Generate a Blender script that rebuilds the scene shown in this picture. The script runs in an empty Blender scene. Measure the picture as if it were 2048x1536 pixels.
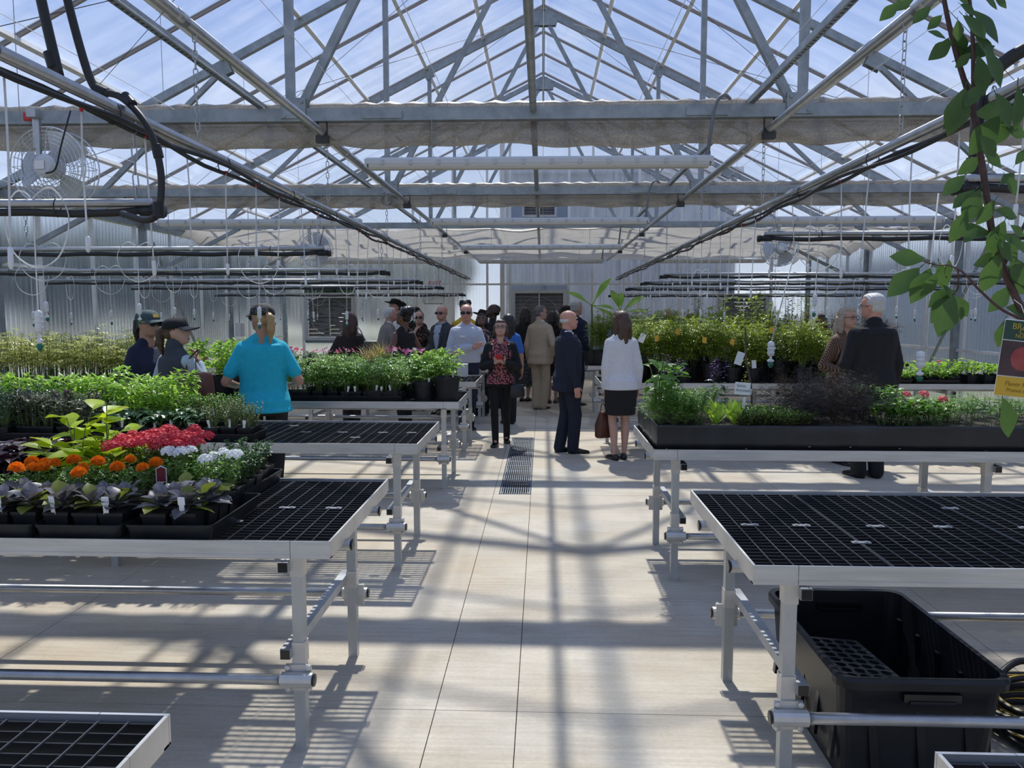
import bpy, bmesh, math, random
import numpy as np
from mathutils import Vector, Matrix, Euler
random.seed(7); np.random.seed(7)
S = bpy.context.scene
C = S.collection
PI = math.pi
R = math.radians
# ------------------------------------------------------------------ camera
F, CAMH, VX, VY = 1540.0, 1.72, 1085.0, 626.0
PITCH = math.atan((768 - VY) / F)
YAW = math.atan((VX - 1024) * math.cos(PITCH) / F)
cd = bpy.data.cameras.new('camera'); cam = bpy.data.objects.new('camera', cd); C.objects.link(cam)
cd.sensor_fit = 'HORIZONTAL'; cd.sensor_width = 36.0; cd.lens = 36.0 * F / 2048.0
cd.clip_start = 0.05; cd.clip_end = 600
cam.location = (0, 0, CAMH); cam.rotation_euler = (PI / 2 - PITCH, 0, YAW)
S.camera = cam
# ------------------------------------------------------------------ view, sky, sun
S.view_settings.view_transform = 'Standard'; S.view_settings.look = 'None'
S.view_settings.gamma = 1.0; S.view_settings.use_curve_mapping = False
S.view_settings.exposure = 0.16
S.cycles.transparent_max_bounces = 12
S.cycles.max_bounces = 5; S.cycles.diffuse_bounces = 2; S.cycles.glossy_bounces = 2; S.cycles.transmission_bounces = 4
S.cycles.use_adaptive_sampling = True; S.cycles.adaptive_threshold = .05
w = bpy.data.worlds.new('sky'); S.world = w; w.use_nodes = True
nt = w.node_tree; nt.nodes.clear()
def wn(t, **k):
    n = nt.nodes.new(t)
    for a, b in k.items(): setattr(n, a, b)
    return n
tc = wn('ShaderNodeTexCoord'); sep = wn('ShaderNodeSeparateXYZ'); nt.links.new(tc.outputs['Generated'], sep.inputs[0])
rp = wn('ShaderNodeValToRGB'); nt.links.new(sep.outputs[2], rp.inputs[0])
els = rp.color_ramp.elements
els[0].position = 0.0; els[0].color = (.72, .78, .88, 1)
els[1].position = 0.75; els[1].color = (.12, .26, .68, 1)
e = els.new(0.14); e.color = (.52, .64, .86, 1)
e = els.new(0.36); e.color = (.21, .36, .74, 1)
mp = wn('ShaderNodeMapping'); mp.inputs['Scale'].default_value = (1.6, 1.6, 4.0); nt.links.new(tc.outputs['Generated'], mp.inputs[0])
nz = wn('ShaderNodeTexNoise'); nz.inputs['Scale'].default_value = 2.2; nz.inputs['Detail'].default_value = 6; nz.inputs['Roughness'].default_value = .6
nt.links.new(mp.outputs[0], nz.inputs['Vector'])
cr = wn('ShaderNodeValToRGB'); nt.links.new(nz.outputs[0], cr.inputs[0])
cr.color_ramp.elements[0].position = .5; cr.color_ramp.elements[0].color = (0, 0, 0, 1)
cr.color_ramp.elements[1].position = .78; cr.color_ramp.elements[1].color = (.7, .7, .7, 1)
mx = wn('ShaderNodeMixRGB'); nt.links.new(cr.outputs[0], mx.inputs[0]); nt.links.new(rp.outputs[0], mx.inputs[1]); mx.inputs[2].default_value = (.9, .92, .96, 1)
bg = wn('ShaderNodeBackground'); bg.inputs[1].default_value = 0.94; nt.links.new(mx.outputs[0], bg.inputs[0])
wo = wn('ShaderNodeOutputWorld'); nt.links.new(bg.outputs[0], wo.inputs[0])
SUN_AZ, SUN_EL = R(-4.5), R(58.0)
sd = Vector((math.sin(SUN_AZ) * math.cos(SUN_EL), math.cos(SUN_AZ) * math.cos(SUN_EL), math.sin(SUN_EL)))
sl = bpy.data.lights.new('sun', 'SUN'); sl.energy = 5.7; sl.angle = R(1.2); sl.color = (1.0, .955, .87)
so = bpy.data.objects.new('sun', sl); C.objects.link(so); so.rotation_euler = sd.to_track_quat('Z', 'Y').to_euler(); so.location = (0, 30, 40)

# ------------------------------------------------------------------ materials
MT = {}
def mat(name, col, rough=.5, metal=0., noise=None, bump=0., bscale=60., trans=0., spec=None, sheen=0., stretch=(1, 1, 1)):
    """principled material; noise=(scale, second colour, lo, hi) mixes a second colour in; trans = translucent share"""
    m = bpy.data.materials.new(name); m.use_nodes = True; MT[name] = m
    t = m.node_tree; p = t.nodes['Principled BSDF']
    p.inputs['Base Color'].default_value = (*col, 1); p.inputs['Roughness'].default_value = rough; p.inputs['Metallic'].default_value = metal
    if spec is not None: p.inputs['Specular IOR Level'].default_value = spec
    co = None; csock = None
    if noise or bump:
        co = t.nodes.new('ShaderNodeTexCoord'); mpn = t.nodes.new('ShaderNodeMapping'); mpn.inputs['Scale'].default_value = stretch
        t.links.new(co.outputs['Object'], mpn.inputs[0])
    if noise:
        n = t.nodes.new('ShaderNodeTexNoise'); n.inputs['Scale'].default_value = noise[0]; n.inputs['Detail'].default_value = 5; n.inputs['Roughness'].default_value = .62
        t.links.new(mpn.outputs[0], n.inputs['Vector'])
        r = t.nodes.new('ShaderNodeValToRGB'); t.links.new(n.outputs[0], r.inputs[0])
        r.color_ramp.elements[0].position = noise[2] if len(noise) > 2 else .35; r.color_ramp.elements[1].position = noise[3] if len(noise) > 3 else .7
        r.color_ramp.elements[0].color = (*col, 1); r.color_ramp.elements[1].color = (*noise[1], 1)
        csock = r.outputs[0]; t.links.new(csock, p.inputs['Base Color'])
    if bump:
        n2 = t.nodes.new('ShaderNodeTexNoise'); n2.inputs['Scale'].default_value = bscale; n2.inputs['Detail'].default_value = 3
        t.links.new(mpn.outputs[0], n2.inputs['Vector'])
        b = t.nodes.new('ShaderNodeBump'); b.inputs['Strength'].default_value = bump; b.inputs['Distance'].default_value = .01
        t.links.new(n2.outputs[0], b.inputs['Height']); t.links.new(b.outputs[0], p.inputs['Normal'])
    if trans:
        tr = t.nodes.new('ShaderNodeBsdfTranslucent'); tr.inputs[0].default_value = (*[min(1, c * 1.5) for c in col], 1)
        if csock:
            mu = t.nodes.new('ShaderNodeMixRGB'); mu.blend_type = 'MULTIPLY'; mu.inputs[0].default_value = 1; mu.inputs[2].default_value = (1.5, 1.5, 1.2, 1)
            t.links.new(csock, mu.inputs[1]); t.links.new(mu.outputs[0], tr.inputs[0])
        ms = t.nodes.new('ShaderNodeMixShader'); ms.inputs[0].default_value = trans
        t.links.new(p.outputs[0], ms.inputs[1]); t.links.new(tr.outputs[0], ms.inputs[2])
        t.links.new(ms.outputs[0], t.nodes['Material Output'].inputs[0])
    return m
def glazing(name, tint, clear, haze, blur, scale, stretch):
    """clear plastic sheet: transparent + light-scattering haze + rough refraction + surface gloss"""
    m = bpy.data.materials.new(name); m.use_nodes = True; MT[name] = m
    t = m.node_tree; t.nodes.clear(); N = t.nodes.new; L = t.links.new
    out = N('ShaderNodeOutputMaterial'); co = N('ShaderNodeTexCoord'); mpn = N('ShaderNodeMapping'); mpn.inputs['Scale'].default_value = stretch
    L(co.outputs['Object'], mpn.inputs[0])
    n = N('ShaderNodeTexNoise'); n.inputs['Scale'].default_value = scale; n.inputs['Detail'].default_value = 5; n.inputs['Roughness'].default_value = .6; L(mpn.outputs[0], n.inputs['Vector'])
    mr = N('ShaderNodeMapRange'); mr.inputs[1].default_value = .3; mr.inputs[2].default_value = .75; mr.inputs[3].default_value = haze * .55; mr.inputs[4].default_value = haze * 1.7; L(n.outputs[0], mr.inputs[0])
    tp = N('ShaderNodeBsdfTransparent'); tp.inputs[0].default_value = (*tint, 1)
    base = tp.outputs[0]
    if blur:
        rf = N('ShaderNodeBsdfRefraction'); rf.inputs['Color'].default_value = (*tint, 1); rf.inputs['Roughness'].default_value = .24; rf.inputs['IOR'].default_value = 1.15
        m1 = N('ShaderNodeMixShader'); m1.inputs[0].default_value = blur; L(base, m1.inputs[1]); L(rf.outputs[0], m1.inputs[2]); base = m1.outputs[0]
    tr = N('ShaderNodeBsdfTranslucent'); tr.inputs[0].default_value = (.86, .9, .97, 1)
    df = N('ShaderNodeBsdfDiffuse'); df.inputs[0].default_value = (.8, .83, .88, 1)
    m0 = N('ShaderNodeMixShader'); m0.inputs[0].default_value = .3; L(tr.outputs[0], m0.inputs[1]); L(df.outputs[0], m0.inputs[2])
    m2 = N('ShaderNodeMixShader'); L(mr.outputs[0], m2.inputs[0]); L(base, m2.inputs[1]); L(m0.outputs[0], m2.inputs[2])
    gl = N('ShaderNodeBsdfGlossy'); gl.inputs['Roughness'].default_value = .12; gl.inputs[0].default_value = (.9, .95, 1, 1)
    lw = N('ShaderNodeLayerWeight'); pw = N('ShaderNodeMath'); pw.operation = 'POWER'; L(lw.outputs['Facing'], pw.inputs[0]); pw.inputs[1].default_value = 4.0
    fr = N('ShaderNodeMath'); fr.operation = 'MULTIPLY_ADD'; L(pw.outputs[0], fr.inputs[0]); fr.inputs[1].default_value = .35; fr.inputs[2].default_value = .03
    m3 = N('ShaderNodeMixShader'); L(fr.outputs[0], m3.inputs[0]); L(m2.outputs[0], m3.inputs[1]); L(gl.outputs[0], m3.inputs[2])
    L(m3.outputs[0], out.inputs[0]); return m
glazing('roof_sheet', (.95, .97, 1.0), 1, .115, 0, 1.3, (.5, 3.0, .5))
glazing('wall_sheet', (.93, .95, .97), 1, .11, .92, 3.0, (5.0, 5.0, .25))
def shade_cloth(name, lo, hi, tr_mix, clear=.26):
    m = bpy.data.materials.new(name); m.use_nodes = True; MT[name] = m
    t = m.node_tree; t.nodes.clear(); N = t.nodes.new; L = t.links.new
    out = N('ShaderNodeOutputMaterial'); co = N('ShaderNodeTexCoord')
    n = N('ShaderNodeTexNoise'); n.inputs['Scale'].default_value = 150; n.inputs['Detail'].default_value = 3; L(co.outputs['Object'], n.inputs['Vector'])
    r = N('ShaderNodeValToRGB'); L(n.outputs[0], r.inputs[0]); r.color_ramp.elements[0].position = .38; r.color_ramp.elements[1].position = .66
    r.color_ramp.elements[0].color = (*lo, 1); r.color_ramp.elements[1].color = (*hi, 1)
    p = N('ShaderNodeBsdfPrincipled'); L(r.outputs[0], p.inputs['Base Color']); p.inputs['Roughness'].default_value = .4; p.inputs['Metallic'].default_value = .25
    tr = N('ShaderNodeBsdfTranslucent'); L(r.outputs[0], tr.inputs[0])
    tp = N('ShaderNodeBsdfTransparent')
    m1 = N('ShaderNodeMixShader'); m1.inputs[0].default_value = tr_mix; L(p.outputs[0], m1.inputs[1]); L(tr.outputs[0], m1.inputs[2])
    m2 = N('ShaderNodeMixShader'); m2.inputs[0].default_value = clear; L(m1.outputs[0], m2.inputs[1]); L(tp.outputs[0], m2.inputs[2])
    L(m2.outputs[0], out.inputs[0]); return m
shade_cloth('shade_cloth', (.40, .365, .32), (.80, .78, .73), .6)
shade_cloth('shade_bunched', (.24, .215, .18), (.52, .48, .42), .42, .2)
mat('galvanized', (.24, .265, .275), .5, .6, noise=(9, (.36, .385, .395)), bump=.05, bscale=40)
mat('galvanized_bright', (.46, .47, .48), .33, .8, noise=(14, (.36, .37, .38)))
mat('purlin_white', (.76, .75, .72), .45, .1, noise=(6, (.66, .64, .60)))
mat('batten_bronze', (.33, .28, .24), .5, .3)
mat('aluminium', (.62, .63, .635), .38, .75, noise=(3, (.48, .49, .50)), stretch=(1, 1, 12), bump=.03, bscale=25)
mat('aluminium_pale', (.68, .66, .62), .42, .6, noise=(5, (.54, .53, .50)))
mat('steel_leg', (.42, .44, .44), .42, .6, noise=(8, (.55, .56, .56)), stretch=(1, 1, .4))
mat('black_plastic', (.009, .010, .012), .36, spec=.35, noise=(6, (.018, .019, .022)))
mat('grid_wire', (.05, .052, .055), .3)  # sun glints on the black wires put into a lighter colour
mat('black_gloss', (.008, .009, .011), .2)
mat('black_rubber', (.013, .013, .014), .5)
mat('pot_black', (.009, .010, .012), .42, spec=.3, noise=(10, (.02, .021, .023)))
mat('white_plastic', (.72, .73, .72), .4)
mat('clear_tube', (.70, .71, .70), .35, trans=.35)
mat('lamp_lens', (.74, .72, .67), .3, trans=.3)
mat('lamp_body', (.58, .60, .62), .35)
mat('green_plastic', (.01, .16, .10), .35)
mat('red_plastic', (.55, .02, .03), .4)
mat('red_tag', (.55, .03, .03), .5)
mat('grey_conduit', (.16, .17, .18), .5)
mat('dark_metal', (.06, .062, .065), .5, .5)
mat('fan_guard', (.62, .64, .66), .35, .6)
mat('fan_blade', (.55, .57, .58), .5, .2)
mat('concrete', (.60, .565, .50), .82, noise=(1.1, (.70, .68, .62), .3, .75))
mat('concrete_stain', (.58, .49, .37), .82)
mat('joint_dark', (.11, .09, .07), .95)
mat('drain_iron', (.17, .19, .22), .45, .6, noise=(30, (.27, .29, .32)))
mat('soil', (.035, .026, .02), .95, noise=(60, (.07, .052, .04)), bump=.6, bscale=120)
mat('soil_bed', (.03, .024, .02), .95, noise=(50, (.06, .046, .035)), bump=.6, bscale=90)
mat('liner', (.010, .011, .012), .33, noise=(3, (.02, .022, .024)), bump=.5, bscale=5, stretch=(1.5, 1.5, .5))
mat('white_paint', (.80, .80, .78), .45)
mat('card_white', (.78, .78, .75), .6)
mat('outer_ground', (.24, .22, .16), .95, noise=(.15, (.13, .16, .07)))
mat('outer_tree', (.035, .055, .03), .9, noise=(2, (.07, .10, .05)))
mat('bark_outer', (.09, .07, .05), .9)
mat('outer_building', (.33, .36, .40), .6, .2, noise=(.4, (.28, .31, .35)))
mat('outer_roof', (.30, .31, .33), .6, .3)
# concrete: broom streaks along x, warm stains
def concrete_nodes():
    m = MT['concrete']; t = m.node_tree; N = t.nodes.new; L = t.links.new; p = t.nodes['Principled BSDF']
    co = N('ShaderNodeTexCoord'); geo = N('ShaderNodeNewGeometry')
    def noise(scale, st, det=5):
        mpn = N('ShaderNodeMapping'); mpn.inputs['Scale'].default_value = st; L(geo.outputs['Position'], mpn.inputs[0])
        n = N('ShaderNodeTexNoise'); n.inputs['Scale'].default_value = scale; n.inputs['Detail'].default_value = det; n.inputs['Roughness'].default_value = .65; L(mpn.outputs[0], n.inputs['Vector']); return n
    def ramp(n, a, b, c0, c1):
        r = N('ShaderNodeValToRGB'); L(n.outputs[0], r.inputs[0]); r.color_ramp.elements[0].position = a; r.color_ramp.elements[1].position = b
        r.color_ramp.elements[0].color = (*c0, 1); r.color_ramp.elements[1].color = (*c1, 1); return r
    base = ramp(noise(1.3, (1, 1.6, 1)), .3, .75, (.45, .395, .305), (.63, .575, .475))
    st = ramp(noise(.55, (1, 1.3, 1), 4), .46, .72, (0, 0, 0), (.65, .65, .65))
    m1 = N('ShaderNodeMixRGB'); L(st.outputs[0], m1.inputs[0]); L(base.outputs[0], m1.inputs[1]); m1.inputs[2].default_value = (.50, .375, .235, 1)
    sp = ramp(noise(14, (.12, 3.2, 1), 4), .3, .72, (.80, .79, .77), (1.08, 1.08, 1.08))
    m2 = N('ShaderNodeMixRGB'); m2.blend_type = 'MULTIPLY'; m2.inputs[0].default_value = .75; L(m1.outputs[0], m2.inputs[1]); L(sp.outputs[0], m2.inputs[2])
    fl = ramp(noise(45, (1, 1, 1), 3), .35, .7, (.9, .9, .9), (1.06, 1.06, 1.06))
    m3 = N('ShaderNodeMixRGB'); m3.blend_type = 'MULTIPLY'; m3.inputs[0].default_value = .7; L(m2.outputs[0], m3.inputs[1]); L(fl.outputs[0], m3.inputs[2])
    L(m3.outputs[0], p.inputs['Base Color'])
    b = N('ShaderNodeBump'); b.inputs['Strength'].default_value = .25; b.inputs['Distance'].default_value = .004; L(noise(60, (.1, 2.5, 1), 3).outputs[0], b.inputs['Height']); L(b.outputs[0], p.inputs['Normal'])
concrete_nodes()

# ------------------------------------------------------------------ mesh helpers
class MB:
    """collects shapes into ONE mesh; build() links it as one object"""
    def __init__(s): s.v = []; s.f = []; s.m = []; s.mi = 0
    def add(s, V, Fs):
        o = len(s.v); s.v += [tuple(p) for p in V]; s.f += [tuple(i + o for i in f) for f in Fs]; s.m += [s.mi] * len(Fs); return s
    def box(s, c, d, rot=None, taper=None):
        x, y, z = d[0] / 2, d[1] / 2, d[2] / 2
        V = [Vector((sx * x, sy * y, sz * z)) for sz in (-1, 1) for sy in (-1, 1) for sx in (-1, 1)]
        if taper:
            for p in V:
                if p.z < 0: p.x *= taper; p.y *= taper
        if rot is not None: V = [rot @ p for p in V]
        c = Vector(c); V = [p + c for p in V]
        return s.add(V, [(0, 2, 3, 1), (4, 5, 7, 6), (0, 1, 5, 4), (2, 6, 7, 3), (0, 4, 6, 2), (1, 3, 7, 5)])
    def bar(s, a, b, w, h=None, up=(0, 0, 1)):
        a = Vector(a); b = Vector(b); d = b - a; L = d.length; d.normalize(); u = Vector(up)
        if abs(d.dot(u)) > .98: u = Vector((0, 1, 0)) if abs(d.y) < .9 else Vector((1, 0, 0))
        x = d.cross(u).normalized(); z = x.cross(d)
        return s.box((a + b) / 2, (w, L, h or w), Matrix((x, d, z)).transposed())
    def tube(s, pts, r, n=8, cap=True, closed=False, flat=1.0):
        pts = [Vector(p) for p in pts]; k = len(pts)
        rr = r if isinstance(r, (list, tuple)) else [r] * k
        V = []; up = None
        for i, p in enumerate(pts):
            if closed: d = pts[(i + 1) % k] - pts[i - 1]
            else: d = pts[min(i + 1, k - 1)] - pts[max(i - 1, 0)]
            if d.length < 1e-9: d = Vector((0, 0, 1))
            d.normalize()
            if up is None: up = Vector((0, 0, 1)) if abs(d.z) < .9 else Vector((1, 0, 0))
            x = d.cross(up)
            if x.length < 1e-6: x = d.orthogonal()
            x.normalize(); y = x.cross(d); up = y
            for j in range(n):
                a = 2 * PI * j / n; V.append(p + x * math.cos(a) * rr[i] + y * math.sin(a) * rr[i] * flat)
        Fs = []
        for i in range(k if closed else k - 1):
            for j in range(n):
                a, b = i * n + j, i * n + (j + 1) % n; c, d_ = ((i + 1) % k) * n + (j + 1) % n, ((i + 1) % k) * n + j
                Fs.append((a, b, c, d_))
        if cap and not closed: Fs += [tuple(range(n - 1, -1, -1)), tuple(range((k - 1) * n, k * n))]
        return s.add(V, Fs)
    def lathe(s, prof, n=16, c=(0, 0, 0), sx=1., sy=1., rot=None):
        V = []; c = Vector(c)
        for r, z in prof:
            for j in range(n):
                a = 2 * PI * j / n; p = Vector((r * math.cos(a) * sx, r * math.sin(a) * sy, z)); V.append((rot @ p if rot is not None else p) + c)
        k = len(prof); Fs = [(i * n + j, i * n + (j + 1) % n, (i + 1) * n + (j + 1) % n, (i + 1) * n + j) for i in range(k - 1) for j in range(n)]
        if prof[0][0] > 1e-6: Fs.append(tuple(range(n - 1, -1, -1)))
        if prof[-1][0] > 1e-6: Fs.append(tuple(range((k - 1) * n, k * n)))
        return s.add(V, Fs)
    def ell(s, c, r, nu=12, nv=8, rot=None):
        c = Vector(c); V = []
        for i in range(nv + 1):
            t = PI * i / nv
            for j in range(nu):
                a = 2 * PI * j / nu; q = max(math.sin(t), 1e-3)
                p = Vector((r[0] * q * math.cos(a), r[1] * q * math.sin(a), -r[2] * math.cos(t))); V.append((rot @ p if rot is not None else p) + c)
        Fs = [(i * nu + j, i * nu + (j + 1) % nu, (i + 1) * nu + (j + 1) % nu, (i + 1) * nu + j) for i in range(nv) for j in range(nu)]
        Fs += [tuple(range(nu - 1, -1, -1)), tuple(range(nv * nu, (nv + 1) * nu))]
        return s.add(V, Fs)
    def rings(s, rs):
        """loft through rings (lists of points with equal counts), capped"""
        n = len(rs[0]); V = [p for r in rs for p in r]
        Fs = [(i * n + j, i * n + (j + 1) % n, (i + 1) * n + (j + 1) % n, (i + 1) * n + j) for i in range(len(rs) - 1) for j in range(n)]
        Fs += [tuple(range(n - 1, -1, -1)), tuple(range((len(rs) - 1) * n, len(rs) * n))]
        return s.add(V, Fs)
    def prism(s, poly, z0, z1, M=None):
        n = len(poly); V = [Vector((x, y, z0)) for x, y in poly] + [Vector((x, y, z1)) for x, y in poly]
        if M is not None: V = [M @ p for p in V]
        return s.add(V, [tuple(range(n - 1, -1, -1)), tuple(range(n, 2 * n))] + [(i, (i + 1) % n, n + (i + 1) % n, n + i) for i in range(n)])
    def mesh(s, name, mats, smooth=False):
        me = bpy.data.meshes.new(name); me.from_pydata(s.v, [], s.f)
        for m in (mats if isinstance(mats, (list, tuple)) else [mats]): me.materials.append(MT[m])
        if any(s.m): me.polygons.foreach_set('material_index', s.m)
        if smooth: me.polygons.foreach_set('use_smooth', [True] * len(me.polygons))
        me.update(); return me
    def build(s, name, mats, parent=None, smooth=False, kind=None, loc=None):
        return link(name, s.mesh(name, mats, smooth), parent, kind, loc)
def link(name, me, parent=None, kind=None, loc=None, rot=None, scale=None):
    o = bpy.data.objects.new(name, me); C.objects.link(o)
    if parent is not None: o.parent = parent
    if kind: o['kind'] = kind
    if loc is not None: o.location = loc
    if rot is not None: o.rotation_euler = rot
    if scale is not None: o.scale = scale if isinstance(scale, (tuple, list)) else (scale,) * 3
    return o
def tag(o, label, cat, group=None):
    o['label'] = label; o['category'] = cat
    if group: o['group'] = group
    return o
def thing(name, label, cat, loc=(0, 0, 0), rz=0., group=None):
    o = bpy.data.objects.new(name, None); C.objects.link(o); o.empty_display_size = .1
    o.location = loc; o.rotation_euler = (0, 0, rz); return tag(o, label, cat, group)
def structure(name, loc=(0, 0, 0)):
    o = bpy.data.objects.new(name, None); C.objects.link(o); o.location = loc; o['kind'] = 'structure'; o.empty_display_size = .1; return o
def copy_tree(o, parent=None):
    c = o.copy(); C.objects.link(c)
    if parent is not None: c.parent = parent
    for ch in o.children: copy_tree(ch, c)
    return c
def U(a, b): return random.uniform(a, b)
def bez(pts, n=8):
    """smooth polyline through the points (Catmull-Rom)"""
    P = [Vector(p) for p in pts]; out = []
    for i in range(len(P) - 1):
        p0 = P[max(i - 1, 0)]; p1 = P[i]; p2 = P[i + 1]; p3 = P[min(i + 2, len(P) - 1)]
        for k in range(n):
            t = k / n; out.append(.5 * ((2 * p1) + (p2 - p0) * t + (2 * p0 - 5 * p1 + 4 * p2 - p3) * t * t + (3 * p1 - p0 - 3 * p2 + p3) * t ** 3))
    return out + [P[-1]]
# ================================================================== SETTING
YT = [-1.4, 2.25, 5.9, 9.55, 13.2, 16.85]       # trusses
Y0, Y1, XW, ZE, ZR, ZC = -4.6, 20.5, 6.9, 3.28, 6.73, 3.2
# outside ground
g = MB().box((0, 20, -.26), (260, 260, .2)).build('ground_outside', 'outer_ground'); g['kind'] = 'structure'
# floor: slabs with sawn joints
fl = structure('floor')
MB().box((0, 8, -.10), (14.6, 25.6, .1)).build('floor_base', 'joint_dark', fl)
xs = [-7.2, -5.2, -2.7, -.46, -.105, 2.3, 4.8, 7.2]; ys = [-4.8, -1.2, 3.19, 7.2, 10.58, 14.2, 17.6, 20.8]
for i in range(len(xs) - 1):
    for j in range(len(ys) - 1):
        x0, x1, y0, y1 = xs[i], xs[i + 1], ys[j], ys[j + 1]
        if i == 3 and j == 3: x1_, x0_ = -.105, -.46; x0, x1 = -.46, -.408
        g = .0019
        MB().box(((x0 + x1) / 2, (y0 + y1) / 2, -.025), (x1 - x0 - g * 2, y1 - y0 - g * 2, .05)).build('slab', 'concrete', fl)
# trench drain grates
dr = thing('trench_drain', 'dark slotted metal trench drain grate sunk into the aisle floor', 'drain', (-.256, 7.21, 0))
MB().box((0, 1.68, -.045), (.3, 3.36, .01)).build('drain_channel', 'joint_dark', dr)
gm = MB(); GL = .556
for k in range(12): gm.box((-.118 + k * .0215, GL / 2, -.008), (.009, GL - .03, .016))
for y in (.012, GL / 2, GL - .012): gm.box((0, y, -.012), (.29, .016, .014))
for sx in (-1, 1):
    gm.box((sx * .139, GL / 2, -.006), (.014, GL - .004, .014))
    for y in (.05, GL - .05): gm.box((sx * .128, y, -.002), (.03, .05, .009))
gme = gm.mesh('grate', 'drain_iron')
for k in range(6): link('grate', gme, dr, None, (0, .003 + k * .56, 0))

# ---- trusses
def truss(y, lab, full=True):
    t = thing('roof_truss', lab, 'truss', (0, y, 0), 0, 'galvanized roof trusses')
    MB().box((0, 0, ZC), (2 * XW, .075, .095)).build('bottom_chord', 'galvanized', t)
    for s in (-1, 1):
        MB().bar((s * XW, 0, ZE - .04), (s * .04, 0, ZR - .08), .07, .09).build('rafter', 'galvanized', t)
        zr = lambda x: ZR - .08 - .5 * abs(x)
        MB().bar((s * 1.9, 0, ZC + .04), (s * 1.9, 0, zr(1.9) - .02), .06, .06, (0, 1, 0)).build('web_post', 'galvanized', t)
        MB().bar((s * 1.82, 0, ZC + .06), (s * .1, 0, ZR - .3), .055, .06).build('web_diagonal', 'galvanized', t)
        MB().bar((s * 5.45, 0, ZC + .05), (s * 3.9, 0, zr(3.9) - .03), .055, .055).build('web_diagonal', 'galvanized', t)
        # gussets
        p = MB(); p.box((s * 1.87, -.045, ZC + .045), (.19, .012, .15)); p.box((s * 1.87, .045, ZC + .045), (.19, .012, .15))
        for bx in (-.065, .065):
            for bz in (-.01, .09): p.lathe([(.014, 0), (.014, .01), (.001, .012)], 6, (s * 1.87 + bx, -.05, ZC + bz), rot=Matrix.Rotation(PI / 2, 3, 'X'))
        p.build('gusset', 'galvanized', t)
        p = MB(); p.box((s * 3.9, -.04, zr(3.9) - .03), (.2, .012, .17), Matrix.Rotation(s * math.atan(.5), 3, 'Y')); p.box((s * 3.9, .04, zr(3.9) - .03), (.2, .012, .17), Matrix.Rotation(s * math.atan(.5), 3, 'Y')); p.build('gusset', 'galvanized', t)
        p = MB(); p.box((s * 1.9, -.04, zr(1.9) - .03), (.16, .012, .15), Matrix.Rotation(s * math.atan(.5), 3, 'Y')); p.build('gusset', 'galvanized', t)
        MB().box((s * 1.2, -.043, ZC - .005), (.30, .012, .06)).build('splice_plate', 'galvanized', t)
        # column and knee brace
        MB().box((s * XW, 0, ZE / 2), (.1, .1, ZE)).build('column', 'galvanized', t)
        MB().bar((s * (XW - .05), 0, 2.35), (s * 5.2, 0, ZC - .04), .05, .06).build('knee_brace', 'galvanized', t)
    p = MB()
    for yy in (-.045, .045): p.prism([(-.2, -.2), (.2, -.2), (.24, -.08), (.06, .06), (-.06, .06), (-.24, -.08)], yy - .005, yy + .005, Matrix.Translation((0, 0, ZR - .1)) @ Matrix(((1, 0, 0, 0), (0, 0, 1, 0), (0, 1, 0, 0), (0, 0, 0, 1))))
    p.build('apex_plate', 'galvanized', t)
    return t
tl = ['behind the viewer', 'right overhead', 'carrying the near circulation fan and front light', 'with the second bunched curtain, over the middle benches', 'carrying the two far fans, where the curtain is drawn out', 'last before the far end wall']
for y, l in zip(YT, tl): truss(y, 'grey steel roof truss ' + l)

# ---- roof: sheets, glazing bars, purlins, ridge
ce = structure('ceiling')
SL = math.hypot(XW, ZR - ZE); ANG = math.atan2(ZR - ZE, XW)
NP = 21; PW = (Y1 - Y0) / NP
sheet = MB().box((0, 0, 0), (SL, PW - .03, .008)).mesh('roof_sheet', 'roof_sheet')
bar = MB().box((0, 0, -.012), (SL, .028, .03)).box((0, 0, .012), (SL, .045, .008)).mesh('glazing_bar', 'batten_bronze')
for s in (-1, 1):
    ro = (0, s * ANG, 0)
    for k in range(NP): link('roof_sheet', sheet, ce, None, (s * XW / 2, Y0 + (k + .5) * PW, (ZE + ZR) / 2 + .085), ro)
    for k in range(NP + 1): link('glazing_bar', bar, ce, None, (s * XW / 2, Y0 + k * PW, (ZE + ZR) / 2 + .085), ro)
    for x in (1.0, 1.95, 2.95, 3.9, 4.95, 5.95, 6.85):
        z = ZR - .5 * x + .02
        MB().box((s * x, (Y0 + Y1) / 2, z), (.05, Y1 - Y0, .06), Matrix.Rotation(s * ANG, 3, 'Y')).build('purlin', 'purlin_white', ce)
MB().box((0, (Y0 + Y1) / 2, ZR - .03), (.045, Y1 - Y0, .09)).build('ridge_beam', 'galvanized', ce)
MB().prism([(-.09, .025), (0, .07), (.09, .025), (.09, .01), (0, .055), (-.09, .01)], Y0, Y1, Matrix.Translation((0, 0, ZR + .06)) @ Matrix(((1, 0, 0, 0), (0, 0, 1, 0), (0, 1, 0, 0), (0, 0, 0, 1)))).build('ridge_cap', 'roof_sheet', ce)
# thin wind-brace cables in the roof plane
for s in (-1, 1):
    for j in range(1, 5):
        a = (s * 6.4, YT[j] + .1, ZR - .5 * 6.4 - .06); b = (s * .5, YT[j + 1] - .1, ZR - .25 - .06)
        MB().tube([a, b], .004, 4).build('brace_cable', 'dark_metal', ce)
        a = (s * .5, YT[j] + .1, ZR - .25 - .06); b = (s * 6.4, YT[j + 1] - .1, ZR - .5 * 6.4 - .06)
        MB().tube([a, b], .004, 4).build('brace_cable', 'dark_metal', ce)

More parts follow.
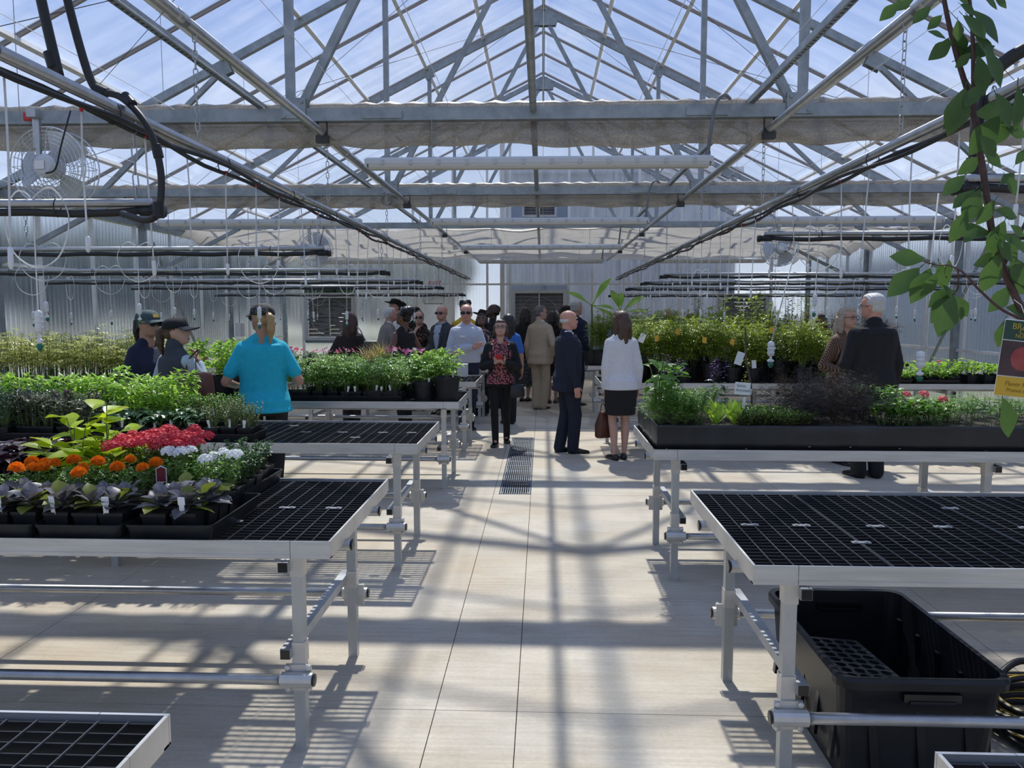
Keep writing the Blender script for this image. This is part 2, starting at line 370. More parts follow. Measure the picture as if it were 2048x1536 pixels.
# ---- walls
def ribbed(w, h):
    """twin-wall sheet with shallow vertical ribs"""
    n = max(2, int(w / .09)); m = MB(); xs_ = [-w / 2 + w * i / (2 * n) for i in range(2 * n + 1)]
    fr = [Vector((x, .006 if i % 2 else .0, 0)) for i, x in enumerate(xs_)]
    V = []; 
    for z in (-h / 2, h / 2):
        for p in fr: V.append((p.x, p.y, z))
        for p in fr: V.append((p.x, p.y - .008, z))
    q = len(fr); Fs = []
    for i in range(q - 1):
        Fs.append((i + 1, i, 2 * q + i, 2 * q + i + 1)); Fs.append((q + i, q + i + 1, 3 * q + i + 1, 3 * q + i))
    m.add(V, Fs); return m
def side_wall(name, s):
    wl = structure(name); n = 20; L = (Y1 - Y0) / n; x = s * (XW + .06)
    for z0, z1 in ((.12, 1.08), (1.12, 3.22)):
        me = ribbed(L - .02, z1 - z0).mesh('wall_panel', 'wall_sheet')
        for k in range(n): link('wall_panel', me, wl, None, (x, Y0 + (k + .5) * L, (z0 + z1) / 2), (0, 0, PI / 2))
    po = MB().box((0, 0, 1.62), (.05, .04, 3.2)).mesh('wall_post', 'purlin_white')
    for k in range(n + 1): link('wall_post', po, wl, None, (x - s * .035, Y0 + k * L, .02))
    MB().box((x, (Y0 + Y1) / 2, .02), (.14, Y1 - Y0, .2)).build('kerb', 'aluminium_pale', wl)
    for z in (1.1, 2.35): MB().box((x - s * .03, (Y0 + Y1) / 2, z), (.05, Y1 - Y0, .045)).build('wall_rail', 'purlin_white', wl)
    MB().box((x, (Y0 + Y1) / 2, 3.25), (.16, Y1 - Y0, .12)).build('gutter', 'galvanized', wl)
    return wl
side_wall('wall_left', -1); side_wall('wall_right', 1)
for s, a, b in ((-1, 13.3, 16.7), (1, 12.0, 16.7)):
    MB().bar((s * 6.78, a, 2.95), (s * 6.78, a + 2.2, .3), .035, .035).build('sway_brace', 'galvanized', bpy.data.objects['wall_left' if s < 0 else 'wall_right'])
# far end wall: panels up to the gable, mullions, girts
we = structure('wall_far')
mx_ = [-6.9, -6.4, -4.95, -3.42, -2.36, -1.46, -.86, .68, 1.3, 2.5, 3.6, 4.55, 5.95, 6.9]
zt = lambda x: ZR - .5 * abs(x) - .02
def panel(x0, x1, z0, z1):
    m = MB(); g = .012; n = max(1, int((x1 - x0) / .09))
    for yy, fl_ in ((0, 1), (.008, 0)): pass
    X_ = [x0 + g + (x1 - x0 - 2 * g) * i / (2 * n) for i in range(2 * n + 1)]
    if x0 < 0 < x1: X_ = sorted(X_ + [0.0])
    V = []; q = len(X_)
    for lay in range(2):
        for top in range(2):
            for i, x in enumerate(X_): V.append((x, Y1 + lay * .008 + (.005 if i % 2 else 0), (min(z1, zt(x)) if top else z0)))
    Fs = [(i, i + 1, q + i + 1, q + i) for i in range(q - 1)] + [(2 * q + i + 1, 2 * q + i, 3 * q + i, 3 * q + i + 1) for i in range(q - 1)]
    m.add(V, Fs).build('wall_panel', 'wall_sheet', we)
holes = [(-6.4, -4.95), (-.86, .68), (4.55, 5.95)]
for i in range(len(mx_) - 1):
    x0, x1 = mx_[i], mx_[i + 1]
    if (x0, x1) in holes: panel(x0, x1, .12, .92); panel(x0, x1, 2.5, 3.3)
    elif (x0, x1) == (-3.42, -2.36): panel(x0, x1, 2.25, 2.45); panel(x0, x1, 2.5, 3.3)
    else: panel(x0, x1, .12, 2.45); panel(x0, x1, 2.5, 3.3)
    if (x0, x1) == (-.86, .68): panel(x0, x1, 3.33, 4.15); panel(x0, x1, 4.68, 9)
    else: panel(x0, x1, 3.33, 9)
for x in mx_[1:-1]: MB().box((x, Y1 - .03, zt(x) / 2), (.06, .06, zt(x))).build('mullion', 'purlin_white', we)
MB().box((-1.06, Y1 - .05, zt(1.06) / 2), (.12, .08, zt(1.06))).build('mullion', 'aluminium_pale', we)
for z in (2.475, 3.315): MB().box((0, Y1 - .02, z), (13.8, .05, .05)).build('girt', 'purlin_white', we)
MB().box((0, Y1 - .02, 4.62), (4.1, .05, .05)).build('girt', 'purlin_white', we)
MB().box((0, Y1, .05), (13.9, .16, .2)).build('kerb', 'aluminium_pale', we)
for s in (-1, 1):
    MB().bar((s * XW, Y1 - .02, ZE), (0, Y1 - .02, ZR), .06, .08).build('gable_rafter', 'galvanized', we)
    MB().box((s * XW, Y1 - .02, ZE / 2), (.1, .1, ZE)).build('corner_post', 'galvanized', we)

# ---- white door in the far wall
dw = structure('door_1')
fz = MB(); fz.box((-3.38, Y1, 1.1), (.07, .1, 2.2)); fz.box((-2.40, Y1, 1.1), (.07, .1, 2.2)); fz.box((-2.89, Y1, 2.2), (1.05, .1, .08)); fz.build('door_frame', 'white_paint', dw)
lf = MB(); x0, x1 = -3.34, -2.44
lf.box((x0 + .09, Y1, 1.08), (.18, .05, 2.14)); lf.box((x1 - .09, Y1, 1.08), (.18, .05, 2.14)); lf.box((-2.89, Y1, .6), (.56, .05, 1.18)); lf.box((-2.89, Y1, 2.07), (.56, .05, .16)); lf.build('door_leaf', 'white_paint', dw)
MB().box((-2.89, Y1, 1.59), (.56, .01, .82)).build('door_pane', 'roof_sheet', dw)
MB().box((-3.05, Y1 - .06, 2.1), (.26, .08, .09)).tube([(-2.95, Y1 - .07, 2.14), (-2.7, Y1 - .2, 2.16), (-2.5, Y1 - .06, 2.17)], .012, 5).build('door_closer', 'lamp_body', dw)
MB().tube([(-2.52, Y1 - .03, 1.05), (-2.52, Y1 - .07, 1.05), (-2.62, Y1 - .07, 1.05)], .012, 6).build('door_handle', 'galvanized_bright', dw)

mat('shutter_grey', (.10, .10, .10), .6, noise=(7, (.17, .16, .15)))
# ---- shuttered exhaust fans in the far wall
def exhaust(cx, cz, wd, h, lab, name='exhaust_fan', guard=True):
    t = thing(name, lab, 'exhaust fan', (cx, Y1 - .03, cz - h / 2), 0, 'shuttered exhaust fans in the far wall')
    f = .09 if guard else .05
    m = MB()
    for s in (-1, 1): m.box((s * (wd / 2 - f / 2), 0, h / 2), (f, .2, h)); m.box((0, 0, h / 2 + s * (h / 2 - f / 2)), (wd - 2 * f, .2, f))
    m.build('housing', 'galvanized_bright', t)
    n = max(4, int((h - 2 * f) / .095)); iw = wd - 2 * f
    sl_ = MB().box((0, 0, 0), (iw / 2 - .02, .098, .005), Matrix.Rotation(R(66), 3, 'X')).mesh('shutter_slat', 'shutter_grey')
    for k in range(n):
        for s in (-1, 1): link('shutter_slat', sl_, t, None, (s * iw / 4, -.02, f + (k + .5) * (h - 2 * f) / n))
    MB().box((0, -.06, h / 2), (.03, .02, h - 2 * f)).build('centre_bar', 'galvanized_bright', t)
    if guard:
        for r in (.5,):
            if r < iw / 2 + .02: MB().tube([(r * math.cos(a), -.085, h / 2 + r * .96 * math.sin(a)) for a in [2 * PI * i / 28 for i in range(28)]], .008, 5, closed=True).build('guard_ring', 'galvanized', t)
        for k in range(4):
            a = PI / 4 + k * PI / 2; MB().bar((0, .12, h / 2), (.5 * math.cos(a), .12, h / 2 + .5 * math.sin(a)), .16, .012, (0, 1, 0)).build('blade', 'fan_blade', t)
        MB().lathe([(.1, 0), (.1, .16), (.04, .18)], 12, (0, .22, h / 2), rot=Matrix.Rotation(PI / 2, 3, 'X')).build('motor', 'dark_metal', t)
    return t
exhaust(-.09, 1.66, 1.46, 1.34, 'large louvred exhaust fan in the middle of the far wall, behind the suited people')
exhaust(-5.67, 1.6, 1.36, 1.22, 'louvred exhaust fan at the far wall behind the brown-haired person')
exhaust(5.25, 1.6, 1.28, 1.18, 'louvred exhaust fan at the far wall behind the tall shrubs')
exhaust(-.09, 4.41, .9, .4, 'small dark louvred vent high in the far gable', 'gable_vent', False)
# ---- exit sign
ex = thing('exit_sign', 'white exit sign with red letters above the far white door', 'exit sign', (-2.84, Y1 - .09, 2.35))
MB().box((0, 0, .12), (.4, .06, .24)).build('sign_box', 'white_paint', ex)
TMP = bpy.data.scenes.new('workroom'); TRASH = []      # a side scene where text and remeshing are evaluated
def text(s, size, mtl, parent, M, name='lettering', ext=.002, align='CENTER', sx=1.0):
    cu = bpy.data.curves.new('txt', 'FONT'); cu.body = s; cu.size = size; cu.align_x = align; cu.align_y = 'CENTER'; cu.extrude = ext
    to = bpy.data.objects.new('txt', cu); TMP.collection.objects.link(to); vl = TMP.view_layers[0]; vl.update()
    me = bpy.data.meshes.new_from_object(to.evaluated_get(vl.depsgraph)); TMP.collection.objects.unlink(to); TRASH.append(to)
    me.transform(M @ Matrix.Diagonal((sx, 1, 1, 1))); me.materials.clear(); me.materials.append(MT[mtl]); return link(name, me, parent)
FRONT = Matrix.Rotation(PI / 2, 4, 'X')            # text lying in xz, read from -y
text('EXIT', .17, 'red_tag', ex, Matrix.Translation((0, -.033, .14)) @ FRONT)
# ---- the world outside
def outer_tree(x, y, h, w, lab):
    t = thing('tree', lab, 'tree', (x, y, -.16), 0, 'trees beyond the glazing')
    MB().tube([(0, 0, 0), (.1, 0, h * .35), (0, .1, h * .6)], [.22, .16, .1], 7).build('trunk', 'bark_outer', t)
    m = MB()
    for k in range(16):
        a = U(0, 2 * PI); r = U(0, w * .34); q = U(.16, .27) * w
        m.ell((r * math.cos(a), r * math.sin(a), h * U(.42, .85)), (q, q, q * U(.7, 1)), 8, 6)
    for i, p in enumerate(m.v): m.v[i] = (p[0] + U(-.15, .15), p[1] + U(-.15, .15), p[2] + U(-.15, .15))
    m.build('crown', 'outer_tree', t, False, 'stuff')
tree_at = [(-9, 52, 4.6, 8, 'behind the white door'), (-15.5, 55, 5.2, 9, 'behind the far fan on the left'), (-22, 52, 5.4, 9, 'just beyond the far left corner'),
           (-28, 46, 5, 9, 'beyond the last bay of the left wall'), (-33, 41, 5.4, 9, 'second from the far end of the left wall'), (-35, 34, 5, 9, 'beyond the middle of the left wall'),
           (-36, 27, 5.6, 9, 'beyond the tall seedlings'), (-35, 20, 5, 9, 'beyond the near bay of the left wall'), (-34, 13, 5, 9, 'beyond the left wall, closest to the viewer'), (-39, 48, 6, 10, 'tallest beyond the left wall')]
for x, y, h, wd, l in tree_at: outer_tree(x, y, h * 1.2, wd * 1.25, 'dark tree seen hazily through the glazing ' + l)
bl = thing('metal_building', 'tall grey metal building seen hazily behind the far wall', 'building', (2.3, 26, -.16))
MB().box((0, 0, 3.0), (6.9, 5, 6.0)).build('wall', 'outer_building', bl); MB().box((0, 0, 6.08), (7.2, 5.3, .16)).build('roof', 'outer_roof', bl)
rib = MB().box((0, 0, 3.0), (.05, .05, 5.9)).mesh('rib', 'outer_roof')
for k in range(7): link('rib', rib, bl, None, (-3.4 + k * 1.13, -2.52, 0))
b2 = thing('shed_building', 'long low grey metal shed seen hazily through the right wall', 'building', (16.5, 17, -.16))
MB().box((0, 0, 1.9), (6, 40, 3.8)).build('wall', 'outer_building', b2); MB().box((0, 0, 3.86), (6.4, 40.4, .12)).build('roof', 'outer_roof', b2)
# ================================================================== BENCHES
ZB = .875
leg_me = MB().box((0, 0, .39), (.044, .044, .78)).mesh('leg', 'steel_leg')
slv_me = MB().box((0, 0, 0), (.051, .051, .085)).mesh('sleeve', 'aluminium_pale')
m = MB().box((0, 0, .0), (.10, .012, .105)); 
m.tube([(-.062, -.022, 0), (.062, -.022, 0)], .029, 12)
for bx in (-.04, .04):
    for bz in (-.043, .043): m.lathe([(.011, 0), (.011, .012), (.004, .016)], 8, (bx, -.006, bz), rot=Matrix.Rotation(PI / 2, 3, 'X'))
clamp_me = m.mesh('tube_clamp', 'aluminium_pale')
cap_me = MB().box((0, 0, 0), (.036, .008, .036)).mesh('end_cap', 'black_gloss')
disc_me = MB().lathe([(.024, 0), (.024, .004), (.018, .006)], 14, rot=Matrix.Rotation(PI / 2, 3, 'Y')).mesh('end_cap', 'black_gloss')
clip_me = MB().box((0, 0, 0), (.07, .022, .004)).box((-.02, 0, .003), (.012, .014, .004)).box((.02, 0, .003), (.012, .014, .004)).mesh('panel_clip', 'galvanized_bright')
CX, CY = .0655, .0387
_grid = {}
def grid_mesh(nx, ny):
    if (nx, ny) not in _grid:
        m = MB(); W, D = nx * CX, ny * CY; z = -.016
        for j in range(ny + 1): m.box((W / 2, j * CY, z), (W, .004, .03))
        m.mi = 1
        for i in range(nx + 1): m.box((i * CX, D / 2, .001), (.0034, D, .005))
        _grid[nx, ny] = m.mesh('grid_panel', ['black_plastic', 'grid_wire'])
    return _grid[nx, ny]
def bench(s, x0, length, yf, depth, lab, legs=(.16, 2.1, 4.2)):
    """s = -1 left of the aisle, +1 right; x0 = aisle end, yf = front edge"""
    t = thing('plant_bench', lab, 'bench', (x0, yf, 0), 0, 'aluminium benches with black grid tops')
    L, D = length, depth; RH = .066
    X = lambda d: s * d
    # rim rails, with short corner pieces at the aisle end
    for y in (.004, D - .004):
        MB().box((X((L + .15) / 2), y, ZB - RH / 2), (L - .152, .008, RH)).box((X((L + .15) / 2), y + (.012 if y < .1 else -.012), ZB - RH + .003), (L - .152, .03, .006)).box((X((L + .15) / 2), y + (-.002 if y < .1 else .002), ZB - .052), (L - .152, .008, .003)).build('rim_rail', 'aluminium', t)
        MB().box((X(.0745), y, ZB - RH / 2), (.149, .008, RH)).box((X(.0745), y + (.012 if y < .1 else -.012), ZB - RH + .003), (.149, .03, .006)).build('rim_corner', 'aluminium', t)
    for y0, y1, nm in ((.009, .16, 'rim_corner'), (.1612, D - .1612, 'rim_rail'), (D - .16, D - .009, 'rim_corner')):
        MB().box((X(.004), (y0 + y1) / 2, ZB - RH / 2), (.008, y1 - y0, RH)).build(nm, 'aluminium_pale', t)
    MB().box((X(L - .004), D / 2, ZB - RH / 2), (.008, D - .018, RH)).build('rim_rail', 'aluminium_pale', t)
    # grid panels
    nyt = int((D - .03) / CY); n1 = nyt // 2; n2 = nyt - n1; oy = (D - nyt * CY) / 2
    x = .014; k = 0
    while x + 3 * CX < L - .02:
        nx = min(9 if k else 7, int((L - .02 - x) / CX))
        for (yy, ny) in ((oy, n1), (oy + n1 * CY + .003, n2)):
            link('grid_panel', grid_mesh(nx, ny), t, None, (X(x) if s > 0 else X(x + nx * CX), yy, ZB - .012))
        for q in (.25, .7): link('panel_clip', clip_me, t, None, (X(x + nx * CX * q), oy + n1 * CY, ZB - .009))
        if k: link('panel_clip', clip_me, t, None, (X(x), oy + n1 * CY * (.55 if k % 2 else 1.6), ZB - .009))
        x += nx * CX + .008; k += 1
    # legs with sleeves and clamps; cross beams with black caps
    for d in legs:
        if d > L: continue
        for yy, sgn in ((.12, 1), (D - .14, -1)):
            lg = link('leg', leg_me, t, None, (X(d), yy, 0))
            link('sleeve', slv_me, lg, None, (0, 0, .748)); link('sleeve', slv_me, lg, None, (0, 0, .40))
            c = link('tube_clamp', clamp_me, lg, None, (0, -.028 * sgn, .305), (0, 0, 0 if sgn > 0 else PI))
        for zz in (.75, .405):
            cb = MB().box((0, 0, 0), (.04, D - .26 + .1, .04)).build('cross_beam', 'steel_leg', t, loc=(X(d + .044), D / 2 - .01, zz))
            link('end_cap', cap_me, cb, None, (0, -(D - .16) / 2, 0)); link('end_cap', cap_me, cb, None, (0, (D - .16) / 2, 0))
    for yy in (.12 - .05, D - .14 + .05):
        tb = MB().tube([(X(legs[0] - .06), yy, .305), (X(L - .1), yy, .305)], .0205, 12).build('brace_tube', 'galvanized_bright', t, True)
        link('end_cap', disc_me, tb, None, (X(legs[0] - .066), yy, .305), (0, 0, 0 if s < 0 else PI))
    for yy in (.26, D - .3):
        tb = MB().tube([(X(-.012), yy, .785), (X(L - .05), yy, .785)], .023, 14).build('roller_tube', 'galvanized_bright', t, True)
        link('end_cap', disc_me, tb, None, (X(-.016), yy, .785), (0, 0, 0 if s < 0 else PI))
    return t
XL, XR = -.785, .712
bench(-1, XL, 2.6, .44, 1.09, 'bare bench corner jutting in at the lower left', (.16, 1.4, 2.5))
bench(-1, XL, 5.7, 2.76, 1.09, 'bench holding marigolds, verbena and purple leaf plants')
bench(-1, XL - .02, 5.7, 4.90, 1.05, 'bench of herb pots behind the flowering bench')
bench(-1, XL - .01, 5.7, 7.28, 1.06, 'bench crowded with tomato plants behind the turquoise shirt')
bench(-1, XL - .03, 5.6, 9.42, 1.05, 'bench with pink flowers behind the tomato plants')
bench(-1, XL - .03, 5.6, 11.75, 1.05, 'bench of dark low plants beside the man with crossed arms')
bench(1, XR + .05, 2.4, .36, 1.09, 'bare bench corner jutting in at the lower right', (.16, 1.3, 2.3))
bench(1, XR, 5.7, 2.55, 1.11, 'empty black grid bench above the storage tote')
bench(1, XR - .02, 5.7, 4.76, 1.05, 'bench carrying the black lined planter bed')
bench(1, XR, 5.7, 9.35, 1.06, 'bench of shrubs in black nursery pots')
bench(1, XR + .02, 5.7, 12.4, 1.06, 'bench at the back, behind the potted shrubs')

# ---- black storage tote under the right bench, plug trays in it
tt = thing('storage_tote', 'large open black plastic storage tote under the empty right bench', 'tote', (1.365, 3.12, 0))
def rrect(w, d, r, n=4):
    out = []
    for cx, cy, a0 in ((w / 2 - r, d / 2 - r, 0), (-w / 2 + r, d / 2 - r, PI / 2), (-w / 2 + r, -d / 2 + r, PI), (w / 2 - r, -d / 2 + r, 3 * PI / 2)):
        for i in range(n + 1): a = a0 + PI / 2 * i / n; out.append((cx + r * math.cos(a), cy + r * math.sin(a)))
    return out
def ring(w, d, r, z): return [Vector((x, y, z)) for x, y in rrect(w, d, r)]
def shell(m, levels, closed=True):
    """open vessel: outer wall up then inner wall down, floor closed"""
    n = len(levels[0]); V = [p for l in levels for p in l]
    Fs = [(i * n + j, i * n + (j + 1) % n, (i + 1) * n + (j + 1) % n, (i + 1) * n + j) for i in range(len(levels) - 1) for j in range(n)]
    if closed: Fs += [tuple(range(n - 1, -1, -1)), tuple(range((len(levels) - 1) * n, len(levels) * n))]
    m.add(V, Fs); return m
TW, TD, TH = .62, .92, .43
shell(MB(), [ring(TW - .10, TD - .12, .05, 0), ring(TW - .04, TD - .05, .06, TH - .045), ring(TW - .035, TD - .045, .06, TH - .04), ring(TW - .05, TD - .06, .055, TH - .02), ring(TW - .11, TD - .13, .05, .012)]).build('body', 'black_plastic', tt)
shell(MB(), [ring(TW - .04, TD - .05, .06, TH - .045), ring(TW, TD, .07, TH - .04), ring(TW + .004, TD + .004, .07, TH - .012), ring(TW - .01, TD - .01, .065, TH), ring(TW - .045, TD - .055, .06, TH - .002), ring(TW - .05, TD - .06, .055, TH - .03)], False).build('lip', 'black_plastic', tt)
for y in (-TD / 2 + .03, TD / 2 - .03): MB().box((.02, y, TH - .07), (.2, .05, .03)).box((.02, y, TH - .085), (.16, .06, .012)).build('handle', 'black_gloss', tt)
rib = MB().box((0, 0, 0), (.014, .03, .26)).mesh('rib', 'black_gloss')
for k in range(5):
    for s in (-1, 1): link('rib', rib, tt, None, (s * (TW / 2 - .035), -.34 + k * .17, .2), (0, s * -.09, 0))
for k in range(3): link('rib', rib, tt, None, (-.17 + k * .17, -TD / 2 + .04, .2), (-.1, 0, PI / 2))
def plug_tray(lab, loc, rot, nx=5, ny=10):
    t = thing('plug_tray', lab, 'plug tray', loc, 0, 'black plug trays stacked in the tote'); t.rotation_euler = rot
    p = .052; W, D = nx * p, ny * p; m = MB()
    for i in range(nx):
        for j in range(ny):
            cx, cy = (i + .5) * p - W / 2, (j + .5) * p - D / 2; q = p / 2; V = []; n = 8
            for a in range(n):
                ang = PI / 4 * a + PI / 8; V.append((cx + .0215 * math.cos(ang), cy + .0215 * math.sin(ang), 0))
            for a in range(n):
                ang = PI / 4 * a + PI / 8; V.append((cx + .014 * math.cos(ang), cy + .014 * math.sin(ang), -.045))
            sq = [(q, q * .41), (q * .41, q), (-q * .41, q), (-q, q * .41), (-q, -q * .41), (-q * .41, -q), (q * .41, -q), (q, -q * .41)]
            for a in range(n): V.append((cx + sq[a][0] * 1.0, cy + sq[a][1], 0))
            cs = [(q, q), (-q, q), (-q, -q), (q, -q)]
            for c in cs: V.append((cx + c[0], cy + c[1], 0))
            Fs = [(a, (a + 1) % n, n + (a + 1) % n, n + a) for a in range(n)] + [tuple(range(n, 2 * n))] + [(2 * n + a, 2 * n + (a + 1) % n, (a + 1) % n, a) for a in range(n)]
            for c, (a, b) in enumerate(((0, 1), (2, 3), (4, 5), (6, 7))): Fs.append((2 * n + a, 3 * n + c, 2 * n + b))
            m.add(V, Fs)
    m.build('cells', 'black_plastic', t, kind='stuff')
    r = MB()
    for sx in (-1, 1): r.box((sx * (W / 2 + .006), 0, -.012), (.012, D + .024, .026)); r.box((0, sx * (D / 2 + .006), -.012), (W, .012, .026))
    r.build('rim', 'black_plastic', t)
plug_tray('black plug tray lying on top inside the storage tote', (1.24, 3.02, .325), (R(-3), R(5), R(2)))
plug_tray('black plug tray under the other tray inside the storage tote', (1.25, 3.03, .265), (R(-3), R(5), R(-2)))
# ---- coiled hose
hc = thing('garden_hose', 'coiled black hose with yellow stripes behind the storage tote', 'hose', (2.12, 3.16, 0))
mat('hose_black', (.012, .012, .013), .38); mat('hose_yellow', (.62, .40, .04), .45)
m = MB(); m2 = MB()
for k in range(9):
    r = .17 + .03 * (k % 4) + U(-.01, .01); z = .018 + .026 * (k // 2) + .006 * (k % 2); cx, cy = U(-.03, .03), U(-.03, .03); tx, ty = U(-.05, .05), U(-.05, .05)
    P = [(cx + r * 1.15 * math.cos(a), cy + r * math.sin(a), max(.016, z + tx * math.cos(a) * .4 + ty * math.sin(a) * .4)) for a in [2 * PI * i / 40 for i in range(40)]]
    m.tube(P, .0145, 8, closed=True)
    m2.tube([(p[0] + .009 * math.cos(2 * PI * i / 40), p[1] + .009 * math.sin(2 * PI * i / 40), p[2] + .009) for i, p in enumerate(P)] if k % 2 else [(p[0], p[1], p[2] + .0115) for p in P], .0045, 5, closed=True)
m.tube(bez([(.2, .1, .1), (.0, .18, .2), (-.2, .05, .14), (-.25, -.15, .03), (-.1, -.35, .016), (.15, -.4, .016)], 8), .0145, 8)
m.build('hose_coil', 'hose_black', hc, True, 'stuff'); m2.build('yellow_stripe', 'hose_yellow', hc, True, 'stuff')
# ================================================================== OVERHEAD
# bunched shade curtains along the first two trusses in view
def bunched(y, z0, amp, lab, sc=1.0):
    m = MB(); n = 150; rs = []
    for i in range(n + 1):
        x = -6.75 + 13.5 * i / n
        sag = .5 + .5 * math.sin(x * 4.1 + y) * .45 + .25 * math.sin(x * 9.3 + 1) + .2 * math.sin(x * 2.2)
        b = z0 - .06 - amp * (1 + .35 * sag); wv = .02 * math.sin(x * 13 + y)
        prof = [(-.05, .09), (.0, .115 + .01 * math.sin(x * 31)), (.06, .1), (.10, .02), (.12 + wv, -.06), (.13 + wv, (b - z0) * .7), (.10 + wv, b - z0), (.03 + wv, b - z0 - .012), (-.03 + wv * 2, b - z0 + .01), (-.045 + wv, (b - z0) * .6), (-.03 + wv, -.062), (.05, -.05), (.055, .03), (-.04, .07)]
        rs.append([Vector((x, y + .04 + p[0] * sc, z0 + p[1])) for p in prof])
    m.rings(rs); return tag(m.build('shade_curtain', 'shade_bunched', None, True), lab, 'shade curtain', 'grey woven shade curtains')
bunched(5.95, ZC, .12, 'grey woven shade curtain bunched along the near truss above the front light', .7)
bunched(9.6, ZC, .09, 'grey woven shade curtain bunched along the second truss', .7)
# drawn-out curtain over the far bays
m = MB(); nx, ny = 90, 60; V = []
for j in range(ny + 1):
    for i in range(nx + 1):
        x = -6.3 + 12.7 * i / nx; y = 13.25 + 6.9 * j / ny
        z = ZC - .06 + .05 * math.sin(y * 5.2 + .3 * math.sin(x * 3)) + .02 * math.sin(x * 6 + y) + .015 * math.sin(y * 17 + x)
        if i in (0, nx): z -= .16
        V.append((x, y, z))
Fs = [(j * (nx + 1) + i, j * (nx + 1) + i + 1, (j + 1) * (nx + 1) + i + 1, (j + 1) * (nx + 1) + i) for j in range(ny) for i in range(nx)]
dc = m.add(V, Fs).build('shade_curtain', 'shade_cloth', None, True); tag(dc, 'pale translucent shade curtain drawn flat over the far bays', 'shade curtain', 'grey woven shade curtains')
so_ = dc.modifiers.new('cloth', 'SOLIDIFY'); so_.thickness = .003
# guide wires the curtains ride on
gw = thing('curtain_wires', 'thin white wires strung lengthwise under the roof for the curtains', 'wire', (0, 0, ZC))
wm = MB().tube([(0, .2, 0), (0, 20.3, 0)], .0022, 4).mesh('wire', 'white_paint')
for k in range(19): link('wire', wm, gw, None, (-6.3 + k * .7, 0, .06))
# lengthwise pipes hung from the trusses
def ypipe(name, lab, cat, x, z, r, y0, y1, mtl, grp=None):
    t = thing(name, lab, cat, (x, 0, z), 0, grp)
    MB().tube([(0, y0, 0), (0, y1, 0)], r, 14).build('pipe', mtl, t, True)
    n = int((y1 - y0) / 3.0); cp = MB().tube([(0, -.05, 0), (0, .05, 0)], r * 1.18, 14).mesh('coupling', mtl, True)
    for k in range(n): link('coupling', cp, t, None, (0, y0 + (k + .7) * 3.0, 0))
    return t
def trolley(parent, y, z):
    m = MB()
    for s in (-1, 1): m.box((s * .035, 0, .03), (.006, .03, .12))
    m.box((0, 0, -.045), (.09, .06, .05)); m.mi = 0
    m.build('pipe_saddle', 'dark_metal', parent, loc=(0, y, z))
up = {}
for s, nm in ((-1, 'left'), (1, 'right')):
    t = ypipe('hanging_pipe', 'galvanized pipe under the trusses over the %s bench ends, curtain height' % nm, 'pipe', s * 1.665, 3.07, .0275, -1.5, 20.2, 'galvanized_bright'); up[s] = t
    for y in YT[1:]: trolley(t, y, -.0)
t = ypipe('ridge_pipe', 'long grey pipe running down the centre line beneath the trusses', 'pipe', -.075, 3.22, .026, -1.5, 20.3, 'galvanized')
# perforated strut channels on top of the chords
def strut(x, lab, y0=-1.5, y1=20.2):
    t = thing('strut_channel', lab, 'strut channel', (x, 0, ZC + .075), 0, 'perforated strut channels')
    m = MB(); L = y1 - y0; c = (y0 + y1) / 2
    m.box((-.02, c, 0), (.003, L, .041)); m.box((.02, c, 0), (.003, L, .041)); m.box((-.012, c, .02), (.014, L, .003)); m.box((.012, c, .02), (.014, L, .003))
    m.box((-.0155, c, -.02), (.01, L, .003)); m.box((.0155, c, -.02), (.01, L, .003))
    k = y0
    while k < y1: m.box((0, k, -.02), (.024, .022, .003)); k += .05
    m.build('channel', 'galvanized', t); return t
strut(-2.13, 'perforated steel strut channel over the left bench ends'); strut(1.53, 'perforated steel strut channel over the right bench ends')
# chains
lk = MB(); lk.tube([(.0105 * math.cos(a), 0, .0 + (.013 if math.sin(a) > 0 else -.013) + .0105 * math.sin(a)) for a in [2 * PI * i / 10 for i in range(10)]], .003, 4, closed=True)
def chain_mesh(L):
    m = MB(); n = int(L / .039)
    for k in range(n):
        r = Matrix.Rotation((k % 2) * PI / 2 + .3, 3, 'Z'); m.add([r @ Vector(p) - Vector((0, 0, .02 + k * L / n)) for p in lk.v], lk.f)
    return m.mesh('chain', 'galvanized_bright', True)
ch_long = chain_mesh(.50); ch_short = chain_mesh(.26)
